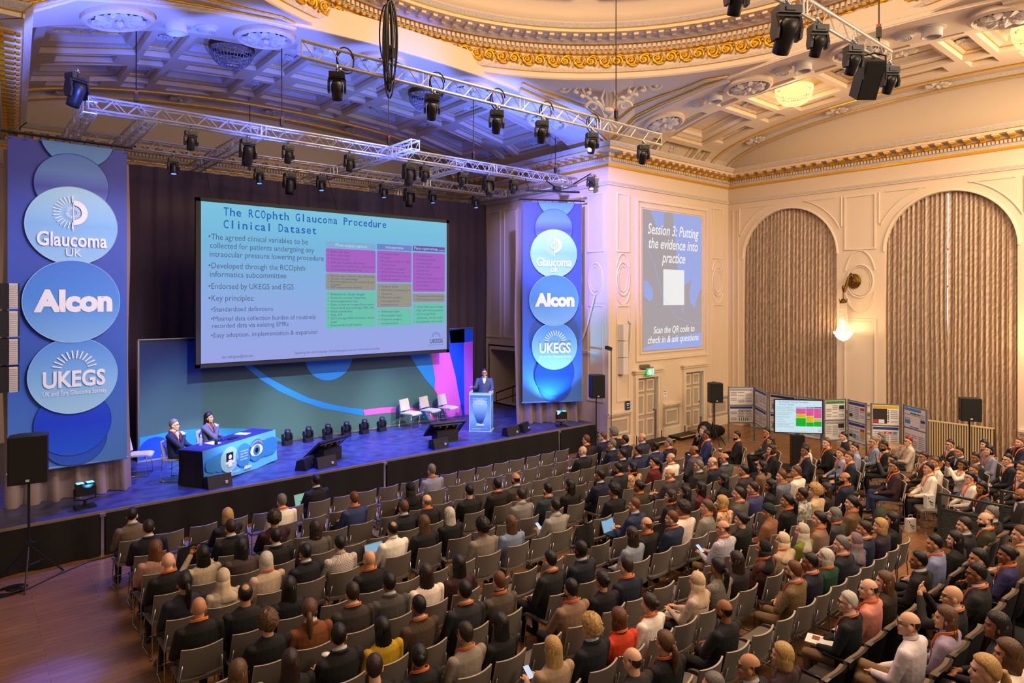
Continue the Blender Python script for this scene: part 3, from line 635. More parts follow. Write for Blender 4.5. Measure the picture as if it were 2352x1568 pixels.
# ---- set backdrop
BD=ramp_mat('backdrop_light_ramp',2,.8,3.66,[(0,'527a80'),(.45,'3c626c'),(.8,'143a5c'),(1,'06224c')],rough=.5)  # stage light fading towards the top is put into this colour ramp
SKY=mat('print_bright_blue','1e8cf0',.5); PNK=mat('print_pink','e868d8',.5); DBL=mat('print_royal_blue','0c4ce0',.5); PUR=mat('print_purple','b050e0',.5); TEA=mat('print_cyan','2a9ce0',.5)
bd=thing('stage_backdrop','dark teal printed set wall with blue and pink bands, under the projection screen','backdrop',(0,0,0))
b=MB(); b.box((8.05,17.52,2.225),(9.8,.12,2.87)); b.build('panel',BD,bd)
b=MB(); y=17.455
def sh(pts,m,k=0): b.poly([(x,y-.003*k,max(.80,min(3.655,z))) for x,z in pts],m)
up_=[(5.0,3.4),(5.3,3.1),(5.60,2.86),(5.99,2.5),(6.45,2.17),(7.05,1.84),(7.68,1.57),(8.34,1.38),(8.95,1.21)]; lo_=[(8.95,1.40),(8.47,1.50),(7.94,1.65),(7.3,1.89),(6.69,2.23),(6.22,2.52),(5.78,2.88),(5.5,3.12),(5.2,3.45)]
for i in range(len(up_)-1):
    j=len(lo_)-1-i; sh([up_[i],up_[i+1],lo_[j-1],lo_[j]],0,1)
sh([(8.95,1.38),(9.5,1.385),(10.04,1.35),(10.07,1.18),(9.5,1.21),(9.0,1.21)],1,1); sh([(10.04,1.35),(10.35,1.33),(10.37,1.16),(10.07,1.18)],4,1)
sh([(10.35,1.33),(10.8,1.22),(11.21,1.03),(11.62,.80),(11.2,.80),(10.81,1.0),(10.37,1.16)],1,1); sh([(10.95,1.16),(11.1,1.08),(11.3,.8),(11.1,.8),(10.85,1.0)],4,2)
sh([(10.2,3.2),(10.53,2.9),(10.81,2.48),(11.1,2.1),(11.43,1.75),(11.46,2.09),(11.3,2.9),(11.25,3.6),(9.9,3.6)],0,1)
sh([(11.25,3.6),(11.3,2.9),(11.46,2.09),(11.43,1.75),(11.7,1.35),(11.85,.8),(12.52,.80),(12.25,2.1),(11.99,2.96),(11.85,3.6)],1,2)
sh([(11.85,3.6),(11.99,2.96),(12.25,2.1),(12.52,.8),(12.66,.8),(12.6,3.64)],2,1); sh([(12.58,3.2),(12.94,3.22),(12.94,.81),(12.60,.80)],3,2); sh([(12.0,3.64),(12.95,3.65),(12.95,3.2),(12.05,3.2)],2,1)
sh([(7.9+.72*math.cos(2*PI*i/40),3.05+.72*math.sin(2*PI*i/40)) for i in range(40)],0,1)
sh([(3.16,.8),(6.6,.8),(6.2,1.05),(5.5,1.28),(4.6,1.40),(3.9,1.42),(3.16,1.36)],4,1); sh([(3.5+.38*math.cos(2*PI*i/30),.95+.38*math.sin(2*PI*i/30)) for i in range(30)],2,2)
b.build('printed_shapes',[SKY,PNK,DBL,PUR,TEA],bd)
b=MB(); b.box((8.05,17.47,SZ+.012),(9.84,.05,.025)); b.box((8.05,17.5,3.67),(9.84,.14,.02)); b.box((3.14,17.52,2.2),(.03,.14,2.9)); b.build('edge_trim',STEEL,bd)
# ---- slides
def mono_text(mb,body,x0,x1,z,y,m,h,bold=0):
    w=(x1-x0)/len(body)
    for i,ch in enumerate(body):
        if ch==' ': continue
        v,f=text_mesh(ch,bold); a,c=v[:,0].min(),v[:,0].max(); sx=min(w*.78/(c-a),h/.69*1.15) if ch not in 'ilt' else h/.69*1.1
        o=x0+w*(i+.5)-sx*(c-a)/2; mb.add([(o+(p[0]-a)*sx,y,z+p[1]*h/.69) for p in v],f,m)
def slide(parent,mp,pal,tag_):
    """the projected slide, drawn in the screen's own plane; mp maps (x,z) of the large screen"""
    bg,tit,txt,hd,mg,ye,gr,lt=pal[:8]
    def G(q,y):
        q.v=[(mp(v[0],v[2])[0],tag_+v[1],mp(v[0],v[2])[1]) for v in q.v]; return q
    b=MB(); b.poly([(4.33,0,3.08),(11.42,0,3.08),(11.42,0,6.98),(4.33,0,6.98)]); G(b,0).build('slide_background',bg,parent)
    b=MB(); e=-.004
    mono_text(b,'The RCOphth Glaucoma Procedure',4.83,9.33,6.68,e,0,.20,.012); mono_text(b,'Clinical Dataset',4.83,7.23,6.37,e,0,.20,.012)
    G(b,0).build('slide_title',tit,parent)
    b=MB()
    for s,x0,x1,z,h in(('•The agreed clinical variables to be',4.5,6.98,6.08,.14),(' collected for patients undergoing any',4.53,7.15,5.87,.14),(' intraocular pressure lowering procedure',4.53,7.42,5.66,.14),('•Developed through the RCOphth',4.5,6.9,5.38,.14),(' informatics subcommittee',4.53,6.4,5.17,.14),('•Endorsed by UKEGS and EGS',4.5,6.59,4.88,.14),('•Key principles:',4.5,5.58,4.59,.14),('•Standardised definitions',4.56,6.05,4.33,.115),('•Minimal data collection burden of routinely',4.56,7.2,4.10,.115),(' recorded data via existing EMRs',4.58,6.46,3.93,.115),('•Easy adoption, implementation & expansion',4.56,7.24,3.70,.115),('ian.rodrigues@nhs.net',4.81,5.55,3.18,.07),('Speaking the same language: (De)coding glaucoma and real-world outcomes',6.63,9.1,3.19,.06)):
        put_text(b,s,x0,x1,z,e,0,h)
    rays(b,11.03,3.46,e,.10,.17,12,168,11,.007,0); put_text(b,'UKEGS',10.80,11.27,3.29,e,0,.12,.03); put_text(b,'UK and Éire Glaucoma Society',10.78,11.3,3.22,e,0,.035)
    G(b,0).build('slide_text',txt,parent)
    b=MB(); t=MB(); h=MB()
    cols=[(7.48,8.98,6.20,6.03,'Pre-operative',[(6.01,5.36,1,['Glaucoma type','Eye laterality','Visual acuity','IOP and Topical glaucoma','medication number (on same date)','Oral acetazolamide use']),(5.33,4.88,2,['Patient year of birth, Sex, Ethnicity','Ocular co-pathology','Previous glaucoma procedures & eye','surgery','IOP measurement method']),(4.84,3.84,3,['Refraction, Axial length','Central corneal thickness','Anticoagulation use','Date of cataract surgery/Lens status','Visual field test strategy, MD, VFI,','False positives','Peak IOP','OCT average RNFL thickness, device','used','Endothelial cell count'])]),
     (9.02,10.16,6.21,6.05,'Intraoperative',[(6.02,5.12,1,['Procedure date','Surgeon','Procedure name (+/- lens','extraction)','If revision surgery','MMC/5FU/other anti-','scarring treatment used at','time of surgery']),(5.08,4.39,2,['Surgeon grade','MMC/5FU concentration &','duration','Glaucoma surgery','intraoperative','complications']),(4.36,3.85,3,['Admission type','Anaesthetic used','Cataract surgery','complications'])]),
     (10.2,11.35,6.22,6.07,'Post-operative',[(6.02,4.85,1,['Complications','Reoperations for','complications','Further IOP lowering','procedures','Visual acuity','IOP and Topical glaucoma','medication number (on','same date)','Oral acetazolamide use']),(4.80,4.54,2,['Postoperative interventions','IOP measurement method']),(4.49,3.87,3,['Visual field test strategy,','MD, VFI, False positives','OCT average RNFL','thickness, device used','Endothelial cell count'])])]
    for ci,(x0,x1,z1,z0,head,cells) in enumerate(cols):
        b.poly([(x0,-.002,z0),(x1,-.002,z0),(x1,-.002,z1),(x0,-.002,z1)],0 if ci==0 else 4+ci-1); put_text(h,head,x0+.28 if ci<2 else x0+.05,x1-.28,z0+.04,-.005,0,.085)
        for a,c,m,L in cells:
            r=.05; P=[]
            for cx,cz,t0 in((x1-r,a-r,0),(x0+r,a-r,90),(x0+r,c+r,180),(x1-r,c+r,270)):
                P+=[(cx+r*math.cos(math.radians(t0+22.5*k)),-.002,cz+r*math.sin(math.radians(t0+22.5*k))) for k in range(5)]
            b.poly(P,m); n=len(L); dz=(a-c-.06)/n
            for i,s in enumerate(L): put_text(t,s,x0+.14,min(x1-.05,x0+.14+len(s)*.042),a-.03-dz*(i+.78),-.005,0,.055); (t.poly([(x0+.06,-.005,a-.03-dz*(i+.6)),(x0+.08,-.005,a-.03-dz*(i+.6)),(x0+.08,-.005,a-.01-dz*(i+.6)),(x0+.06,-.005,a-.01-dz*(i+.6))]) if s[0].isupper() else None)
    put_text(h,'(every 12 months)',11.0,11.33,6.10,-.005,0,.05)
    G(b,0).build('slide_table',[hd,mg,ye,gr,*pal[8]],parent); G(t,0).build('slide_table_text',pal[9],parent); G(h,0).build('slide_table_heading',lt,parent)
scr=thing('projection_screen','large framed projection screen showing a data slide above the stage','screen',(0,16.8,0))
b=MB()
for c,d in(((7.87,0,7.03),(7.30,.09,.09)),((7.87,0,3.02),(7.30,.09,.09)),((4.27,0,5.02),(.10,.09,4.1)),((11.47,0,5.02),(.10,.09,4.1)),((7.87,.06,5.02),(7.3,.03,4.1))): b.box(c,d)
b.build('frame',BLACK,scr)
bgm=ramp_mat('slide_spill_ramp',2,3.08,6.98,[(0,'a6b0f6'),(.35,'9ab8f4'),(.75,'80c4ee'),(1,'86d2ee')],emit=.85)  # stage light spilling over the slide is put into this emission ramp
ES=lambda n,c,s=.85: emis(n,c,s)
pal=(bgm,ES('slide_title_blue','2f6cc4'),ES('slide_text_grey','5c6c92'),ES('slide_head_pale','8ab8e0'),ES('slide_magenta','b46ad0'),ES('slide_tan','a3a090'),ES('slide_green','74d0b8'),ES('slide_white','d4e4fa'),(ES('slide_head_blue','7a8cd4'),ES('slide_head_violet','6c5cae')),ES('slide_small_text','5a5c98'))
slide(scr,lambda x,z:(x,z),pal,-.05)
for x in(4.6,7.87,11.1): b=MB(); b.tube([(x,.05,7.05),(x,.8,8.2)],.008,5); b.build('suspension_wire',BLACK,scr)
# ---- lectern
LP=ramp_mat('lectern_print',2,0,1.1,[(0,'3a7cd0'),(.35,'88c0f0'),(.7,'64a4ec'),(1,'3c84dc')],rough=.4); LD=ramp_mat('lectern_disc',2,.3,.8,[(0,'1c4cb0'),(1,'9cd0f8')],rough=.4)
le=thing('lectern','blue printed lectern with white lettering, speaker standing behind it','lectern',(11.62,15.24,SZ),math.radians(-47))
b=MB(); b.box((0,0,.53),(.62,.50,1.06)); b.build('body',LP,le)
b=MB(); b.box((0,-.245,1.08),(.64,.02,.06)); b.box((-.31,0,1.09),(.02,.5,.08)); b.box((.31,0,1.09),(.02,.5,.08)); b.box((0,0,.01),(.66,.54,.02)); b.box((-.305,-.25,.53),(.02,.02,1.06)); b.box((.305,-.25,.53),(.02,.02,1.06)); b.build('edge_trim',mat('lectern_edge','b8d4f0',.4),le)
b=MB()
for k,(z,r) in enumerate(((.30,.10),(.38,.13),(.46,.16),(.58,.19),(.76,.22))): b.disc((0,-.253-.001*k,z),(1,0,0),(0,0,1),r,r*.8,32,0)
for k,(z,r) in enumerate(((.40,.08),(.55,.11),(.74,.13))): b.disc((.312+.001*k,0,z),(0,1,0),(0,0,1),r,r,24,0)
for s,z,w in(('Accelerating the',.93,.21),('New Glaucoma',.86,.21),('Paradigm',.79,.14)): put_text(b,s,-w,w,z,-.262,1,.055)
put_text(b,'Alcon',-.12,.12,.17,-.262,1,.075,.05); b.box((0,-.258,.085),(.5,.002,.006),1); b.box((-.1,-.258,.065),(.25,.002,.006),1)
b.build('printed_design',[LD,WHT],le)
b=MB(); b.tube([(-.2,.0,1.06),(-.2,-.02,1.2),(-.12,.1,1.36)],.008,6); b.tube([(-.12,.1,1.36),(-.10,.13,1.39)],.016,8); b.build('gooseneck_microphone',BLACK,le)
# ---- panel table with cloth, chairs
tb=thing('panel_table','long table under a blue sponsor cloth at the left of the stage','table',(4.50,15.12,SZ),math.radians(33))
BLK=mat('black_stretch_cloth','14121a',.7,bump=.1); NAV=mat('table_top_cloth','1c1c50',.7); CLT=ramp_mat('table_cloth_print',0,-1.15,1.15,[(0,'3c90d8'),(.4,'58b4ec'),(1,'64c8f0')],rough=.5)
b=MB(); b.box((0,0,.725),(2.3,.62,.03)); b.build('table_top',NAV,tb)
b=MB()
for s in(-1,1): b.grid(lambda u,v:(s*(1.15-.06*math.sin(PI*v)),-.31+.62*u*(1),.73*(1-v)+.01),4,6)
b.grid(lambda u,v:(-1.15+2.3*u,.31-.03*math.sin(PI*v),.73*(1-v)+.01),6,6); b.build('side_cloth',BLK,tb)
b=MB(); b.grid(lambda u,v:(-1.16+2.32*u,-.32-.05*v-.01*math.sin(20*u)*v,.745-.72*v+.02*math.sin(7*u)*v),30,8); b.build('front_cloth',CLT,tb,True)
b=MB()
for k,(x,r) in enumerate(((-1.0,.14),(-.9,.17),(-.72,.2),(.95,.2),(.8,.2),(.62,.19))): b.disc((x,-.385-.001*k,.42),(1,0,0),(0,-.0,1),r,r,28,0)
b.disc((-.46,-.395,.42),(1,0,0),(0,0,1),.27,.27,32,3); b.box((-.46,-.40,.46),(.2,.01,.22),2); b.box((-.46,-.405,.36),(.28,.01,.05),1); b.box((-.46,-.41,.34),(.12,.01,.14),1); b.disc((-.46,-.412,.48),(1,0,0),(0,0,1),.05,.05,16,1)
b.disc((-.02,-.395,.42),(1,0,0),(0,0,1),.25,.25,32,0)
for s,z in(('Accelerating',.50),('the New',.44),('Glaucoma',.38),('Paradigm',.32)): put_text(b,s,-.14,.10,z,-.41,1,.035)
b.disc((.40,-.395,.44),(1,0,0),(0,0,1),.25,.25,32,0); b.disc((.40,-.40,.43),(1,0,0),(0,0,1),.21,.13,32,1); b.disc((.40,-.403,.43),(1,0,0),(0,0,1),.115,.115,28,0); b.disc((.40,-.406,.43),(1,0,0),(0,0,1),.06,.06,20,2); ringface(b,.40,.40,-.407,.22,.25,35,145,4)
put_text(b,'Voyager',-.36,-.14,.11,-.40,1,.045); ringface(b,-.43,.12,-.40,.035,.05,0,360,1); put_text(b,'Alcon',-.02,.22,.10,-.40,1,.07,.05)
b.build('cloth_print',[mat('cloth_disc','3a90dc',.5),WHT,mat('cloth_black','10121c',.5),mat('cloth_pale_disc','9cd4f4',.5),mat('cloth_rose','d8909a',.5)],tb)
def chair_meshes():
    s=MB(); n=8
    def seat(u,v):
        x=(u-.5)*.46; y=.235-.45*v; z=.455-.03*(1-min(1,v/.22))**2+.012*(2*u-1)**2; return (x,y,z)
    s.grid(seat,8,10); s.grid(lambda u,v:(seat(1-u,v)[0],seat(1-u,v)[1],seat(1-u,v)[2]-.035),8,10); 
    for a,c in((0,1),): pass
    E_=[seat(i/8,0) for i in range(9)]+[seat(1,j/10) for j in range(1,11)]+[seat(1-i/8,1) for i in range(1,9)]+[seat(0,1-j/10) for j in range(1,10)]
    for p,q in zip(E_,E_[1:]+E_[:1]): s.quad(p,(p[0],p[1],p[2]-.035),(q[0],q[1],q[2]-.035),q)
    k=MB()
    def bk(u,v,o=0):
        x=(u-.5)*(.455-.03*v); z=.50+.325*v-.012*(2*u-1)**2*0+.010*(2*u-1)**2*v; y=-.232-.07*v+.045*(2*u-1)**2-o; return (x,y,z)
    k.grid(lambda u,v:bk(1-u,v),10,7); k.grid(lambda u,v:bk(u,v,.022),10,7)
    E_=[(i/10,0) for i in range(11)]+[(1,j/7) for j in range(1,8)]+[(1-i/10,1) for i in range(1,11)]+[(0,1-j/7) for j in range(1,7)]
    for p,q in zip(E_,E_[1:]+E_[:1]): k.quad(bk(*p),bk(*p,.022),bk(*q,.022),bk(*q),1)
    L=[]
    for sx in(-1,1):
        f=MB(); x=sx*.235
        f.tube([(sx*.2,-.265,.66),(sx*.225,-.23,.43),(x,-.26,.012),(x,.20,.012),(sx*.215,.16,.42),(sx*.2,.1,.425)],.008,6)
        for y in(-.22,.16): f.box((x,y,.012),(.025,.03,.024))
        L.append(f)
    c=MB(); c.tube([(-.215,.12,.40),(.215,.12,.40)],.007,6); c.tube([(-.215,-.12,.41),(.215,-.12,.41)],.007,6); c.tube([(-.23,-.1,.25),(.23,-.1,.25)],.005,5)
    return s,k,L,c
CG=mat('chair_fabric_grey','6e665e',.85,bump=.25,bscale=180); CGE=mat('chair_back_edge','a89c90',.6); CHR=mat('chrome','b8b8bc',.22,.95); CCR=mat('chair_shell_cream','cfc3b8',.6)
_s,_k,_L,_c=chair_meshes()
SEATM=_s.mesh('seat',[CG],True); BACKM=_k.mesh('backrest',[CG,CGE],True); LEGM=[f.mesh('sled_leg',[CHR],True) for f in _L]; BARM=_c.mesh('cross_bar',[CHR],True)
def chair(loc,rz,label,group,cream=False):
    o=thing('stacking_chair',label,'chair',loc,rz,group)
    for n,me in(('seat',SEATM),('backrest',BACKM),('sled_leg',LEGM[0]),('sled_leg',LEGM[1]),('cross_bar',BARM)):
        q=ob(n,me,o)
        if cream and n in('seat','backrest'):
            for sl_ in q.material_slots: sl_.link='OBJECT'; sl_.material=CCR
    return o
SCH='cream stacking chairs on the stage'
chair((2.95,16.2,SZ),math.radians(-112),'empty cream chair left of the seated panel, in front of the set wall',SCH,True)
chair((3.50,15.28,SZ),math.radians(-128),'cream chair under the grey-haired panel member at the table end',SCH,True)
chair((4.36,15.92,SZ),math.radians(-130),'cream chair under the panel member in grey at the table',SCH,True)
for x,y,l in((10.2,16.95,'left of the three empty cream chairs beside the lectern'),(10.92,17.0,'middle of the three empty cream chairs beside the lectern'),(11.62,17.05,'right of the three empty cream chairs, nearest the lectern')): chair((x,y-.1,SZ),math.radians(203),l,SCH,True)
# things on the panel table
def tpos(x,y): c,s=math.cos(math.radians(33)),math.sin(math.radians(33)); return (4.50+c*x-s*y,15.12+s*x+c*y,SZ+.741)
PAPER=mat('paper_white','e8e6e0',.7)
def sheet(name,loc,rz,w,h,label,cat,group=None,m=None,th=.004,tilt=0):
    b=MB(); b.box((0,0,th/2),(w,h,th)); o=tag(b.build(name,m or PAPER,None,False,loc,rz),label,cat,group); o.rotation_euler[0]=tilt; return o
sheet('paper_sheet',tpos(-.45,.05),.3,.21,.30,'white papers on the table in front of the grey-haired panel member','paper')
sheet('paper_sheet',tpos(.55,.1),.7,.21,.30,'white papers on the table right of the panel member in grey','paper')
o=thing('water_bottle','clear plastic water bottle on the table by the grey-haired panel member','bottle',tpos(-.72,.12)); b=MB(); b.lathe([(.001,0),(.033,0),(.034,.14),(.014,.18),(.014,.2)],14); b.build('bottle_body',mat('clear_plastic','b8c8e8',.15,spec=.8,alpha=.45),o,True); b=MB(); b.lathe([(.016,.2),(.016,.225),(.001,.225)],12); b.build('cap',PAPER,o)
b=MB(); b.lathe([(.001,0),(.032,0),(.040,.11),(.042,.115),(.001,.112)],16); tag(b.build('paper_cup',mat('green_cup','1c5c40',.5),None,True,tpos(-.52,-.1)),'small dark green cup on the table end','cup')
o=thing('tablet_computer','dark tablet lying before the panel member in grey','tablet',tpos(.05,-.02),.6); b=MB(); b.box((0,0,.006),(.26,.18,.012)); b.build('case',BLACK,o)
b=MB(); b.tube([(0,0,.01),(.0,-.1,.012),(.05,-.2,.04)],.008,5); b.ell((.05,-.21,.045),(.02,.03,.02)); b.box((0,.03,.012),(.09,.09,.024)); tag(b.build('desk_microphone',BLACK,None,True,tpos(-.18,.1),.4),'low black desk microphone between the two panel members','microphone')
# ---- loudspeakers, foldback monitors, floor fixtures
BOXM=mat('speaker_cabinet','0e0e12',.6,bump=.1,bscale=60); GRL=mat('speaker_grille','08080a',.75,bump=.5,bscale=220); LAB=mat('pale_label','c8c8c8',.5)
def small_spk(x,y,rz,label,s=1.0,tilt=.45):
    o=thing('stage_monitor_speaker',label,'speaker',(x,y,SZ),rz,'small black monitor speakers on the stage edge')
    b=MB(); P=[(0,-.14*s,0),(0,.14*s,0),(0,.10*s,.22*s),(0,-.06*s,.26*s)]; b.prism([(-.24*s,p[1],p[2]) for p in P],(.48*s,0,0)); b.build('cabinet',BOXM,o)
    b=MB(); b.prism([(-.22*s,.135*s,.02),(-.22*s,.145*s,.02),(-.22*s,.108*s,.21*s),(-.22*s,.098*s,.21*s)],(.44*s,0,0)); b.build('grille',GRL,o)
    b=MB(); b.box((.12*s,-.125*s,.10*s),(.05,.03,.05)); b.build('connector_plate',LAB,o)
for x,y,r,l in((3.98,14.12,.1,'small black monitor speaker below the panel table'),(5.93,14.35,.7,'left of the two monitor speakers beside the left foldback screen'),(6.32,14.2,.1,'right of the two monitor speakers beside the left foldback screen'),(9.38,14.12,.12,'small black monitor speaker in front of the tilted foldback screen'),(11.80,14.10,.1,'left of the two monitor speakers below the lectern'),(12.42,14.28,.5,'right of the two monitor speakers below the lectern')): small_spk(x,y,r,l)
def foldback(x,y,rz,label):
    o=thing('foldback_screen',label,'screen',(x,y,SZ),rz,'tilted foldback screens on the stage')
    M=Matrix.Translation((0,0,.34))@Matrix.Rotation(math.radians(50),4,'X')
    b=MB(); i=len(b.v); b.box((0,0,0),(1.05,.05,.62)); b.xf(M,i); b.build('display',BLACK,o)
    b=MB(); i=0; b.box((0,-.03,.2),(.85,.02,.04)); b.box((.35,-.03,0),(.04,.02,.45)); b.box((0,-.04,.0),(.05,.03,.3)); b.box((-.2,-.035,.12),(.05,.03,.05)); b.box((.2,-.035,.12),(.05,.03,.05)); b.xf(M); b.build('rear_bracket',STEEL,o)
    b=MB(); b.box((0,.0,.15),(.62,.36,.30)); b.build('stand_case',mat('flight_case','18140f',.6,bump=.2),o)
foldback(10.0,14.75,math.radians(-8),'tilted black foldback screen in front of the lectern, seen from behind')
foldback(6.62,14.75,math.radians(25),'tilted black foldback screen right of the panel table')
BLED=emis('blue_lens','4a70ff',3.0); CLED=emis('cyan_lens','5ac8ff',4.0); LENS=mat('dark_lens','0a0c18',.1,spec=.8)
def uplight(x,y,rz,label):
    o=thing('floor_uplight',label,'light',(x,y,SZ),rz,'banner floor uplights')
    b=MB(); b.box((0,0,.02),(.32,.24,.04)); b.tube([(0,0,.03),(0,0,.14)],.03,8); b.build('base',BLACK,o)
    b=MB(); b.tube([(-.17,0,.36),(-.17,0,.16),(0,0,.13),(.17,0,.16),(.17,0,.36)],.015,6); b.build('yoke',BLACK,o)
    b=MB(); b.box((0,0,.33),(.30,.16,.20)); b.box((-.08,0,.44),(.12,.15,.03)); b.box((.08,0,.44),(.12,.15,.03)); b.build('lamp_head',BLACK,o)
    b=MB(); b.box((-.08,.0,.457),(.11,.13,.006)); b.box((.08,.0,.457),(.11,.13,.006)); b.build('led_panel',CLED,o)
uplight(1.70,14.30,.1,'black floor uplight in front of the left banner'); uplight(13.80,14.12,-.45,'black floor uplight in front of the right banner')
# moving heads: one builder, several sizes
HM=mat('fixture_black','1c1c22',.4); HE=mat('fixture_edge','3a3a42',.35)
def head_mesh(kind):
    """hanging fixture; origin at the clamp, body below"""
    P={}
    k={'m':1.0,'b':1.55,'w':.85}[kind]
    b=MB(); b.box((0,0,-.17*1),(.31*k**.6,.22*k**.6,.13)); b.box((0,-.125*k**.6,-.17),(.18,.01,.07)); P['base']=(b,HM)
    b=MB(); b.lathe([(.035,-.02),(.055,-.02),(.055,.02),(.035,.02)],12,(0,0,0)); i=0; b.xf(Matrix.Rotation(PI/2,4,'Y')); b.tube([(0,0,-.05),(0,0,-.11)],.02,6); b.box((.06,0,-.03),(.05,.02,.05)); P['clamp']=(b,STEEL)
    b=MB(); hw=.135*k**.7; zt=-.25; zb=-.25-.26*k
    for s in(-1,1): b.prism([(s*hw,-.05*k,zt),(s*hw,.05*k,zt),(s*hw,.09*k,zb+.10*k),(s*hw,.06*k,zb),(s*hw,-.06*k,zb),(s*hw,-.09*k,zb+.10*k)],(s*.045,0,0))
    b.box((0,0,zt),(2*hw+.07,.11*k,.045)); P['yoke']=(b,HM)
    b=MB(); L={'m':.22,'b':.34,'w':.20}[kind]; r=.115*k**.8
    pf=[(.001,.16*k),(r*.7,.155*k),(r,.08*k),(r,-.02),(r*.92,-L*.6),(r*.86 if kind!='w' else r*1.15,-L),(r*.7,-L+.01)]
    b.lathe(pf,16); P['lamp_head']=(b,HM,zb+.08*k)
    b=MB(); b.lathe([(.001,-L+.004),(r*.78,-L+.004)],14); P['lens']=(b,BLED if kind=='w' else LENS,zb+.08*k)
    return P
HMESH={}
for k in 'mbw':
    HMESH[k]={n:(v[0].mesh(n,[v[1]],n in('lamp_head','lens','clamp')),v[2] if len(v)>2 else None) for n,v in head_mesh(k).items()}
def fixture(kind,loc,rz,tilt,label,group,flip=False,name='moving_head_light',lit=None):
    o=thing(name,label,'light',loc,rz,group)
    if flip: o.rotation_euler[0]=PI
    f=.80 if kind=='w' else .74; o.scale=(f,f,f)
    for n,(me,piv) in HMESH[kind].items():
        if flip and n=='clamp': continue
        q=ob(n,me,o)
        if piv is not None: q.location=(0,0,piv); q.rotation_euler[0]=tilt
        if n=='lens' and lit: 
            for s in q.material_slots: s.link='OBJECT'; s.material=lit
    return o
for i,x in enumerate((6.5,7.07,7.62,8.17,8.72,9.28)):
    fixture('m',(x,16.95,SZ-.079),.2,.15,'%s black moving head from the left, standing along the set wall'%('first','second','third','fourth','fifth','sixth')[i],'moving heads standing on the stage',flip=True).scale=(.75,.75,.75)
# ================================================================ TRUSSES AND LIGHTS OVERHEAD
ALU=mat('truss_aluminium','e0dcd6',.35,.6)
def truss(p,q,label,w=.24,kind='box',step=.42,group='aluminium lighting trusses',drop=True):
    """p,q: ends of the top centre line; box of four chords or flat ladder of two"""
    p=Vector(p);q=Vector(q);L=(q-p).length;t=(q-p)/L;n=Vector((-t.y,t.x,0));z=Vector((0,0,1))
    o=thing('lighting_truss',label,'truss',p,0,group); q=q-p; p=Vector((0,0,0))
    offs=[(n*w/2,z*0),(-n*w/2,z*0),(n*w/2,-z*w),(-n*w/2,-z*w)] if kind=='box' else [(n*0,z*0),(n*0,-z*w)]
    for a,c in offs:
        b=MB(); b.tube([p+a+c,q+a+c],.025,7); b.build('chord',ALU,o,True)
    b=MB(); k=max(2,int(L/step)); 
    pairs=[(0,2),(1,3),(0,1),(2,3)] if kind=='box' else [(0,1)]
    for i,j in pairs:
        A,B=offs[i][0]+offs[i][1],offs[j][0]+offs[j][1]
        for s in range(k):
            u,v=p+t*L*s/k,p+t*L*(s+1)/k; m=p+t*L*(s+.5)/k
            b.tube([u+A,m+B],.009,4); b.tube([m+B,v+A],.009,4)
        for e in(p,q): b.tube([e+A,e+B],.012,5)
    if L>5:
        for f in(.25,.5,.75):
            c=p+t*L*f
            for i,j in pairs[:2]:
                A,B=offs[i][0]+offs[i][1],offs[j][0]+offs[j][1]
                for d in(-.05,.05): b.tube([c+t*d+A,c+t*d+B],.012,5)
    b.build('lacing',ALU,o); return o
truss((1.8,14.8,8.5),(15.0,14.8,8.5),'long front stage truss crossing above the stage edge')
truss((1.8,17.6,8.42),(14.4,17.6,8.42),'middle stage truss carrying the blue wash lights')
truss((1.8,20.2,8.45),(15.0,20.2,8.45),'rear stage truss above the curtain')
for x,y0,l in((1.85,14.9,'short truss linking front and rear at the left end, by the left banner'),(2.9,14.9,'linking truss second from the left banner'),(5.0,14.9,'linking truss over the left part of the projection screen'),(8.3,13.5,'linking truss that juts out past the front stage truss'),(10.6,14.9,'linking truss over the right part of the projection screen'),(14.75,14.9,'linking truss at the right end, above the right banner')):
    truss((x,y0,8.46),(x,20.1,8.46),l,.22)
truss((3.7,9.1,8.35),(12.05,9.1,8.35),'flat ladder truss hanging in the middle of the hall',.24,'flat')
truss((5.6,4.1,8.62),(11.4,4.1,8.62),'ladder truss at the top right, nearest the camera',.24,'flat')
MG='black moving heads on the stage trusses'
for k,x,t,l in(('b',4.78,.35,'large moving head on the front truss, first from the left'),('b',8.88,.2,'large moving head on the front truss, above the right of the screen'),('m',3.62,.3,'smaller moving head on the front truss, left of the first large one'),('m',5.68,.3,'smaller moving head on the front truss, right of the first large one'),('m',7.2,.2,'smaller moving head on the front truss, over the middle of the screen'),('m',9.35,.3,'smaller moving head on the front truss, right of the large one by the jutting truss'),('b',11.5,-.2,'large moving head nearest the right end of the front truss'),('m',12.44,.3,'last smaller moving head at the right end of the front truss'),('m',10.58,.3,'smaller moving head on the front truss beside its last large one')):
    fixture(k,(x,14.75,8.22),0,t,l,MG)
names=('first from the left banner','second from the left','third from the left','fourth from the left','fifth from the left','last at the right end')
for i,x in enumerate((3.9,5.96,7.68,9.65,11.39,13.1)): fixture('w',(x,17.5,8.16),0,-.15,'blue glowing wash light on the middle truss, %s'%names[i],MG,name='wash_light')
fixture('b',(6.78,17.5,8.12),0,.1,'large moving head on the middle truss above the slide title',MG); fixture('b',(10.54,17.5,8.12),0,.1,'large moving head on the middle truss above the right edge of the screen',MG)
HG='moving heads on the hall ladder truss'
for i,(x,t) in enumerate(((4.24,.5),(5.91,.6),(7.28,.6),(8.38,.6),(9.76,.6),(11.4,.6))):
    fixture('m',(x,9.1,8.08),-.5,t,'moving head under the hall ladder truss, %s'%('first from its left end','second from its left end','third from its left end','fourth from its left end','fifth from its left end','last at its right end')[i],HG)
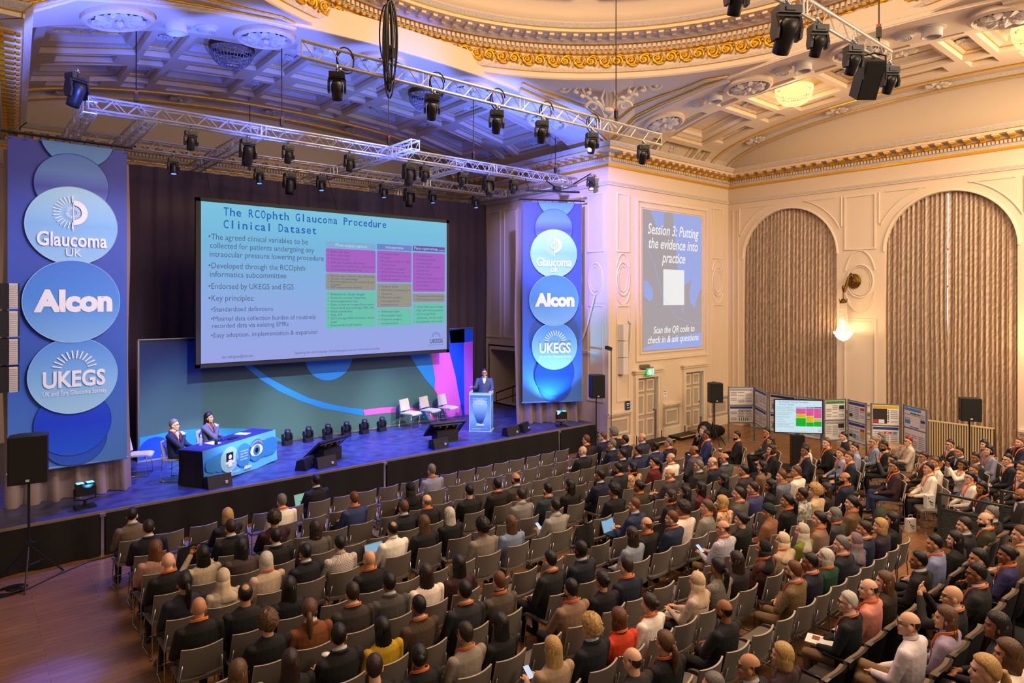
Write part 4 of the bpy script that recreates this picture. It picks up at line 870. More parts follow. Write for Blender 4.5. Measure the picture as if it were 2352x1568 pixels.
fixture('w',(14.7,13.75,8.45),-.6,-.5,'small spotlight shining warm white beside the pier corner',None,name='spotlight',lit=emis('warm_lens','ffd8b0',6))
TG='lights on the nearest truss'
fixture('b',(7.9,4.05,8.37),-.6,.7,'largest moving head on the nearest truss at the top right',TG)
for x,l in((6.75,'moving head at the top edge of the picture, left on the nearest truss'),(8.75,'moving head on the nearest truss, right of the largest one'),(9.85,'moving head on the nearest truss, before the hanging loudspeaker'),(11.2,'moving head at the right end of the nearest truss')): fixture('m',(x,4.05,8.37),-.6,.6,l,TG)
o=fixture('b',(1.62,14.7,8.95),.5,.5,'moving head at the left end of the front truss, clamp pointing up',MG); o.scale=(.8,.8,.8)
b=MB(); b.tube([(14.95,14.8,8.3),(14.7,13.75,8.47)],.022,6); tag(b.build('outrigger_pipe',BLACK),'thin black arm from the front truss end to the spotlight by the pier','bracket')
# hanging loudspeaker on the nearest truss
o=thing('hanging_loudspeaker','black loudspeaker box tilted downwards under the nearest truss','speaker',(10.6,4.05,8.38),-.7); M=Matrix.Rotation(.55,4,'X')
b=MB(); b.box((0,0,-.38),(.30,.28,.58)); b.xf(M); b.build('cabinet',BOXM,o); b=MB(); b.box((0,-.145,-.38),(.27,.012,.54)); b.xf(M); b.build('grille',GRL,o); b=MB(); b.tube([(-.17,0,-.40),(-.17,0,-.04),(0,0,0),(.17,0,-.04),(.17,0,-.40)],.015,5); b.build('bracket',BLACK,o)
# steel cables and chain hoists
CAB=mat('black_cable','08080a',.5)
def hang(x,y,z,zt,label):
    o=thing('hoist_chain',label,'chain',(x,y,z),0,'chains holding the trusses'); b=MB(); b.tube([(0,0,.25),(0,0,zt-z)],.012,5); b.build('chain',CAB,o)
    b=MB(); b.box((0,0,.17),(.07,.06,.16)); b.tube([(0,0,.0),(0,0,.25)],.015,5); b.build('hook',BLACK,o); b=MB(); b.box((0,0,.27),(.05,.05,.05)); b.build('red_shackle',mat('red_paint','a01818',.5),o)
for x,y,z,zt,l in((2.62,14.8,8.5,10.2,'chain holding the left of the front truss'),(5.55,14.8,8.5,10.5,'chain holding the front truss left of the middle'),(8.3,14.8,8.5,10.55,'chain holding the front truss at the jutting truss'),(11.0,14.8,8.5,10.45,'chain holding the front truss right of the middle'),(14.2,14.8,8.5,9.7,'chain holding the right of the front truss'),(2.3,20.2,8.45,9.9,'chain holding the left of the rear truss'),(6.6,20.2,8.45,10.5,'chain holding the middle of the rear truss'),(10.5,9.1,8.35,12.4,'long chain holding the right of the hall ladder truss'),(5.16,9.1,8.35,12.0,'long chain holding the left of the hall ladder truss'),(10.9,4.1,8.62,11.7,'chain holding the right end of the nearest truss')): hang(x,y,z,zt,l)
b=MB(); r=random.Random(3)
for i in range(9):
    w=r.uniform(.06,.22); h=r.uniform(.45,.75); a=r.uniform(0,6.28); top=9.35
    b.tube([(w*math.cos(a)*math.sin(t),w*math.sin(a)*math.sin(t)+.02*i-.08,top-h/1+h*math.cos(t)) for t in np.linspace(0,2*PI,22)],.012,5)
b.tube([(0,0,9.35),(0,0,10.4)],.03,6); tag(b.build('cable_coil',CAB,None,True,(5.05,9.0,-.1)),'hank of black cable hanging by the left of the hall ladder truss','cable')
for i,(x,y,z) in enumerate(((4.35,9.12,8.25),(6.0,9.12,8.25),(7.3,9.12,8.25),(8.5,9.12,8.25),(9.8,9.12,8.25))):
    b=MB(); b.tube([(.14*math.cos(t)+.01*t,.02*t-.06,.16*math.sin(t)) for t in np.linspace(0,4*PI,30)],.012,5); tag(b.build('cable_loop',CAB,None,True,(x,y,z)),'loop of black cable tied to the hall ladder truss, %s of five from the left'%('first','second','third','fourth','fifth')[i],'cable','cable loops on the hall ladder truss')
# black bar and line array beside the banners
b=MB(); b.tube([(12.75,14.55,7.85),(14.2,13.75,7.85)],.03,8); b.box((13.6,14.1,7.95),(.25,.12,.12)); b.tube([(13.6,14.1,7.95),(13.7,14.7,8.28)],.02,5); b.tube([(12.85,14.5,7.85),(12.9,14.75,8.28)],.015,5); tag(b.build('banner_rail',BLACK),'black rail hanging above the right banner','rail')
o=thing('line_array_speaker','white slatted line array speakers hanging left of the left banner','speaker',(.52,14.35,3.0),-.1)
ARW=mat('array_white','c8c4c0',.5)
for i in range(4):
    b=MB(); b.box((0,0,.25+.48*i),(.42,.35,.44)); b.build('cabinet',BOXM,o); b=MB()
    b.box((.14,-.18,.25+.48*i),(.12,.02,.44))
    for k in range(12): b.box((.14,-.195,.07+.48*i+.033*k),(.10,.012,.016))
    b.build('slatted_front',ARW,o)
# ================================================================ RIGHT SIDE OF THE HALL
def pa(loc,rz,zb,w,h,d,label):
    """loudspeaker and its tripod: two things"""
    o=thing('loudspeaker','black loudspeaker box %s'%label,'speaker',(loc[0],loc[1],loc[2]+zb),rz,'black loudspeakers on stands'); 
    P=[(-w/2,-d/2),(w/2,-d/2),(w/2,d/4),(w/4,d/2),(-w/4,d/2),(-w/2,d/4)]
    b=MB(); b.prism([(x,y,0) for x,y in P],(0,0,h)); b.build('cabinet',BOXM,o); b=MB(); b.box((0,-d/2-.006,h/2),(w-.03,.014,h-.03)); b.build('grille',GRL,o); b=MB(); b.box((0,-d/2-.016,.06),(.05,.006,.035)); b.build('badge',LAB,o)
    b=MB(); b.box((-w/2-.003,0,h*.42),(.012,.10,.10)); b.build('handle',BLACK,o)
    t=thing('speaker_stand','black tripod stand under the loudspeaker %s'%label,'stand',loc,rz,'black tripod speaker stands')
    b=MB(); b.tube([(0,0,.25),(0,0,zb)],.019,8); b.build('pole',BLACK,t)
    for k in range(3):
        a=2*PI*k/3+.5; b=MB(); c,s=math.cos(a),math.sin(a); b.tube([(0,0,.62),(.52*c,.52*s,.015)],.014,6); b.tube([(0,0,.28),(.26*c,.26*s,.32)],.009,5); b.build('leg',BLACK,t)
    b=MB(); b.box((0,0,.64),(.07,.07,.09)); b.box((.06,0,.64),(.06,.03,.03)); b.build('collar',BLACK,t)
pa((.80,13.25,0),math.radians(-8),1.66,.52,.76,.42,'at the left end of the stage')
pa((14.45,13.30,0),math.radians(-28),1.69,.42,.68,.38,'beside the pier at the right end of the stage')
pa((17.9,11.5,0),math.radians(-35),1.42,.40,.60,.36,'by the right door of the session wall')
pa((18.5,4.93,0),math.radians(-62),1.72,.42,.54,.36,'in front of the right window radiator')
o=thing('light_stand','thin black stand with a small spotlight on top, beside the pier','stand',(14.95,13.15,0)); b=MB(); b.tube([(0,0,.02),(0,0,3.12)],.014,6); b.build('pole',BLACK,o)
b=MB(); b.box((-.12,0,3.15),(.20,.12,.10),0,Matrix.Rotation(.3,3,'Y')); b.tube([(0,0,3.05),(-.02,0,3.14)],.02,5); b.build('spotlight_head',BLACK,o); b=MB(); b.lathe([(.001,0),(.20,0),(.20,.015),(.001,.03)],16); b.build('base_plate',BLACK,o)
b=MB(); b.tube([(14.98,14.55,3.1),(15.02,14.3,3.6),(15.05,14.0,4.5),(15.08,13.95,4.75)],.03,6); b.tube([(15.05,14.6,3.0),(15.05,13.7,2.95)],.02,5); b.box((15.06,14.58,3.05),(.1,.06,.15)); tag(b.build('wall_lift_arm',mat('white_enamel','d8d4d0',.4)),'white jointed lift arm on the pier side wall','bracket')
b=MB(); b.tube([(16.15,13.36,3.85),(16.02,13.34,2.88)],.035,6); b.box((16.13,13.38,3.9),(.12,.1,.06)); tag(b.build('wall_column_light',mat('white_enamel','d8d4d0')),'thin white angled tube on the session wall','light')
o=thing('column_speaker','white column loudspeaker of three boxes on the session wall','speaker',(15.70,13.33,2.3))
for i in range(3):
    b=MB(); b.prism([(-.15,.1,.52*i),(-.12,-.12,.52*i),(.12,-.12,.52*i),(.15,.1,.52*i)],(0,0,.50)); b.build('cabinet',mat('white_enamel','d8d4d0'),o)
# session panel on the wall
SP=thing('session_panel','session announcement projected on the cream wall, with white italic lettering','screen',(0,13.41,0))
b=MB(); b.box((18.42,0,5.24),(3.26,.01,4.6)); b.build('projected_background',ES('session_taupe','b0a5a8',.95),SP)
b=MB(); y=-.008
def blob(P,m=0,k=0): b.poly([(max(16.8,min(20.04,x)),y-.002*k,max(2.95,min(7.53,z))) for x,z in P],m)
blob([(17.15,7.53),(17.5,6.95),(17.75,6.9),(17.85,7.1),(17.9,7.53)]); blob([(18.35,7.53),(18.45,6.9),(18.6,6.0),(18.7,5.0),(18.9,4.2),(19.4,3.6),(20.04,3.3),(20.04,7.53)])
blob([(19.45,5.3),(19.3,4.9),(19.35,4.5),(19.6,4.3),(19.75,4.6),(19.9,4.9),(20.04,5.0),(20.04,3.2),(19.2,3.6),(18.95,4.2),(18.8,5.0)],1,1)
blob([(16.8,5.25),(17.0,5.2),(17.25,4.95),(17.3,4.65),(17.1,4.55),(16.8,4.75)],0,2); blob([(16.8,2.95),(16.8,3.05),(18.2,3.3),(20.04,3.45),(20.04,2.95)],0,3)
b.tube([(16.8,y,6.6),(17.4,y,5.7),(17.8,y,4.7),(18.6,y,4.0),(19.4,y,3.8),(20.0,y,3.75)],.012,4,0)
b.build('projected_shapes',[ES('session_blue','a6b0ea',.95),ES('session_taupe','b0a5a8')],SP)
b=MB(); b.box((18.42,-.012,5.02),(1.16,.008,1.2)); b.build('white_square',ES('session_white','f6f4f2',.95),SP)
b=MB()
for s,x0,x1,z,h in(('Session 3: Putting',17.0,19.85,6.76,.34),('the evidence into',17.05,19.8,6.30,.34),('practice',17.75,19.05,5.85,.34),('Scan the QR code to',17.3,19.6,3.50,.22),('check in & ask questions',17.0,19.85,3.18,.22)): put_text(b,s,x0,x1,z,-.02,0,h,.015,.25)
b.build('session_text',ES('session_white','f6f4f2'),SP)
# exit sign, notices, door step edges
o=thing('exit_sign','green illuminated exit sign with a running figure above the left door','sign',(16.9,13.25,2.36))
b=MB(); b.box((-.1,.1,.10),(.34,.16,.10)); b.box((0,0,.06),(.42,.03,.03)); b.build('bracket',mat('sign_grey','7c7a74',.4,.5),o)
b=MB(); b.box((.02,-.02,-.08),(.36,.02,.22)); b.build('lit_panel',ES('exit_green','18b050',1.6),o)
b=MB(); y=-.032; b.box((.02,y,-.08),(.10,.004,.18)); b.box((.155,y,-.08),(.06,.004,.20)); b.ell((-.085,y,-.01),(.018,.003,.018)); b.tube([(-.08,y,-.03),(-.10,y,-.09),(-.06,y,-.13),(-.07,y,-.17)],.012,4); b.tube([(-.10,y,-.09),(-.14,y,-.12)],.012,4); b.tube([(-.12,y,-.05),(-.05,y,-.06)],.010,4); b.build('white_pictogram',ES('exit_white','f0fff0',1.6),o)
b=MB(); b.box((0,0,.14),(.22,.012,.28)); b.box((0,-.007,.20),(.14,.004,.02),1); b.box((0,-.007,.15),(.1,.004,.02),1); b.box((0,-.007,.07),(.12,.004,.015),1); tag(b.build('blue_notice',[mat('notice_blue','16305c',.5),WHT],None,False,(16.02,13.40,1.13)),'dark blue notice standing on the dado rail left of the exit door','notice')
b=MB(); b.box((0,0,.13),(.18,.01,.26)); b.box((0,-.006,.15),(.03,.004,.06),1); b.box((0,-.006,.23),(.12,.004,.02),1); b.box((0,-.006,.04),(.06,.004,.02),1); tag(b.build('white_notice',[PAPER,BLACK],None,False,(17.96,13.43,1.30)),'white paper notice between the two doors','notice')
YEL=mat('yellow_tape','c8a80c',.5)
for x0,x1,l in((16.5,17.6,'yellow striped step edge at the exit door'),(17.9,19.0,'yellow striped step edge right of the exit door')):
    b=MB(); b.box(((x0+x1)/2,13.0,.05),(x1-x0,.5,.10)); b.box(((x0+x1)/2,12.76,.101),(x1-x0,.08,.006),1); tag(b.build('step_ramp',[BLACK,YEL]),l,'step','yellow edged floor steps')
# window curtains
def damask():
    m=bpy.data.materials.new('damask_cloth'); m.use_nodes=True; N=m.node_tree.nodes; L=m.node_tree.links; bs=N['Principled BSDF']; bs.inputs['Roughness'].default_value=.5
    tc=N.new('ShaderNodeTexCoord'); mp=N.new('ShaderNodeMapping'); mp.inputs['Scale'].default_value=(3.4,3.4,2.2); L.new(tc.outputs['Object'],mp.inputs[0])
    w=N.new('ShaderNodeTexWave'); w.wave_type='RINGS'; w.inputs['Scale'].default_value=1.1; w.inputs['Distortion'].default_value=9; w.inputs['Detail'].default_value=2.5; w.inputs['Detail Scale'].default_value=1.4; L.new(mp.outputs[0],w.inputs[0])
    r=N.new('ShaderNodeValToRGB'); r.color_ramp.elements[0].position=.42; r.color_ramp.elements[0].color=lin('a68e78')+(1,); r.color_ramp.elements[1].position=.55; r.color_ramp.elements[1].color=lin('bca690')+(1,); L.new(w.outputs[0],r.inputs[0]); L.new(r.outputs[0],bs.inputs[0]); return m
DAM=damask()
def wcurtain(w,s,gap,label,tie=None):
    """half curtain: s=+1 is the half nearer the session wall; hangs inside the arch and spills to the floor"""
    b=MB(); n=70; nv=26; rng=random.Random(int(w*10+s)); ph=[rng.uniform(-1.2,1.2) for _ in range(40)]
    def f(u,v):
        a=u*(HW+.02)-.004; top=SPR+math.sqrt(max(.02,(HW+.03)**2-min(a,HW)**2)); z=top+(.12-top)*v
        g=gap*math.exp(-((z-4.6)/1.6)**2)
        if tie is not None: g=gap*max(0,min(1,(z-tie)/1.2))*(1 if z>tie else 0)+.10*math.exp(-((z-tie+.9)/.6)**2)*0
        pull=0
        y=a+g*(1-u)**2
        q=u*13; k=math.sin(2*PI*q+ph[int(q)])+.4*math.sin(4.4*PI*q+1)
        amp=.06*(.7+.3*v)
        if tie is not None and u<.5: y-=.0
        return (XW+.16-amp*k-.05*math.sin(PI*v),w+s*y,z)
    b.grid(f,n,nv); o=tag(b.build('window_curtain',DAM,None,True),label,'curtain','damask window curtains')
    b=MB(); b.tube([(XW+.2,w+s*(.01+t*HW),SPR+math.sqrt(max(.001,HW*HW-(t*HW)**2))-.02) for t in np.linspace(0,.995,14)],.02,5); b.build('heading_tape',DAM,o)
wcurtain(11.15,1,.012,'left half of the brown damask curtain in the window beside the session wall'); wcurtain(11.15,-1,.006,'right half of the brown damask curtain in the window beside the session wall')
wcurtain(6.37,1,.026,'left half of the brown damask curtain in the window behind the right loudspeaker',3.0); wcurtain(6.37,-1,.022,'right half of the brown damask curtain in the window behind the right loudspeaker',3.0)
# radiators
RAD=mat('radiator_slats','c8b48c',.5); RADB=mat('radiator_shadow_gap','2c2014',.8)
for y0,y1,l in((5.2,6.95,'slatted cream radiator cover under the right window'),(9.9,12.4,'slatted cream radiator cover behind the poster boards')):
    o=thing('radiator',l,'radiator',(21.62,y0,0),0,'slatted radiators under the windows'); b=MB(); b.box((.08,(y1-y0)/2,.56),(.06,y1-y0,.98)); b.build('back_panel',RADB,o)
    b=MB(); n=int((y1-y0)/.062)
    for i in range(n): b.box((0,(i+.5)*(y1-y0)/n,.57),(.07,.034,.98))
    b.box((.03,(y1-y0)/2,1.07),(.14,y1-y0,.03)); b.build('slats',RAD,o)
# wall lamps
GLS=emis('crystal_lit','ffe6b8',2.6); GLC=mat('crystal','e8dcc8',.12,spec=1,alpha=.55); BRZ=mat('antique_brass','6a4c18',.4,.8,bump=.5)
for y,l in((8.93,'crystal wall lamp on a brass bracket between the two windows'),):
    o=thing('wall_lamp',l,'lamp',(XW,y,5.2)); b=MB()
    for r,x in((.22,-.03),(.17,-.08),(.1,-.13)): b.ell((x,0,0),(.05,r,r*1.1),10,8)
    b.tube([(-.1,0,.02),(-.22,.02,.22),(-.3,.05,.12),(-.36,.1,-.15),(-.42,.14,-.35),(-.45,.16,-.32)],[.05,.05,.04,.05,.035,.03],7); b.ell((-.45,.16,-.22),(.04,.04,.09)); b.tube([(-.45,.16,-.3),(-.45,.16,-.62)],.015,5); b.build('brass_bracket',BRZ,o,True)
    c=(-.45,.16,0); b=MB(); b.lathe([(.001,-.55),(.09,-.62),(.11,-.68),(.10,-.70)],14,c); 
    for k in range(8): a=k*PI/4; b.tube([(c[0]+.09*math.cos(a),c[1]+.09*math.sin(a),-.68),(c[0]+.13*math.cos(a),c[1]+.13*math.sin(a),-.56)],.012,4)
    b.build('crown_ring',BRZ,o,True)
    b=MB()
    for k in range(20):
        a=2*PI*k/20
        for j in range(16):
            t=j/15; r=.09+.0*t+.14*t**2.2; b.ell((c[0]+r*math.cos(a),c[1]+r*math.sin(a),-.72-.95*t),(.011,.011,.022),5,4)
    b.build('bead_strands',GLC,o,True)
    b=MB(); b.lathe([(.25,-1.62),(.25,-1.68),(.21,-1.78),(.12,-1.86),(.03,-1.9),(.001,-1.92)],24,c)
    for k in range(24): a=2*PI*k/24; b.ell((c[0]+.27*math.cos(a),c[1]+.27*math.sin(a),-1.64),(.018,.018,.05),5,4)
    b.lathe([(.001,-1.2),(.05,-1.25),(.07,-1.5),(.001,-1.6)],12,c); b.build('lit_crystal_bowl',GLS,o,True)
# ceiling chandeliers in the coffers
def chand(P,up,u,v,lit,label):
    p=Vector(P(u,v,.2)); o=thing('ceiling_chandelier',label,'chandelier',p,0,'bead bowl chandeliers in the coffers'); m=emis('chandelier_lit','ffd890',1.5) if lit else mat('crystal_unlit','8a8aa0',.2,spec=1)
    b=MB()
    for j in range(7):
        t=j/6; r=.5*math.cos(t*1.25); z=-.10-.40*math.sin(t*PI/2); b.tube([(r*math.cos(2*PI*k/40),r*math.sin(2*PI*k/40),z) for k in range(40)],.012,4,closed=True)
    for k in range(36):
        a=2*PI*k/36; b.tube([(.5*math.cos(t*1.25)*math.cos(a),.5*math.cos(t*1.25)*math.sin(a),-.10-.40*math.sin(t*PI/2)) for t in np.linspace(0,1,8)],.008,4)
    b.build('bead_bowl',m,o,True)
    b=MB(); b.lathe([(.52,0),(.52,-.11),(.49,-.12)],30); b.build('rim',m if lit else BRZ,o,True)
    if lit: b=MB(); b.lathe([(.001,-.30),(.3,-.22),(.4,-.08),(.001,-.02)],20); b.build('glowing_core',emis('chandelier_core','ffc870',2.2),o,True)
chand(PR,UPR,2.8,18.41,True,'lit bead chandelier in the right arm ceiling'); chand(PR,UPR,-2.8,18.41,True,'lit bead chandelier in the coffer at the right picture edge')
chand(PS,UPS,-2.75,16.48,False,'unlit bead chandelier in the stage ceiling, over the left truss'); chand(PS,UPS,2.75,16.48,False,'unlit bead chandelier in the stage ceiling, behind the hall ladder truss')
# television on a black column
tv=thing('television','large television showing the data slide on a black column stand','television',(17.55,8.69,0),math.radians(-49))
b=MB(); b.box((0,0,.46),(.34,.20,.86)); b.build('column',BLACK,tv); b=MB(); b.box((0,0,.015),(.8,.55,.03)); b.build('base_plate',BLACK,tv)
b=MB(); b.box((0,-.08,1.42),(1.27,.05,.93)); b.build('bezel',BLACK,tv)
pal2=(ES('tv_background','cfe8f2',.95),ES('tv_title','4c8cc8',.9),ES('tv_text','8494a8',.9),ES('tv_head','a8c4e0',.9),ES('tv_pink','f060a0',.9),ES('tv_yellow','f0c800',.9),ES('tv_green','10c020',.9),ES('tv_white','e0f0f8',.9),(ES('tv_head2','7a8cd4',.9),ES('tv_head3','40388c',.9)),ES('tv_small','6a4a60',.9))
slide(tv,lambda x,z:((x-7.875)*.171,(z-5.03)*.225+1.42),pal2,-.112)
# poster boards
BFR=mat('board_frame','8c8c96',.4,.6); BPN=mat('board_felt','7c8290',.8); PW=mat('poster_white','dcdcdc',.6); PB=mat('poster_blue','223a80',.6); PG=mat('poster_green','2c8048',.6); PD=mat('poster_dark','2c2430',.6); PY=mat('poster_yellow','d0a81c',.6); PGR=mat('poster_grey_text','9a9aa6',.6); PR_=mat('poster_red','b03048',.6); PC=mat('poster_sky','3c8cd8',.6)
PM=[PW,PB,PG,PD,PY,PGR,PR_,PC]
brds=[((18.99,11.71),(19.65,11.16),'first from the left, with a navy banded poster',1),((19.66,11.14),(18.80,10.25),'second from the left, turned edge on with a small yellow square',2),((18.82,10.21),(18.76,9.30),'third from the left, half hidden by the television',3),((18.74,9.25),(18.72,8.55),'hidden behind the television',3),((18.70,8.50),(19.30,8.13),'with the green headed poster right of the television',4),((19.29,8.08),(18.94,7.43),'with navy headings and an orange picture',5),((19.01,7.37),(19.45,6.76),'with the dark brown poster and numbers 1 2 3',6),((19.52,6.72),(18.96,5.97),'last on the right, with a bright blue heading',7)]
for (p,q,l,k) in brds:
    p=Vector(p);q=Vector(q); L=(q-p).length; ang=math.atan2((q-p).y,(q-p).x); mid=(p+q)/2
    o=thing('poster_board','grey folding poster board, %s'%l,'board',(mid.x,mid.y,0),ang,'folding poster boards by the windows'); w=L
    n=Matrix.Rotation(ang,3,'Z')@Vector((0,-1,0)); fl=1 if n.dot(Vector((-mid.x,-mid.y,0)))>0 else -1
    b=MB(); b.box((0,0,1.18),(w-.04,.02,1.12)); b.build('felt_panel',BPN,o)
    b=MB()
    for s in(-1,1): b.box((s*(w/2-.02),0,.90),(.035,.035,1.78))
    b.box((0,0,1.76),(w,.03,.03)); b.box((0,0,.61),(w,.03,.03)); b.box((0,0,1.18),(w,.03,.02)); b.build('frame',BFR,o)
    for s in(-1,1): b=MB(); b.lathe([(.001,.0),(.16,0),(.16,.012),(.001,.02)],16,(s*(w/2-.02),0,0)); b.build('foot_plate',BFR,o)
    # posters: two per board, printed rectangles
    b=MB(); W2=w-.10
    def R(x0,x1,z0,z1,m,d): b.box((fl*0+(x0+x1)/2*W2*fl-0,-fl*(.014+.002*d),(z0+z1)/2),((x1-x0)*W2,.002,z1-z0),m)
    rr=random.Random(k*7)
    for z0,z1,t in((1.20,1.74,0),(.63,1.16,1)):
        R(-.5,.5,z0,z1,0 if not(k==6 and t==0) else 0,0)
        hc={1:(5,1),2:(1,1),3:(3,1),4:(2,5),5:(1,1),6:(4,1),7:(7,0)}[k][t]
        R(-.48,.48 if k!=7 else .30,z1-.09,z1-.015,hc,1)
        for c in range(3):
            x0=-.46+.32*c
            for i in range(7):
                if rr.random()<.15: continue
                R(x0,x0+.27,z1-.16-.05*i,z1-.14-.05*i+.008,5,1)
        if k==6 and t==0: R(-.48,.05,z0+.04,z1-.1,3,2); R(-.48,-.3,z0+.05,z0+.15,6,3); R(-.27,-.05,z0+.05,z0+.15,0,3); [R(.08,.12,z0+.08+.06*i,z0+.11+.06*i,3,2) for i in range(6)]
        if k==6 and t==1:
            for x,c,s in((-.14,4,'1'),(.06,6,'2'),(.27,1,'3')): put=MB(); put_text(put,s,0,.045,0,0,c,.06); put.v=[(fl*x*W2+v[0]*1*fl,-fl*.022,z1-.20+v[2]) for v in put.v]; b.add(put.v,put.f,c); R(x+.08,x+.15,z1-.20,z1-.14,{4:6,6:6,1:7}[c],2)
        if k==5: R(.22,.46,z1-.2,z1-.13,6,2); R(-.46,-.25,z0+.12,z0+.2,3,2); R(.28,.46,z0+.15,z0+.35,4,2) if t else None; R(-.2,-.05,z0+.1,z0+.22,7,2) if t else None
        if k==7 and t==0: [R(-.2+.16*i,-.08+.16*i,z1-.17,z1-.13,c,2) for i,c in enumerate((2,1,6))]; R(-.18,.25,z0+.04,z0+.32,0,2); R(-.45,-.2,z0+.1,z0+.2,7,2); R(.28,.48,z0+.2,z0+.27,1,2); R(-.2,.2,z0+.02,z0+.05,7,3)
        if k==1 and t==1: [R(-.1+.09*i,-.06+.09*i,z0+.04,z0+.16,2,2) for i in range(5)]; [ (b.tube([((fl*(-.05+.13*i)*W2+.04*math.cos(a)),-fl*.02,z1-.16+.04*math.sin(a)) for a in np.linspace(0,2*PI,14)],.006,4,3)) for i in range(4)]
        if k==2: R(.0,.14,z1-.36,z1-.27,4,2)
        if k==3: R(-.4,-.1,z0+.1,z0+.25,2,2)
        if k==4 and t==0: R(.2,.45,z1-.25,z1-.14,3,2)
        if k==4 and t==1: R(.15,.45,z1-.2,z1-.08,3,2); [R(.15+.06*i,.18+.06*i,z0+.06,z0+.1+.02*i,2,2) for i in range(5)]
    b.build('posters',PM,o)
# video camera on the boards, bags and black bundle behind
o=thing('video_camera','black video camera beside the first poster board','camera',(18.75,12.1,1.85),.4); b=MB(); b.box((0,0,0),(.34,.12,.13)); b.build('body',BLACK,o); b=MB(); b.tube([(-.17,0,0),(-.30,0,0)],.05,10); b.build('lens_barrel',BLACK,o); b=MB(); b.tube([(0,0,-.07),(0,0,-1.85)],.018,6); b.tube([(0,0,-1.2),(.3,.2,-1.85)],.012,5); b.tube([(0,0,-1.2),(-.3,.2,-1.85)],.012,5); b.build('tripod',BLACK,o)
b=MB(); b.ell((19.3,12.4,.2),(.45,.3,.2),12,8); b.ell((18.9,12.5,.28),(.25,.25,.28),12,8); tag(b.build('bag_pile',mat('black_bag','0c0c0e',.7,bump=.3,bscale=9),None,True),'heap of black bags on the floor behind the first poster board','bag')
o=thing('plastic_bottle','clear bottle on the floor by the right door','bottle',(18.6,12.6,0)); b=MB(); b.lathe([(.001,0),(.035,0),(.035,.18),(.014,.22),(.014,.25),(.001,.25)],12); b.build('bottle_body',mat('clear_plastic','b8c8e8'),o,True)
# low table with plants before the boards
o=thing('side_table','low round side table beside the poster boards, with a laptop','table',(18.85,6.9,0)); b=MB(); b.lathe([(.001,.70),(.45,.70),(.45,.74),(.001,.74)],24); b.build('table_top',mat('table_wood','b08c68',.4),o); b=MB(); b.tube([(0,0,0),(0,0,.7)],.04,8); b.build('leg',BLACK,o)
LEAF=mat('leaf_green','3c8c1c',.5,vary=.4,vscale=6)
b=MB(); r=random.Random(5)
for i in range(90): x,y,z=r.gauss(0,.22),r.gauss(0,.2),.12+abs(r.gauss(.16,.12)); a=r.uniform(0,6.28); d=Vector((math.cos(a),math.sin(a),.4))*.09; n=Vector((-math.sin(a),math.cos(a),0))*.03; p=Vector((x,y,z)); b.poly([p,p+d*.5+n,p+d,p+d*.5-n])
pl_=thing('potted_plant','bright green leafy plant on the floor before the poster boards','plant',(18.45,7.75,0)); b.build('foliage',LEAF,pl_); b=MB(); b.lathe([(.001,0),(.14,0),(.18,.2),(.16,.2),(.001,.18)],16); b.build('pot',mat('plant_pot','5c4a3c',.7),pl_)
# guard rails by the raised seats, stairs rail behind the stage
RAILM=mat('rail_steel_paint','3c4442',.4,.4); MESHM=mat('rail_mesh','2c3432',.6,bump=1,bscale=60)
for x,y0,y1,l in((13.98,3.25,4.2,'dark green guard rail beside the aisle, left of the two'),(15.08,2.4,3.5,'dark green guard rail at the right picture edge')):
    o=thing('guard_rail',l,'rail',(x,y0,0),0,'guard rails by the raised seats'); L=y1-y0
    for y in(0,L): b=MB(); b.box((0,y,.5),(.05,.06,1.0)); b.build('post',RAILM,o)
    b=MB(); b.box((0,L/2,1.0),(.06,L+.04,.035)); b.box((0,L/2,.72),(.03,L,.03)); b.box((0,L/2,.08),(.03,L,.03)); b.build('hand_rail',RAILM,o)
    b=MB(); b.box((0,L/2,.40),(.02,L-.06,.62)); b.build('mesh_panel',MESHM,o)
o=thing('stair_rail','black stair handrail behind the right end of the stage','rail',(15.6,18.2,SZ)); b=MB(); P=[(-.5,.7,.35),(.9,-.4,1.0)]; b.tube(P,.025,6); b.tube([(-.5,.7,.05),(.9,-.4,.6)],.018,5)
for t in(0,.35,.7,1): p=Vector(P[0]).lerp(Vector(P[1]),t); b.tube([(p.x,p.y,0),p],.02,5)
b.build('rail_bars',BLACK,o)
# microphone stand in the audience
o=thing('microphone_stand','black microphone stand with a boom in the right audience aisle','microphone',(12.7,5.55,0)); b=MB(); b.tube([(0,0,.02),(0,0,1.35)],.013,6); b.build('pole',BLACK,o); b=MB(); b.lathe([(.001,0),(.15,0),(.15,.02),(.001,.03)],16); b.build('base_plate',BLACK,o); b=MB(); b.tube([(-.22,.06,1.28),(.06,-.02,1.42)],.017,8); b.ell((.09,-.03,1.435),(.03,.03,.03)); b.build('microphone',mat('mic_grey','3c4450',.4,.5),o,True)
# cables on the floor by the left speaker
b=MB(); b.tube([(.5,13.1,.012),(.7,12.9,.012),(1.2,13.3,.012),(1.7,13.62,.012),(2.4,13.66,.012)],.012,5); 
for i in range(5): b.tube([(.45+.2*math.cos(t)+.03*i,13.0+.16*math.sin(t),.012+.01*i) for t in np.linspace(0,2*PI,20)],.010,4)
tag(b.build('floor_cable',CAB,None,True),'black cable curled on the floor round the left speaker stand','cable')
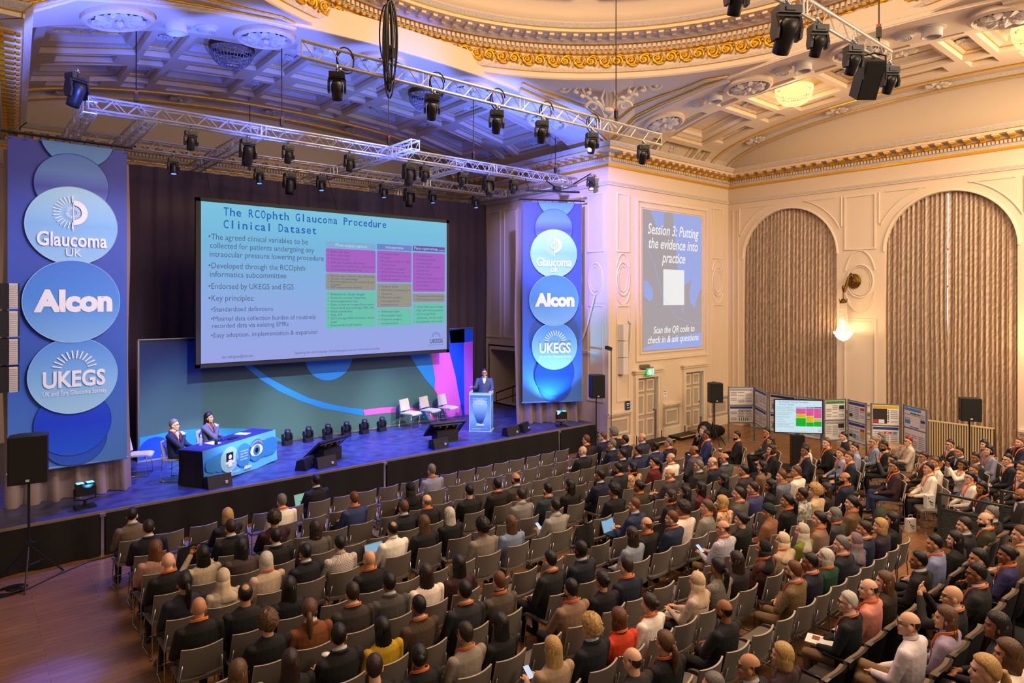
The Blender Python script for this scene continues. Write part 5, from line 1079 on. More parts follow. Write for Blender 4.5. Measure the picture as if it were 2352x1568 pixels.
# ================================================================ PEOPLE
HC=Vector((0,-.085,1.19))
POSE={0:((.255,-.04,.70),(.10,.20,.615),(.03,.275,.60)),1:((.27,.0,.74),(-.05,.10,.79),(-.15,.075,.775)),3:((.25,.0,.70),(.09,.25,.70),(.05,.33,.725)),5:((.24,.13,.90),(.08,.20,1.12),(.05,.215,1.205))}
POSE[4]=POSE[0]; FREE={6:(((.27,.06,.75),(.36,.28,.80),(.39,.35,.82)),((-.25,0,.72),(-.2,.20,.66),(-.18,.28,.66))),7:(((.22,.16,.74),(.08,.16,.97),(.04,.10,1.05)),((-.25,.08,.70),(-.08,.26,.70),(.0,.32,.70)))}
def arms(p):
    A=[]
    for s in(1,-1):
        if p in FREE: e,w,h=FREE[p][0 if s>0 else 1]; A.append((Vector((s*.202,-.125,.98)),Vector(e),Vector(w),Vector(h))); continue
        if p==2: e,w,h=((.20,.15,.71),(.075,.10,1.0),(.035,.045,1.075)) if s>0 else ((-.25,.02,.72),(.02,.16,.68),(.11,.15,.69)); A.append((Vector((s*.202,-.125,.98)),Vector(e),Vector(w),Vector(h)))
        else: e,w,h=POSE[p]; dz=.03 if (p==1 and s<0) else 0; A.append((Vector((s*.202,-.125,.98)),Vector((s*e[0],e[1],e[2])),Vector((s*w[0],w[1],w[2]+dz)),Vector((s*h[0],h[1],h[2]+dz))))
    return A
def legs(p):
    N=lambda s:(Vector((s*.09,-.08,.52)),Vector((s*.13,.33,.505)),Vector((s*.13,.30,.09)),Vector((s*.145,.47,.04)))
    if p==4: return [(Vector((.09,-.08,.52)),Vector((-.02,.36,.61)),Vector((-.10,.43,.25)),Vector((-.13,.57,.20))),N(-1)]
    if p==6: return [(Vector((s*.09,-.07,.50)),Vector((s*.095,-.05,.05)),Vector((s*.1,-.09,-.36)),Vector((s*.115,.09,-.41))) for s in(1,-1)]
    return [N(1),N(-1)]
def headM(yaw,pitch=.06): return Matrix.Translation(HC)@Matrix.Rotation(yaw,4,'Z')@Matrix.Rotation(pitch,4,'X')
TORSO=[(0,-.05,.45,.185,.13),(0,-.06,.53,.20,.145),(0,-.085,.68,.19,.132),(0,-.105,.86,.218,.124),(0,-.12,.97,.222,.106),(0,-.125,1.03,.155,.08),(0,-.115,1.075,.07,.062)]
def head_volumes(b,M):
    i=len(b.v)
    b.ell((0,-.01,.03),(.076,.096,.10),18,14); b.ell((0,.02,-.03),(.060,.07,.085),16,12); b.ell((0,.035,-.078),(.043,.05,.036),14,10); b.ell((0,.068,-.098),(.022,.02,.018),10,8)
    b.cap((0,.082,.014),(0,.098,-.026),.009,.0135,8); b.ell((0,.076,.032),(.048,.018,.013),12,8); b.ell((0,.083,-.062),(.023,.012,.010),10,8)
    for s in(1,-1): b.ell((s*.077,-.008,-.010),(.011,.023,.033),10,8); b.ell((s*.034,.057,-.022),(.027,.028,.027),10,8)
    b.xf(M,i)
def hand(b,w,h,s):
    d=(h-w).normalized(); up=Vector((0,0,1)) if abs(d.z)<.8 else Vector((0,1,0)); sd=d.cross(up).normalized(); nn=sd.cross(d)
    b.cap(w,w+d*.05,.026,.030,8); c=w+d*.055
    b.ell(c,(.036,.036,.018),10,8,0,Matrix((sd,d,nn)).transposed())
    for k,(o,L) in enumerate(((-.027,.062),(-.009,.072),(.009,.068),(.026,.05))):
        p=c+d*.03+sd*o; q=p+d*L*.55-nn*.006; b.tube([p,q,q+d*L*.35-nn*.022],[.0095,.009,.0075],6)
    p=c-d*.01+sd*.03*s; b.tube([p,p+sd*.03*s+d*.03,p+sd*.03*s+d*.055-nn*.01],[.012,.011,.008],6)
def skin_mesh(p,yaw,stand=False):
    M=headM(yaw); b=MB(); head_volumes(b,M)
    b.cap(M@Vector((0,-.028,-.05)),Vector((0,-.115,1.03)),.052,.062,12)
    b.eloft([(x,y,z,rx*.8,ry*.8) for x,y,z,rx,ry in TORSO[:6]],14)
    for sh,e,w,h in arms(p): b.cap(sh,e,.036,.030,7); b.cap(e,w,.030,.024,7); hand(b,w,h,1 if sh.x>0 else -1)
    for hp,k,a,t in legs(p): b.cap(hp,k,.05,.035,8); b.cap(k,a,.035,.026,8); b.cap(a,t,.024,.02,6)
    n=remesh(b.mesh('body',[]),.0078,2,.5)
    for _ in range(5): n.materials.append(None)
    I=M.inverted(); idx=[]
    for f in n.polygons:
        q=I@f.center; m=0
        if q.z>-.16 and q.y>.035:
            if abs(abs(q.x)-.031)<.011 and abs(q.z-.010)<.0065 and q.y>.06: m=1
            elif abs(q.x)<.022 and abs(q.z+.062)<.008 and q.y>.075: m=2
            elif abs(abs(q.x)-.033)<.019 and abs(q.z-.031)<.0045: m=4
            elif (q.z<-.045 and not(abs(q.x)<.02 and abs(q.z+.062)<.011)): m=3
        elif q.z>-.12 and q.z<-.04 and q.y>.0 and abs(q.x)>.035 and abs(q.x)<.075: m=3
        idx.append(m)
    n.polygons.foreach_set('material_index',idx); return n
def top_mesh(p,jacket):
    b=MB(); b.eloft(TORSO,18)
    for sh,e,w,h in arms(p): b.ell(sh*1.0-Vector((.008 if sh.x>0 else -.008,0,.006)),(.062,.062,.060),10,8); b.cap(sh,e,.064,.056,9); b.cap(e,w,.055,.039,9)
    if jacket:
        b.tube([(.082*math.cos(t),-.115+.072*math.sin(t),1.062-.022*math.sin(t)) for t in np.linspace(0,2*PI,20)[:-1]],.02,6,closed=True)
        for s in(1,-1): b.tube([(s*.075,-.07,1.04),(s*.06,-.02,.97),(s*.02,.012,.84)],[.02,.022,.012],6)
        b.eloft([(0,-.06,.44,.19,.13),(0,-.06,.52,.20,.15),(0,-.08,.66,.175,.13)],16)
    return remesh(b.mesh('top',[]),.0125,3,.5)
def trouser_mesh(p):
    b=MB(); b.ell((0,-.06,.52),(.18,.14,.09),14,10)
    for hp,k,a,t in legs(p): b.cap(hp,k,.088,.066,10); b.cap(k,a,.064,.046,10)
    return remesh(b.mesh('trousers',[]),.014,3,.5)
def shoe_mesh(k,p):
    hp,kn,a,t=legs(p)[k]; b=MB(); d=(t-a); d.z*=.3; b.cap(a+Vector((0,-.02,-.035)),t,.04,.032,8); b.box(((a+t)/2)+Vector((0,0,-.055)),(.07,.22,.02)); return b.mesh('shoe',[],True)
def hair_shell(b,hl,th,top=0,bump=0,hole=None,fr=None,nz=0,nu=36,nv=20):
    C=Vector((0,-.01,.03)); A=(.0765,.0965,.1005); rg=random.Random(4); P=[(rg.uniform(-6,6),rg.uniform(-6,6),rg.uniform(-6,6),rg.uniform(0,6)) for _ in range(8)]
    az=[0,60,90,135,180]; rings=[]
    for i in range(nv+1):
        e=PI/2-(PI*.92)*i/nv; ring=[]
        for j in range(nu):
            ph=2*PI*j/nu; d=Vector((math.sin(ph)*math.cos(e),math.cos(ph)*math.cos(e),math.sin(e)))
            R=1/math.sqrt((d.x/A[0])**2+(d.y/A[1])**2+(d.z/A[2])**2)
            a=abs((math.degrees(ph)+180)%360-180); h=np.interp(a,az,hl); m=max(0,min(1,(e-h)/.30+.5)); m=m*m*(3-2*m)
            if hole is not None: q=(d-Vector(hole[:3]).normalized()).length; m*=max(0,min(1,(q-hole[3])/.12+.5))
            if fr is not None and e>fr: m*=max(0,1-(e-fr)/.3)
            t=th+top*max(0,d.z)**2
            if bump: t+=bump*sum(math.sin(9*(d.x*x+d.y*y+d.z*z)+w) for x,y,z,w in P)/8
            ring.append(C+d*(R-.014+(t+.014)*m))
        rings.append(ring)
    b.loft(rings)
def hair_mesh(k):
    b=MB(); F=[.62,.45,-.12,-.72,-1.0]; L=[.60,.30,-.45,-.7,-.8]
    if k=='s': hair_shell(b,F,.0045,.018,.004)
    elif k=='r': hair_shell(b,[.75,.6,-.12,-.72,-1.0],.007,.006,.003,(0,-.35,.93,.42))
    elif k=='b': hair_shell(b,[2,1.5,-.05,-.7,-1.0],-.001,0,.002,None,.30)
    elif k=='f': hair_shell(b,[.5,.3,-.35,-.6,-.75],.034,.02,.028,nu=54,nv=30)
    elif k=='l':
        hair_shell(b,L,.018,.010,.004); b.eloft([(0,-.035,.06,.088,.082),(0,-.035,-.02,.094,.085),(0,-.05,-.10,.100,.072),(0,-.078,-.18,.105,.052),(0,-.095,-.27,.098,.042),(0,-.098,-.34,.078,.034),(0,-.095,-.37,.04,.02)],30,0,.05,13)
    elif k=='o':
        hair_shell(b,L,.020,.012,.004); b.eloft([(0,-.025,.06,.090,.088),(0,-.025,-.02,.098,.092),(0,-.03,-.08,.100,.085),(0,-.035,-.125,.092,.075),(0,-.035,-.135,.05,.04)],30,0,.035,13)
    elif k=='p':
        hair_shell(b,[.60,.42,-.12,-.75,-1.0],.015,.006,.003); b.tube([(0,-.09,.03),(0,-.135,.03),(.005,-.155,-.03),(.01,-.15,-.12),(.01,-.145,-.22),(.005,-.15,-.30)],[.022,.028,.036,.036,.028,.008],10)
    elif k=='u': hair_shell(b,[.60,.42,-.12,-.75,-1.0],.015,.006,.003); b.ell((0,-.115,.055),(.045,.04,.045),12,9)
    elif k=='h':
        hair_shell(b,[.52,.25,-.95,-1.3,-1.4],.017,.006,.003); b.eloft([(0,-.03,.0,.092,.094),(0,-.03,-.07,.093,.094),(0,-.04,-.13,.105,.10),(0,-.045,-.19,.165,.115),(0,-.05,-.26,.205,.125),(0,-.05,-.30,.18,.11)],26,0,.03,7,True)
        b.v=[(x,y if not(y>.05 and abs(x)<.062 and z>-.10) else .05,z) for x,y,z in b.v]
    elif k=='t': hair_shell(b,[.45,.30,.05,-.35,-.55],.030,.03,.004); b.ell((0,-.10,.06),(.075,.06,.065),14,10); [b.tube([(.1*math.sin(t),.035+.085*math.cos(t)-.06,.075+.02*i+.02*math.cos(t)) for t in np.linspace(0,2*PI,20)[:-1]],.012,5,closed=True) for i in range(2)]
    return b.mesh('hair',[],True)
def collar_mesh():
    b=MB(); b.grid(lambda u,v:((.070+.008*v)*math.cos(2*PI*u+PI/2),-.108+(.064+.008*v)*math.sin(2*PI*u+PI/2),1.105-.02*math.sin(2*PI*u+PI/2)-.032*v),24,3)
    b.grid(lambda u,v:((.062+.008*v)*math.cos(2*PI*u+PI/2),-.108+(.056+.008*v)*math.sin(2*PI*u+PI/2),1.105-.02*math.sin(2*PI*u+PI/2)-.032*v),24,3); return b.mesh('shirt_collar',[],True)
def front_mesh():
    b=MB(); b.grid(lambda u,v:((2*u-1)*(.055*(1-v)+.006),-.03+.055*v**.8,1.05-.24*v),4,6); b.grid(lambda u,v:((1-2*u)*(.055*(1-v)+.006),-.04+.055*v**.8,1.05-.24*v),4,6); return b.mesh('shirt_front',[],True)
def lanyard_mesh():
    b=MB(); P=[]
    for t in np.linspace(-.35,PI+.35,18): P.append((.092*math.cos(t),-.114-.084*math.sin(t),1.064+.030*math.sin(t)))
    P=[(.035,.036,.80),(.06,.022,.90),(.083,-.03,1.015)]+P+[(-.083,-.03,1.015),(-.06,.022,.90),(-.035,.036,.80)]
    for s in(0,.012,.022): b.tube([(x,y,z+s) for x,y,z in P],.0062,5)
    b.box((0,.045,.755),(.085,.006,.115),1); return b.mesh('lanyard',[],True)
def glasses_mesh():
    b=MB()
    for s in(1,-1):
        b.tube([(s*.032+.022*math.cos(t),.094,.012+.016*math.sin(t)) for t in np.linspace(0,2*PI,14)[:-1]],.003,4,closed=True); b.tube([(s*.054,.09,.016),(s*.076,.03,.016),(s*.08,-.01,.008)],.003,4)
    b.tube([(-.012,.096,.016),(.012,.096,.016)],.003,4); return b.mesh('glasses',[],True)
SKIN={}; TOP={}; TRO={}; SHOE={}; HAIR={}
COLM=collar_mesh(); FRM=front_mesh(); LANM=lanyard_mesh(); GLM=glasses_mesh()
LANM.materials.append(mat('lanyard_orange','f2823a',.5)); LANM.materials.append(mat('badge_card','e4e0dc',.4)); GLM.materials.append(BLACK)
TONE={'0':('d9a583','b87464'),'1':('c08a66','9c5c4c'),'2':('96623f','7a4438'),'3':('4e2e1e','4a2420'),'4':('e2b294','c07868')}
EYE=mat('eye_dark','1c1410',.25); HCOL={'k':'0e0b0a','d':'2a1c14','m':'5a3e26','a':'643a20','y':'b8935a','g':'6e6a66','w':'c4beb4','r':'7a1c08','f':'b0785c'}
def smat(t,k): return mat('skin_%s_%d'%(t,k),TONE[t][k],.5,bump=.08,bscale=120,spec=.4)
def hmat(c): return mat('hair_'+c,HCOL[c] if len(c)==1 else c,.42 if len(c)==1 else .8,bump=.35,bscale=34,vary=.3,vscale=40,stretch=(3,3,.35)) if len(c)==1 else cloth(c)
def cloth(h,pat=''):
    if not pat: return mat('cloth_'+h,h,.8,bump=.35,bscale=14,vary=.12,vscale=9)
    if pat!='c': return mat('cloth_'+h+pat,h,.8,bump=.2,vary={'f':.8,'t':.45}[pat],vscale={'f':20,'t':90}[pat])
    n='cloth_'+h+pat
    if n not in MATS:
        m=mat(n,h,.8); N=m.node_tree.nodes; L=m.node_tree.links; tc=N.new('ShaderNodeTexCoord'); ck=N.new('ShaderNodeTexChecker'); ck.inputs['Scale'].default_value=55
        c=lin(h); ck.inputs['Color1'].default_value=c+(1,); ck.inputs['Color2'].default_value=(c[0]*.45,c[1]*.45,c[2]*.6,1); L.new(tc.outputs['Object'],ck.inputs[0]); L.new(ck.outputs[0],N['Principled BSDF'].inputs[0])
    return MATS[n]
def setm(o,ms):
    for s,m in zip(o.material_slots,ms): s.link='OBJECT'; s.material=m
def part(name,me,root,ms,M=None):
    while len(me.materials)<len(ms): me.materials.append(None)
    o=ob(name,me,root); setm(o,ms)
    if M is not None: o.matrix_local=M
    return o
YAW={'0':0,'L':math.radians(26),'R':math.radians(-22),'M':math.radians(52)}
KIT={'j':'jacket','s':'sweater','c':'shirt','q':'padded_jacket'}
TRC=['14141a','7c6244','1c2a4c','2c2a2c']
def person(x,y,z,rot,sc,pose,yaw,hs,hc,tk,tc,L,kh,gl,beard,tone,label,group='seated audience',pat=''):
    if (pose,yaw) not in SKIN: SKIN[pose,yaw]=skin_mesh(pose,YAW[yaw])
    j='j' if tk=='j' else 's'
    if (pose,j) not in TOP: TOP[pose,j]=top_mesh(pose,j=='j')
    lp=pose if pose in(4,6) else 0
    if lp not in TRO: TRO[lp]=trouser_mesh(lp); SHOE[lp]=[shoe_mesh(k,lp) for k in(0,1)]
    o=ob('person',SKIN[pose,yaw],None,(x,y,z),math.radians(rot)); o.scale=(sc,sc,sc); tag(o,label,'person',group)
    sk=smat(tone,0); setm(o,[sk,EYE,smat(tone,1),hmat(hc) if beard and len(hc)==1 else sk,hmat(hc) if len(hc)==1 and hs not in 'h' else hmat('d')])
    q=[int(tc[i:i+2],16) for i in(0,2,4)]
    if min(q)>0xa8: tc=''.join('%02x'%min(245,int(c*1.12)) for c in q)
    cm=cloth(tc,pat)
    part(KIT[tk],TOP[pose,j],o,[cm])
    part('trousers',TRO[lp],o,[cloth(TRC[kh])])
    for k in(0,1): part('shoe',SHOE[lp][k],o,[mat('shoe_leather','141010',.4)])
    M=headM(YAW[yaw])
    if hs!='z':
        if hs not in HAIR: HAIR[hs]=hair_mesh(hs)
        part({'h':'headscarf','t':'turban'}.get(hs,'hair'),HAIR[hs],o,[hmat(hc)],M)
    if tk=='j': part('shirt_collar',COLM,o,[cloth('c8ccd8')]); part('shirt_front',FRM,o,[cloth('c8ccd8')])
    if tk=='c': part('shirt_collar',COLM,o,[cm])
    if L: part('lanyard',LANM,o,[LANM.materials[0],LANM.materials[1]])
    if gl: part('glasses',GLM,o,[BLACK],M)
    return o
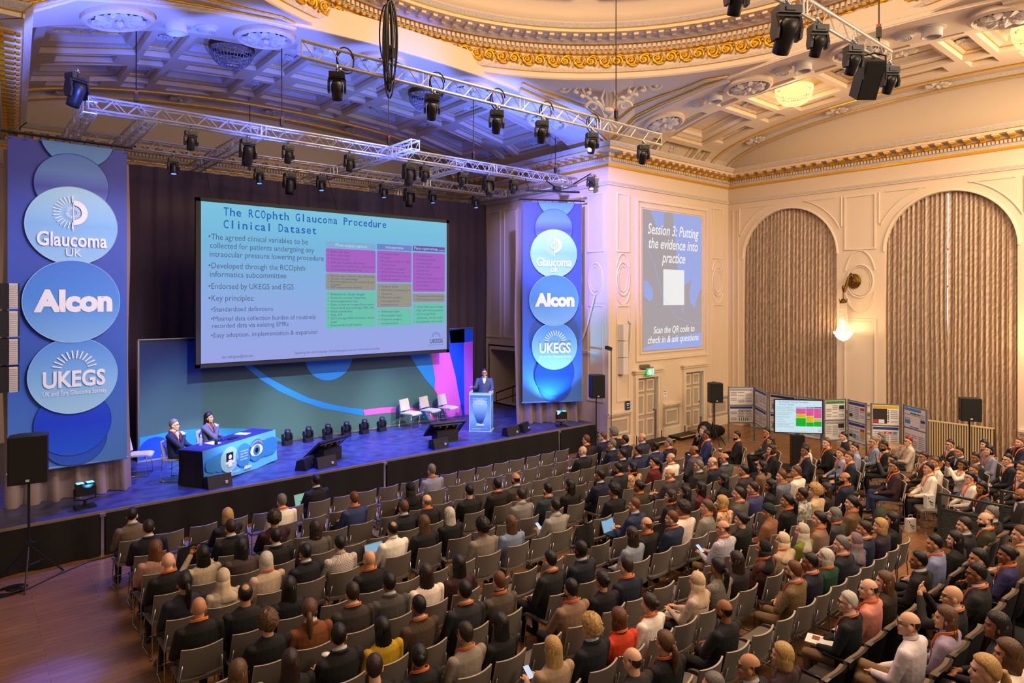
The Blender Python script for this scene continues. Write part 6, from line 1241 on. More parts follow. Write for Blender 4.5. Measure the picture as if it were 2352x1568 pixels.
PEOPLE="""
2.06 12.05 0.00 1.2 0.966 0 R s k j 6b5c50 0 0 0 0 4 -|person in taupe jacket, first from the left in the front row
2.14 11.23 0.00 -1.9 0.966 0 0 s d j 10131f 0 0 0 0 0 -|person in navy jacket, first from the left in the second row
3.28 11.23 0.00 4.0 0.916 2 0 o y s 0c1a20 0 0 0 0 4 -|person in dark teal jacket, second from the left in the second row
3.09 10.42 0.00 1.3 0.972 0 0 s d j 0b0c12 0 0 0 0 0 -|person in black suit jacket, second from the left in the third row
2.52 9.77 0.00 4.8 0.913 5 0 l k s b8a78c 0 0 0 0 2 -|person in cream blouse, second from the left in the fourth row
2.08 10.42 0.00 -1.6 0.915 0 R l a s b08478 0 0 0 0 0 -|person in pale pink knit top, first from the left in the third row
2.06 9.63 0.00 4.7 0.971 0 R z d s 08080a 1 0 0 0 4 -|person in black sweater, first from the left in the fourth row
3.01 9.63 0.00 -2.7 0.944 0 R l k s 4a3c3a 0 0 0 0 2 -|person in grey shawl, third from the left in the fourth row
2.05 8.80 0.00 5.5 0.972 0 0 p k s 1a1c2a 0 0 0 0 1 -|person in navy waistcoat over white sleeves, first from the left in the fifth row
2.51 8.80 0.00 5.3 0.912 0 R h c9b49c s b8a590 0 0 0 0 0 -|person in cream headscarf, second from the left in the fifth row
2.53 7.97 0.00 -5.4 0.981 0 0 r k q 15151a 0 0 0 0 1 -|person in black padded jacket, second from the left in the sixth row
2.02 7.97 0.00 -3.1 0.977 0 0 z d s 08080a 1 0 0 0 1 -|person in black fleece, first from the left in the sixth row
1.98 6.47 0.00 -0.5 0.925 0 R l m s 8a7a70 0 0 0 0 0 -|person in grey top, first from the left in the eighth row
3.10 8.93 0.00 5.6 0.928 0 R o w s c8b098 1 0 0 0 4 -|person in cream blouse, third from the left in the fifth row
4.17 11.23 0.00 3.6 0.967 0 0 s g c d8cfc8 1 0 0 0 0 -|person in white shirt, third from the left in the second row
5.14 12.06 0.00 4.7 0.966 3 0 s k j 0c0e18 0 0 0 0 2 -|person in navy suit, second from the left in the front row
5.19 10.56 0.00 3.5 0.964 3 0 s a s 2e3a6a 1 0 0 0 0 -|person in blue sweater, fourth from the left in the third row
6.33 10.56 0.00 -2.1 0.935 3 0 h 08080c s 0a0a0e 0 0 0 0 1 -|person in black headscarf, fifth from the left in the third row
7.23 11.23 0.00 -0.2 0.977 0 0 s g c 8d8fae 1 0 0 0 4 -|person in pale blue shirt, fourth from the left in the second row
5.64 9.63 0.00 -1.1 0.951 2 0 s m j 10121e 0 0 0 0 0 -|person in navy jacket, sixth from the left in the fourth row
6.10 9.63 0.00 -3.8 0.964 0 0 b g s 0a0a0c 1 0 1 0 4 -|person in black jumper, seventh from the left in the fourth row
4.95 8.80 0.00 1.2 0.964 3 0 r k c e0d6cc 0 0 0 0 1 -|person in white shirt, sixth from the left in the fifth row
5.51 8.80 0.00 -0.8 0.94 0 0 l m s 101018 0 0 0 0 0 -|person in black off-shoulder top, seventh from the left in the fifth row
6.09 8.94 0.00 -0.1 0.917 0 0 l w s 0a0a0e 0 0 0 0 0 -|person in black top, eighth from the left in the fifth row
7.00 9.63 0.00 -5.1 0.966 3 0 s k s 0c0d12 0 0 0 0 4 -|person in black sweater, eighth from the left in the fourth row
7.64 9.63 0.00 0.2 0.965 0 0 s k j 1c1614 1 0 1 0 2 -|person in dark brown jacket, ninth from the left in the fourth row
6.03 7.97 0.00 -1.7 0.977 0 0 f k s 8a7c74 0 0 0 0 2 -|person in pale grey top, fifth from the left in the sixth row
3.76 10.42 0.00 -4.9 0.962 2 0 f d s 30121a 0 0 0 0 1 -|person in maroon sweater, third from the left in the third row
3.49 9.63 0.00 -2.4 0.962 0 0 s k j 0b0c10 0 0 0 0 4 -|person in black suit, fourth from the left in the fourth row
4.12 9.69 0.00 -3.4 0.937 0 0 l d j 5a534e 0 0 0 0 0 -|person in grey blazer, fifth from the left in the fourth row
3.59 8.80 0.00 4.3 0.955 2 0 s k j 10121c 0 0 0 0 1 -|person in navy jacket, fourth from the left in the fifth row
4.10 8.80 0.00 0.5 0.95 1 0 s k c c8bdb0 0 0 0 0 4 c|person in white patterned shirt, fifth from the left in the fifth row
4.12 7.97 0.00 4.3 0.978 0 0 z d s 08080a 1 0 0 0 0 -|person in black sweater, fourth from the left in the sixth row
5.02 7.17 0.00 -2.7 0.934 0 0 l k s 3a1c1c 0 0 0 0 2 t|person in dark red speckled top, sixth from the left in the seventh row
3.99 7.17 0.00 -5.5 0.966 0 0 s k j 4a4744 0 0 0 0 2 -|person in grey suit jacket, fourth from the left in the seventh row
3.50 7.17 0.00 -5.7 0.984 0 0 s d j 38302c 1 0 0 0 0 -|person in dark grey jacket, third from the left in the seventh row
3.06 7.97 0.00 -4.6 0.925 0 R l k s 0a0c16 0 0 0 0 4 -|person in navy top, third from the left in the sixth row
2.98 7.17 0.00 -2.9 0.954 0 R p m j 7a4420 0 0 0 0 4 -|person in rust-brown jacket, second from the left in the seventh row
4.51 7.17 0.00 -3.3 0.945 0 0 l d s d8c8bc 0 0 0 0 0 -|person in white top, fifth from the left in the seventh row
3.94 6.44 0.00 3.9 0.959 0 0 s k j 4c3a2a 1 0 0 0 2 t|person in brown tweed jacket, fifth from the left in the eighth row
4.54 6.36 0.00 -5.9 0.985 0 0 s k j 28282c 1 0 0 0 1 -|person in charcoal jacket, sixth from the left in the eighth row
5.06 6.36 0.00 -2.3 0.957 1 0 s a c 54483e 1 0 0 0 4 -|person in grey-brown polo shirt, seventh from the left in the eighth row
2.94 6.36 0.00 0.8 0.985 3 R s k j 0c0c0e 0 0 0 0 1 -|person in black jacket, third from the left in the eighth row
3.44 6.36 0.00 -0.4 0.911 0 0 l k s b8920c 0 0 0 0 2 -|person in yellow cardigan, fourth from the left in the eighth row
3.45 5.62 0.00 -0.5 0.917 0 R u k s 08080a 1 0 0 0 2 -|person in black top, second from the left in the ninth row
4.00 5.62 0.00 4.3 0.95 0 0 s d c 8f8478 1 0 1 0 1 -|person in grey polo sweater, third from the left in the ninth row
2.96 5.62 0.00 -3.9 0.979 0 R s d s 0a0a0c 0 0 0 0 4 -|person in black top, first from the left in the ninth row
2.44 6.36 0.00 0.5 0.913 0 R l d s 0a0a0c 0 0 0 0 0 -|person in black top, second from the left in the eighth row
2.50 7.17 0.00 1.5 0.957 2 0 f m s 0a0a0c 0 0 0 0 0 -|person in black top, first from the left in the seventh row
4.47 5.62 0.00 3.7 0.911 0 0 l k s 0a0a0c 0 0 0 0 2 -|person in black top, fourth from the left in the ninth row
11.75 11.23 0.00 -5.7 0.963 4 L s a j 2a1c22 1 0 1 0 4 -|person in dark maroon jacket, fifth from the left in the second row
12.35 11.23 0.00 3.1 0.954 0 L s m j 141830 0 0 0 0 4 -|person in navy suit, sixth from the left in the second row
12.81 11.29 0.00 1.4 0.979 0 L f g j 14141a 1 0 0 0 0 -|person in dark jacket, seventh from the left in the second row
11.77 10.42 0.00 4.1 0.98 2 L s g j 141c3c 0 0 0 0 0 -|person in blue suit, seventh from the left in the third row
12.40 10.56 0.00 4.5 0.972 2 L s k j 10142a 0 0 0 0 2 -|person in navy jacket, eighth from the left in the third row
12.89 10.42 0.00 4.9 0.982 0 L b g j 242c40 0 0 0 0 0 -|person in slate jacket, ninth from the left in the third row
12.39 9.63 0.00 -1.3 0.975 0 L s k j 1a2a5a 0 0 0 0 3 -|person in blue suit, 13th from the left in the fourth row
13.04 9.73 0.00 0.9 0.956 0 L s g j 12162a 1 0 1 0 0 -|person in navy suit, 14th from the left in the fourth row
10.78 10.42 0.00 -5.0 0.974 3 L b w j 12141c 0 0 1 0 4 -|person in dark suit, sixth from the left in the third row
11.22 9.63 0.00 -3.4 0.981 0 L s k j 10132a 0 0 0 0 1 -|person in navy suit, 11th from the left in the fourth row
11.76 9.63 0.00 -4.6 0.965 2 L s k j 1c2448 0 0 0 0 1 -|person in blue jacket, 12th from the left in the fourth row
10.28 8.94 0.00 -0.2 0.954 0 L s k j 14161e 1 0 0 1 2 -|person in dark navy suit, 13th from the left in the fifth row
10.74 8.94 0.00 -2.8 0.918 0 L l k s c09870 1 0 0 0 4 f|person in floral cream and orange top, 14th from the left in the fifth row
11.28 8.80 0.00 5.2 0.959 0 L p k s 5a1418 1 0 0 0 4 t|person in red tartan top, 15th from the left in the fifth row
9.57 8.80 0.00 0.4 0.96 2 L s k j 141a36 0 0 0 0 2 -|person in navy suit, 12th from the left in the fifth row
8.10 9.63 0.00 -0.0 0.983 0 0 b k j 3c3430 0 0 0 1 1 -|person in grey-brown jacket, tenth from the left in the fourth row
8.18 8.82 0.00 -1.2 0.954 0 0 s k j 22343e 1 0 0 1 4 -|person in teal jacket, tenth from the left in the fifth row
8.74 8.80 0.00 -2.3 0.93 0 L l k s 0a0a0c 0 0 0 0 1 -|person in black top, 11th from the left in the fifth row
7.57 8.86 0.00 -2.6 0.96 0 0 s d j 86807c 0 0 0 0 0 -|person in grey linen jacket, ninth from the left in the fifth row
7.56 7.97 0.00 -1.6 0.976 3 0 s k j 9a948e 0 0 0 0 1 -|person in pale grey blazer, seventh from the left in the sixth row
6.60 7.97 0.00 -4.1 0.919 0 0 l m s 7c8cac 0 0 0 0 4 -|person in pale blue denim jacket, sixth from the left in the sixth row
9.04 7.97 0.00 -4.3 0.959 0 L f k s 0c0c10 0 0 0 0 1 -|person in black short-sleeved top, eighth from the left in the sixth row
9.74 7.97 0.00 -1.0 0.916 0 L u k s 34321c 1 0 0 0 2 -|person in olive jacket, ninth from the left in the sixth row
8.63 7.17 0.00 3.1 0.969 3 L s a j 1e2c50 0 0 0 0 0 -|person in blue jacket, seventh from the left in the seventh row
11.86 8.80 0.00 2.0 0.953 0 L b g c d8d0c8 1 0 0 0 0 -|person in white shirt, 16th from the left in the fifth row
12.73 8.80 0.00 3.0 0.981 0 L b k j 4a4a50 1 0 0 0 2 -|person in grey suit, 17th from the left in the fifth row
10.70 7.97 0.00 1.2 0.973 3 L b g j 3a3438 1 0 0 0 0 -|person in grey suit, tenth from the left in the sixth row
11.68 7.97 0.00 1.7 0.971 0 L s g j 2e281c 0 0 1 0 0 -|person in olive jacket, 11th from the left in the sixth row
12.18 7.97 0.00 2.2 0.967 0 L b g j 161a2a 1 0 1 0 4 -|person in navy suit, 12th from the left in the sixth row
12.64 7.97 0.00 -1.6 0.975 0 L b k j 3e4248 0 0 1 0 1 -|person in grey suit, 13th from the left in the sixth row
12.14 7.21 0.00 -0.2 0.951 0 L s k j 2c2a2a 1 0 0 0 1 -|person in charcoal jacket, 12th from the left in the seventh row
11.32 7.17 0.00 5.8 0.927 0 L l k s 0a0a0c 0 0 0 0 2 -|person in black top, 11th from the left in the seventh row
10.09 7.17 0.00 -4.1 0.921 0 L l k s 0a0a0c 0 0 0 0 1 -|person in black top, ninth from the left in the seventh row
10.57 7.17 0.00 -3.2 0.913 0 L l k s 5c1016 0 0 0 0 2 -|person in red top, tenth from the left in the seventh row
9.63 7.17 0.00 5.0 0.936 0 L l d s 0a0a0c 1 0 0 0 0 -|person in black top, eighth from the left in the seventh row
9.06 6.50 0.00 -2.1 0.978 0 L f d c d4c4bc 1 0 0 0 1 -|person in white shirt, 13th from the left in the eighth row
9.52 6.36 0.00 4.6 0.962 0 L p m s 8e8a84 1 0 0 0 4 -|person in pale grey sweater, 14th from the left in the eighth row
9.99 6.36 0.00 -3.4 0.942 0 L o y s d0a080 1 0 0 0 4 f|person in orange floral top, 15th from the left in the eighth row
10.51 6.36 0.00 1.9 0.983 0 L s d j 54504a 1 0 0 0 0 -|person in grey blazer, 16th from the left in the eighth row
11.03 6.38 0.00 -2.1 0.98 0 L s d c 34386a 1 0 0 0 0 -|person in purple-blue shirt, 17th from the left in the eighth row
9.49 5.70 0.00 -5.7 0.932 0 L u k s 0a0a0c 0 0 0 0 4 -|person in black top, ninth from the left in the ninth row
8.84 5.62 0.00 -2.4 0.963 3 L b d c c0bcc4 1 1 1 0 0 c|person in white checked shirt, eighth from the left in the ninth row
8.56 6.36 0.00 3.2 0.971 0 L s a c 1c2c4c 1 0 0 0 0 c|person in blue tartan shirt, 12th from the left in the eighth row
8.10 6.49 0.00 -0.1 0.953 0 0 b a s 0a0a0c 1 0 1 0 0 -|person in black jumper, 11th from the left in the eighth row
7.58 6.36 0.00 2.3 0.945 0 0 l d s 8890a0 0 2 0 0 4 -|person in pale blue striped shirt, tenth from the left in the eighth row
5.95 6.40 0.00 4.9 0.975 0 0 s k j 1c1c1e 1 0 0 0 4 -|person in dark grey jacket, eighth from the left in the eighth row
6.50 6.36 0.00 1.2 0.983 0 0 s k j 101624 0 0 0 0 3 -|person in navy jacket, ninth from the left in the eighth row
6.59 5.62 0.00 -4.1 0.974 0 0 s d s 101830 1 0 0 0 4 -|person in navy sweater, seventh from the left in the ninth row
6.13 5.62 0.00 -5.3 0.925 0 0 u k s 08080c 0 0 0 0 1 -|person in black top, sixth from the left in the ninth row
5.57 5.62 0.00 -3.3 0.968 2 0 s k c 8c7058 1 0 0 1 1 -|person in beige cardigan, fifth from the left in the ninth row
7.02 4.85 0.00 5.8 0.921 3 0 h d4b898 s c4ae9c 1 0 0 0 0 -|person in cream headscarf and sweater, fifth from the left in the tenth row
7.48 4.85 0.00 -1.8 0.967 2 0 p k s 8a8070 0 0 0 0 2 c|person in black and white tweed jacket, sixth from the left in the tenth row
7.94 4.85 0.00 -6.0 0.944 0 0 l d s 201014 0 0 0 0 0 -|person in dark red shawl, seventh from the left in the tenth row
6.07 4.85 0.00 3.1 0.927 0 0 u d s d8ccc4 1 0 0 0 4 -|person in white blouse, fourth from the left in the tenth row
5.55 4.85 0.00 -5.4 0.919 0 0 o a s d03c10 1 0 0 0 0 -|person in orange-red sweater, third from the left in the tenth row
5.09 4.85 0.00 1.4 0.963 0 0 f y j 10141e 0 1 0 0 0 -|person in navy blazer, second from the left in the tenth row
4.54 4.85 0.00 -5.1 0.934 3 0 l y s a88c70 0 0 0 0 0 -|person in beige top, first from the left in the tenth row
6.51 4.15 0.00 -0.2 0.968 1 0 b k s 0a0e12 0 0 1 1 2 -|person in black coat, third from the left in the eleventh row
4.92 4.15 0.00 3.0 0.973 0 0 b d s 2c2420 0 0 1 0 4 -|person in dark top, first from the left in the eleventh row
5.44 4.15 0.00 -5.8 0.967 0 0 p m s 0a0a0c 1 0 1 0 0 -|person in black top, second from the left in the eleventh row
12.85 6.47 0.00 -0.7 0.961 0 L s m c d8ccc0 1 0 0 0 1 -|person in white shirt, 20th from the left in the eighth row
12.31 6.50 0.00 -2.1 0.957 0 L s a c 686c80 1 0 0 0 4 -|person in grey-blue shirt, 19th from the left in the eighth row
11.61 6.36 0.00 4.9 0.938 3 L l k s 140e0c 0 0 0 0 2 -|person in black top, 18th from the left in the eighth row
12.79 7.17 0.00 -1.8 0.941 0 L l k j 7a5c40 0 0 0 0 4 -|person in tan jacket, 13th from the left in the seventh row
11.83 5.62 0.00 -2.3 0.958 0 L f y s c8ac88 0 0 0 0 4 -|person in cream knitted top, 13th from the left in the ninth row
12.29 5.62 0.00 0.5 0.917 0 L l d s 24180e 0 0 0 0 0 -|person in dark brown top, 14th from the left in the ninth row
13.08 5.62 0.00 -2.0 0.967 0 L b k s 1c1c34 1 0 0 1 1 -|person in dark purple sweater, 15th from the left in the ninth row
11.34 5.62 0.00 1.0 0.975 0 L s k c a8a49a 0 0 0 0 2 f|person in white and blue floral shirt, 12th from the left in the ninth row
10.81 5.62 0.00 -0.9 0.979 0 L p k s 0c0a0a 1 0 0 0 1 -|person in black top, 11th from the left in the ninth row
10.17 5.62 0.00 4.1 0.926 0 L t 06221c s 8a5c3c 0 0 0 0 1 -|person in dark green turban and tan jacket, tenth from the left in the ninth row
11.52 4.85 0.00 -1.7 0.982 0 L p k s 6a5438 1 0 0 0 4 -|person in olive and beige top, 13th from the left in the tenth row
10.89 4.85 0.00 -5.7 0.923 0 L o g s 3c3a3c 1 0 0 0 4 -|person in grey jacket, 12th from the left in the tenth row
10.32 4.85 0.00 0.5 0.974 0 L p k s 8e705c 1 0 0 0 4 -|person in beige top, 11th from the left in the tenth row
9.77 4.85 0.00 -0.4 0.921 0 L h c4b8a8 s 6c7420 0 0 0 0 0 -|person in floral scarf and lime green jacket, tenth from the left in the tenth row
9.18 4.85 0.00 -4.9 0.92 0 L h dcc4a4 s b89c80 1 0 0 0 0 -|person in white headscarf, ninth from the left in the tenth row
8.63 4.85 0.00 -1.5 0.934 0 L h 0a0808 s 4a241c 1 0 0 0 1 f|person in black headscarf and paisley top, eighth from the left in the tenth row
10.40 4.21 0.00 1.2 0.97 0 L s d j 14203c 1 0 0 0 1 -|person in blue suit, ninth from the left in the eleventh row
11.32 4.15 0.00 0.1 0.933 0 L l k s 14100e 0 0 0 0 1 t|person in black dotted top, 11th from the left in the eleventh row
10.86 4.15 0.00 -0.3 0.932 2 L o y s 2c1c30 0 0 0 0 4 -|person in purple top, tenth from the left in the eleventh row
9.94 4.15 0.00 1.1 0.926 0 L h 806a70 s 585c68 0 0 0 0 0 -|person in mauve headscarf, eighth from the left in the eleventh row
9.48 4.15 0.00 -1.7 0.977 0 L s g j 161a26 1 0 0 0 4 -|person in navy jacket, seventh from the left in the eleventh row
9.02 4.15 0.00 -3.6 0.918 0 L o w s 123c20 1 0 0 0 0 -|person in green knit sweater, sixth from the left in the eleventh row
8.10 4.15 0.00 3.6 0.978 1 0 s a j 6e5838 1 1 1 1 0 t|person in tan tweed jacket, fourth from the left in the eleventh row
8.56 4.15 0.00 -2.2 0.966 0 L s k j 10162a 1 0 0 0 2 -|person in navy jacket, fifth from the left in the eleventh row
14.34 9.56 0.00 32.4 0.984 4 L s k j 1c2c60 1 2 1 0 2 -|person in blue suit with crossed legs, front seat by the right doors
14.88 10.01 0.00 36.9 0.957 2 L s g j 101014 0 0 0 0 4 -|person in black jacket with a hand over the face, by the right doors
15.00 9.10 0.00 32.0 0.959 3 L s k j 0e0f16 1 0 0 1 1 -|person in black suit holding a paper coffee cup, by the session wall
15.92 8.80 0.00 37.1 0.976 0 L s k s 3c4038 1 0 1 0 1 -|person in green-grey sweater and glasses, left of the television
15.30 8.34 0.00 37.4 0.916 0 L l d s 50483c 0 0 0 0 1 -|person in grey top, behind the person in black jacket with hand raised
14.35 7.82 0.00 34.3 0.937 2 L o d j 0e0e10 1 0 0 0 0 -|person in black jacket with hand raised to the mouth, left of the television column
14.67 7.18 0.00 37.4 0.964 0 L s k j 161a2c 1 1 0 0 2 -|person in navy suit and khaki trousers right of the television column
15.23 7.42 0.00 33.5 0.953 0 L b g c cac4bc 1 0 0 0 3 -|person in white shirt, behind the navy suit right of the television column
15.79 7.20 0.00 36.5 0.983 4 L s m s 121212 1 1 0 0 4 -|person in black cardigan and khaki trousers with crossed legs
17.01 7.32 0.00 32.8 0.955 0 L s k j 101010 0 0 0 0 4 -|person in black jacket, turned away in front of the green poster
15.92 6.61 0.00 32.0 0.957 0 L s d c 9098b4 0 0 0 0 0 -|person in pale blue shirt beside the pale blue blouse
15.32 6.67 0.00 37.6 0.923 0 L u a c 9aa4c0 1 0 0 0 4 -|person in pale blue blouse, behind the dark teal jacket
14.86 6.29 0.00 34.6 0.966 0 L s m j 182430 1 0 0 0 0 -|person in dark teal jacket with orange lanyard
16.97 6.60 0.00 35.7 0.953 0 L s g c 8898ac 1 0 1 0 0 -|person in pale blue shirt, seated by the leafy plant
17.90 6.77 0.00 28.9 0.917 0 L l g s 504840 0 0 0 0 4 -|person in grey top, half hidden before the poster with 1 2 3
16.46 6.17 0.00 36.6 0.984 4 L s k j 121214 1 0 0 1 2 -|person in black jacket with orange lanyard, in front of the poster with 1 2 3
17.60 6.04 0.00 32.0 0.969 2 L s r s c8b8a4 0 0 1 0 4 -|person in black vest over cream blouse, hand on the cheek
15.33 5.58 0.00 30.2 0.959 5 L s k j 24282a 0 0 0 0 1 -|person in dark green jacket raising a phone to film
14.77 5.36 0.00 29.3 0.962 4 L s k c 3a2428 1 2 1 0 1 -|person in maroon sweater and jeans with crossed legs
16.41 5.33 0.00 36.0 0.911 0 L u d j 3a3024 1 0 1 0 1 -|person in brown jacket with orange lanyard, before the radiator
15.71 4.90 0.00 37.8 0.969 0 L s m c c8beb0 1 1 0 0 1 -|person in white shirt, half hidden behind another white shirt
15.11 4.82 0.00 35.9 0.967 0 0 s d c e0d4c4 1 0 0 0 0 -|person in white shirt and dark trousers, hands together, beside the white box bag
18.02 5.28 0.00 35.7 0.958 1 L s d j 161a2c 1 0 1 0 0 -|person in navy jacket with arms folded, before the right radiator
17.26 4.88 0.00 35.9 0.965 2 L s k j 101218 0 0 0 0 1 -|person in black jacket with a hand on the forehead, before the right loudspeaker
16.24 4.54 0.00 38 0.916 5 L l k s d0c8c0 1 0 0 0 2 -|person in white top and black vest, both hands raised
16.83 4.46 0.00 37.2 0.974 0 L s k j 181618 0 0 0 0 2 -|person in dark jacket, half hidden behind the raised hands
18.85 4.80 0.00 36.9 0.926 0 L l d s 84808c 1 0 0 0 4 -|person in pale grey top, before the right curtain
18.12 4.53 0.00 36.7 0.943 0 L l k c 888ca0 1 0 0 0 4 -|person in pale blue-grey shirt, before the right curtain
19.51 4.26 0.00 37.1 0.97 2 L s a c 1a2038 1 0 0 0 0 -|person in navy sweater with hand on chin, at the right picture edge
17.18 3.97 0.00 32.5 0.977 0 L s k j 161a2a 1 0 1 0 4 -|person in navy suit looking down, near the right picture edge
16.69 3.62 0.00 30.5 0.968 0 L s d j 14182a 1 0 1 0 1 -|person in navy jacket and glasses at the right picture edge
15.98 3.47 0.00 32.2 0.979 0 L s m j 28282c 1 0 0 0 0 -|person in grey jacket at the right picture edge, above the guard rail
15.61 4.17 0.00 36.7 0.968 0 L s m c 2c4474 0 0 0 0 1 -|person in blue shirt, behind the white cardigan
14.99 4.08 0.00 32.2 0.961 0 L p k s d0c4b8 1 0 1 0 4 -|person in white cardigan behind the left guard rail
14.40 3.73 0.00 35.7 0.943 3 L l k s 302c2c 1 0 0 0 2 t|person in dark speckled top with a phone, behind the guard rails
14.34 3.14 0.00 29.4 0.961 0 L b k j 2c2824 0 0 0 1 2 -|person in dark grey blazer between the two guard rails
5.45 3.24 0.12 5.7 0.984 0 L b d j 181618 0 0 1 0 1 -|person in dark jacket, second from the left in the front raised row
4.95 3.29 0.12 6.9 0.97 0 L s g j 181618 0 0 0 0 0 -|person in dark jacket, first from the left in the front raised row
11.37 3.18 0.12 -1.5 0.964 0 L s d j 1c1c1e 0 0 0 0 0 -|person in dark grey jacket, tenth from the left in the front raised row
11.87 3.05 0.12 7.0 0.968 0 L b d j 34301c 1 0 0 1 4 -|person in olive blazer, 11th from the left in the front raised row
12.37 3.09 0.12 -2.2 0.951 0 L s g j 2c1c14 0 0 0 0 0 -|person in brown jacket, 12th from the left in the front raised row
10.74 3.12 0.12 -1.9 0.928 0 L l k s 141212 0 0 0 0 4 -|person in dark top, ninth from the left in the front raised row
10.18 3.21 0.12 2.9 0.969 0 L s k c 8088b0 1 0 0 0 1 -|person in pale blue shirt, eighth from the left in the front raised row
10.73 2.37 0.35 -3.0 0.967 0 L s m j 8a745c 1 0 0 0 0 -|person in beige jacket, seventh from the left in the second raised row
7.53 3.24 0.12 4.9 0.952 0 L s w j 0c0e14 1 1 1 0 4 -|person in black jacket, fourth from the left in the front raised row
8.03 3.22 0.12 3.4 0.964 0 L b d c d88c7c 1 0 0 0 4 -|person in pink shirt, fifth from the left in the front raised row
8.53 3.23 0.12 2.2 0.919 0 L l m s 2a2010 0 0 0 0 4 -|person in olive top, sixth from the left in the front raised row
9.39 3.14 0.12 -3.4 0.967 0 L s k j 18100e 0 0 0 0 2 -|person in dark brown jacket, seventh from the left in the front raised row
6.98 2.44 0.35 -2.5 0.965 4 L b d c d0c4c8 0 1 1 0 4 -|person in pale pinkish white shirt, first from the left in the second raised row
7.48 2.28 0.35 0.2 0.928 0 L l m c a090a8 1 0 0 0 0 -|person in lavender sweater, second from the left in the second raised row
7.99 2.37 0.35 3.4 0.957 5 L z d j 0e0e12 1 0 1 0 0 -|person in black suit, third from the left in the second raised row
8.77 2.36 0.35 2.3 0.982 2 L s k j 202022 1 1 1 0 2 -|person in dark grey jacket, fourth from the left in the second raised row
9.31 2.48 0.35 6.7 0.975 0 L s k s 1c2030 0 0 0 0 1 -|person in blue-grey top, fifth from the left in the second raised row
9.97 2.35 0.35 4.3 0.911 3 L u k s 302c58 1 0 0 0 2 -|person in purple top, sixth from the left in the second raised row
6.99 1.74 0.65 2.1 0.918 0 L l k s 100c0c 0 0 0 0 2 -|person in dark top, third from the left in the third raised row
6.49 1.55 0.65 2.5 0.921 3 L o m s d8c8bc 0 0 0 0 1 -|person in white top, second from the left in the third raised row
5.97 1.58 0.65 5.0 0.959 3 L p y s 100e0e 0 1 0 0 4 -|person in black top, first from the left in the third raised row
6.02 3.21 0.12 -2.4 0.914 0 L o y s 2c1218 0 0 0 0 0 f|person in maroon floral top, third from the left in the front raised row
"""
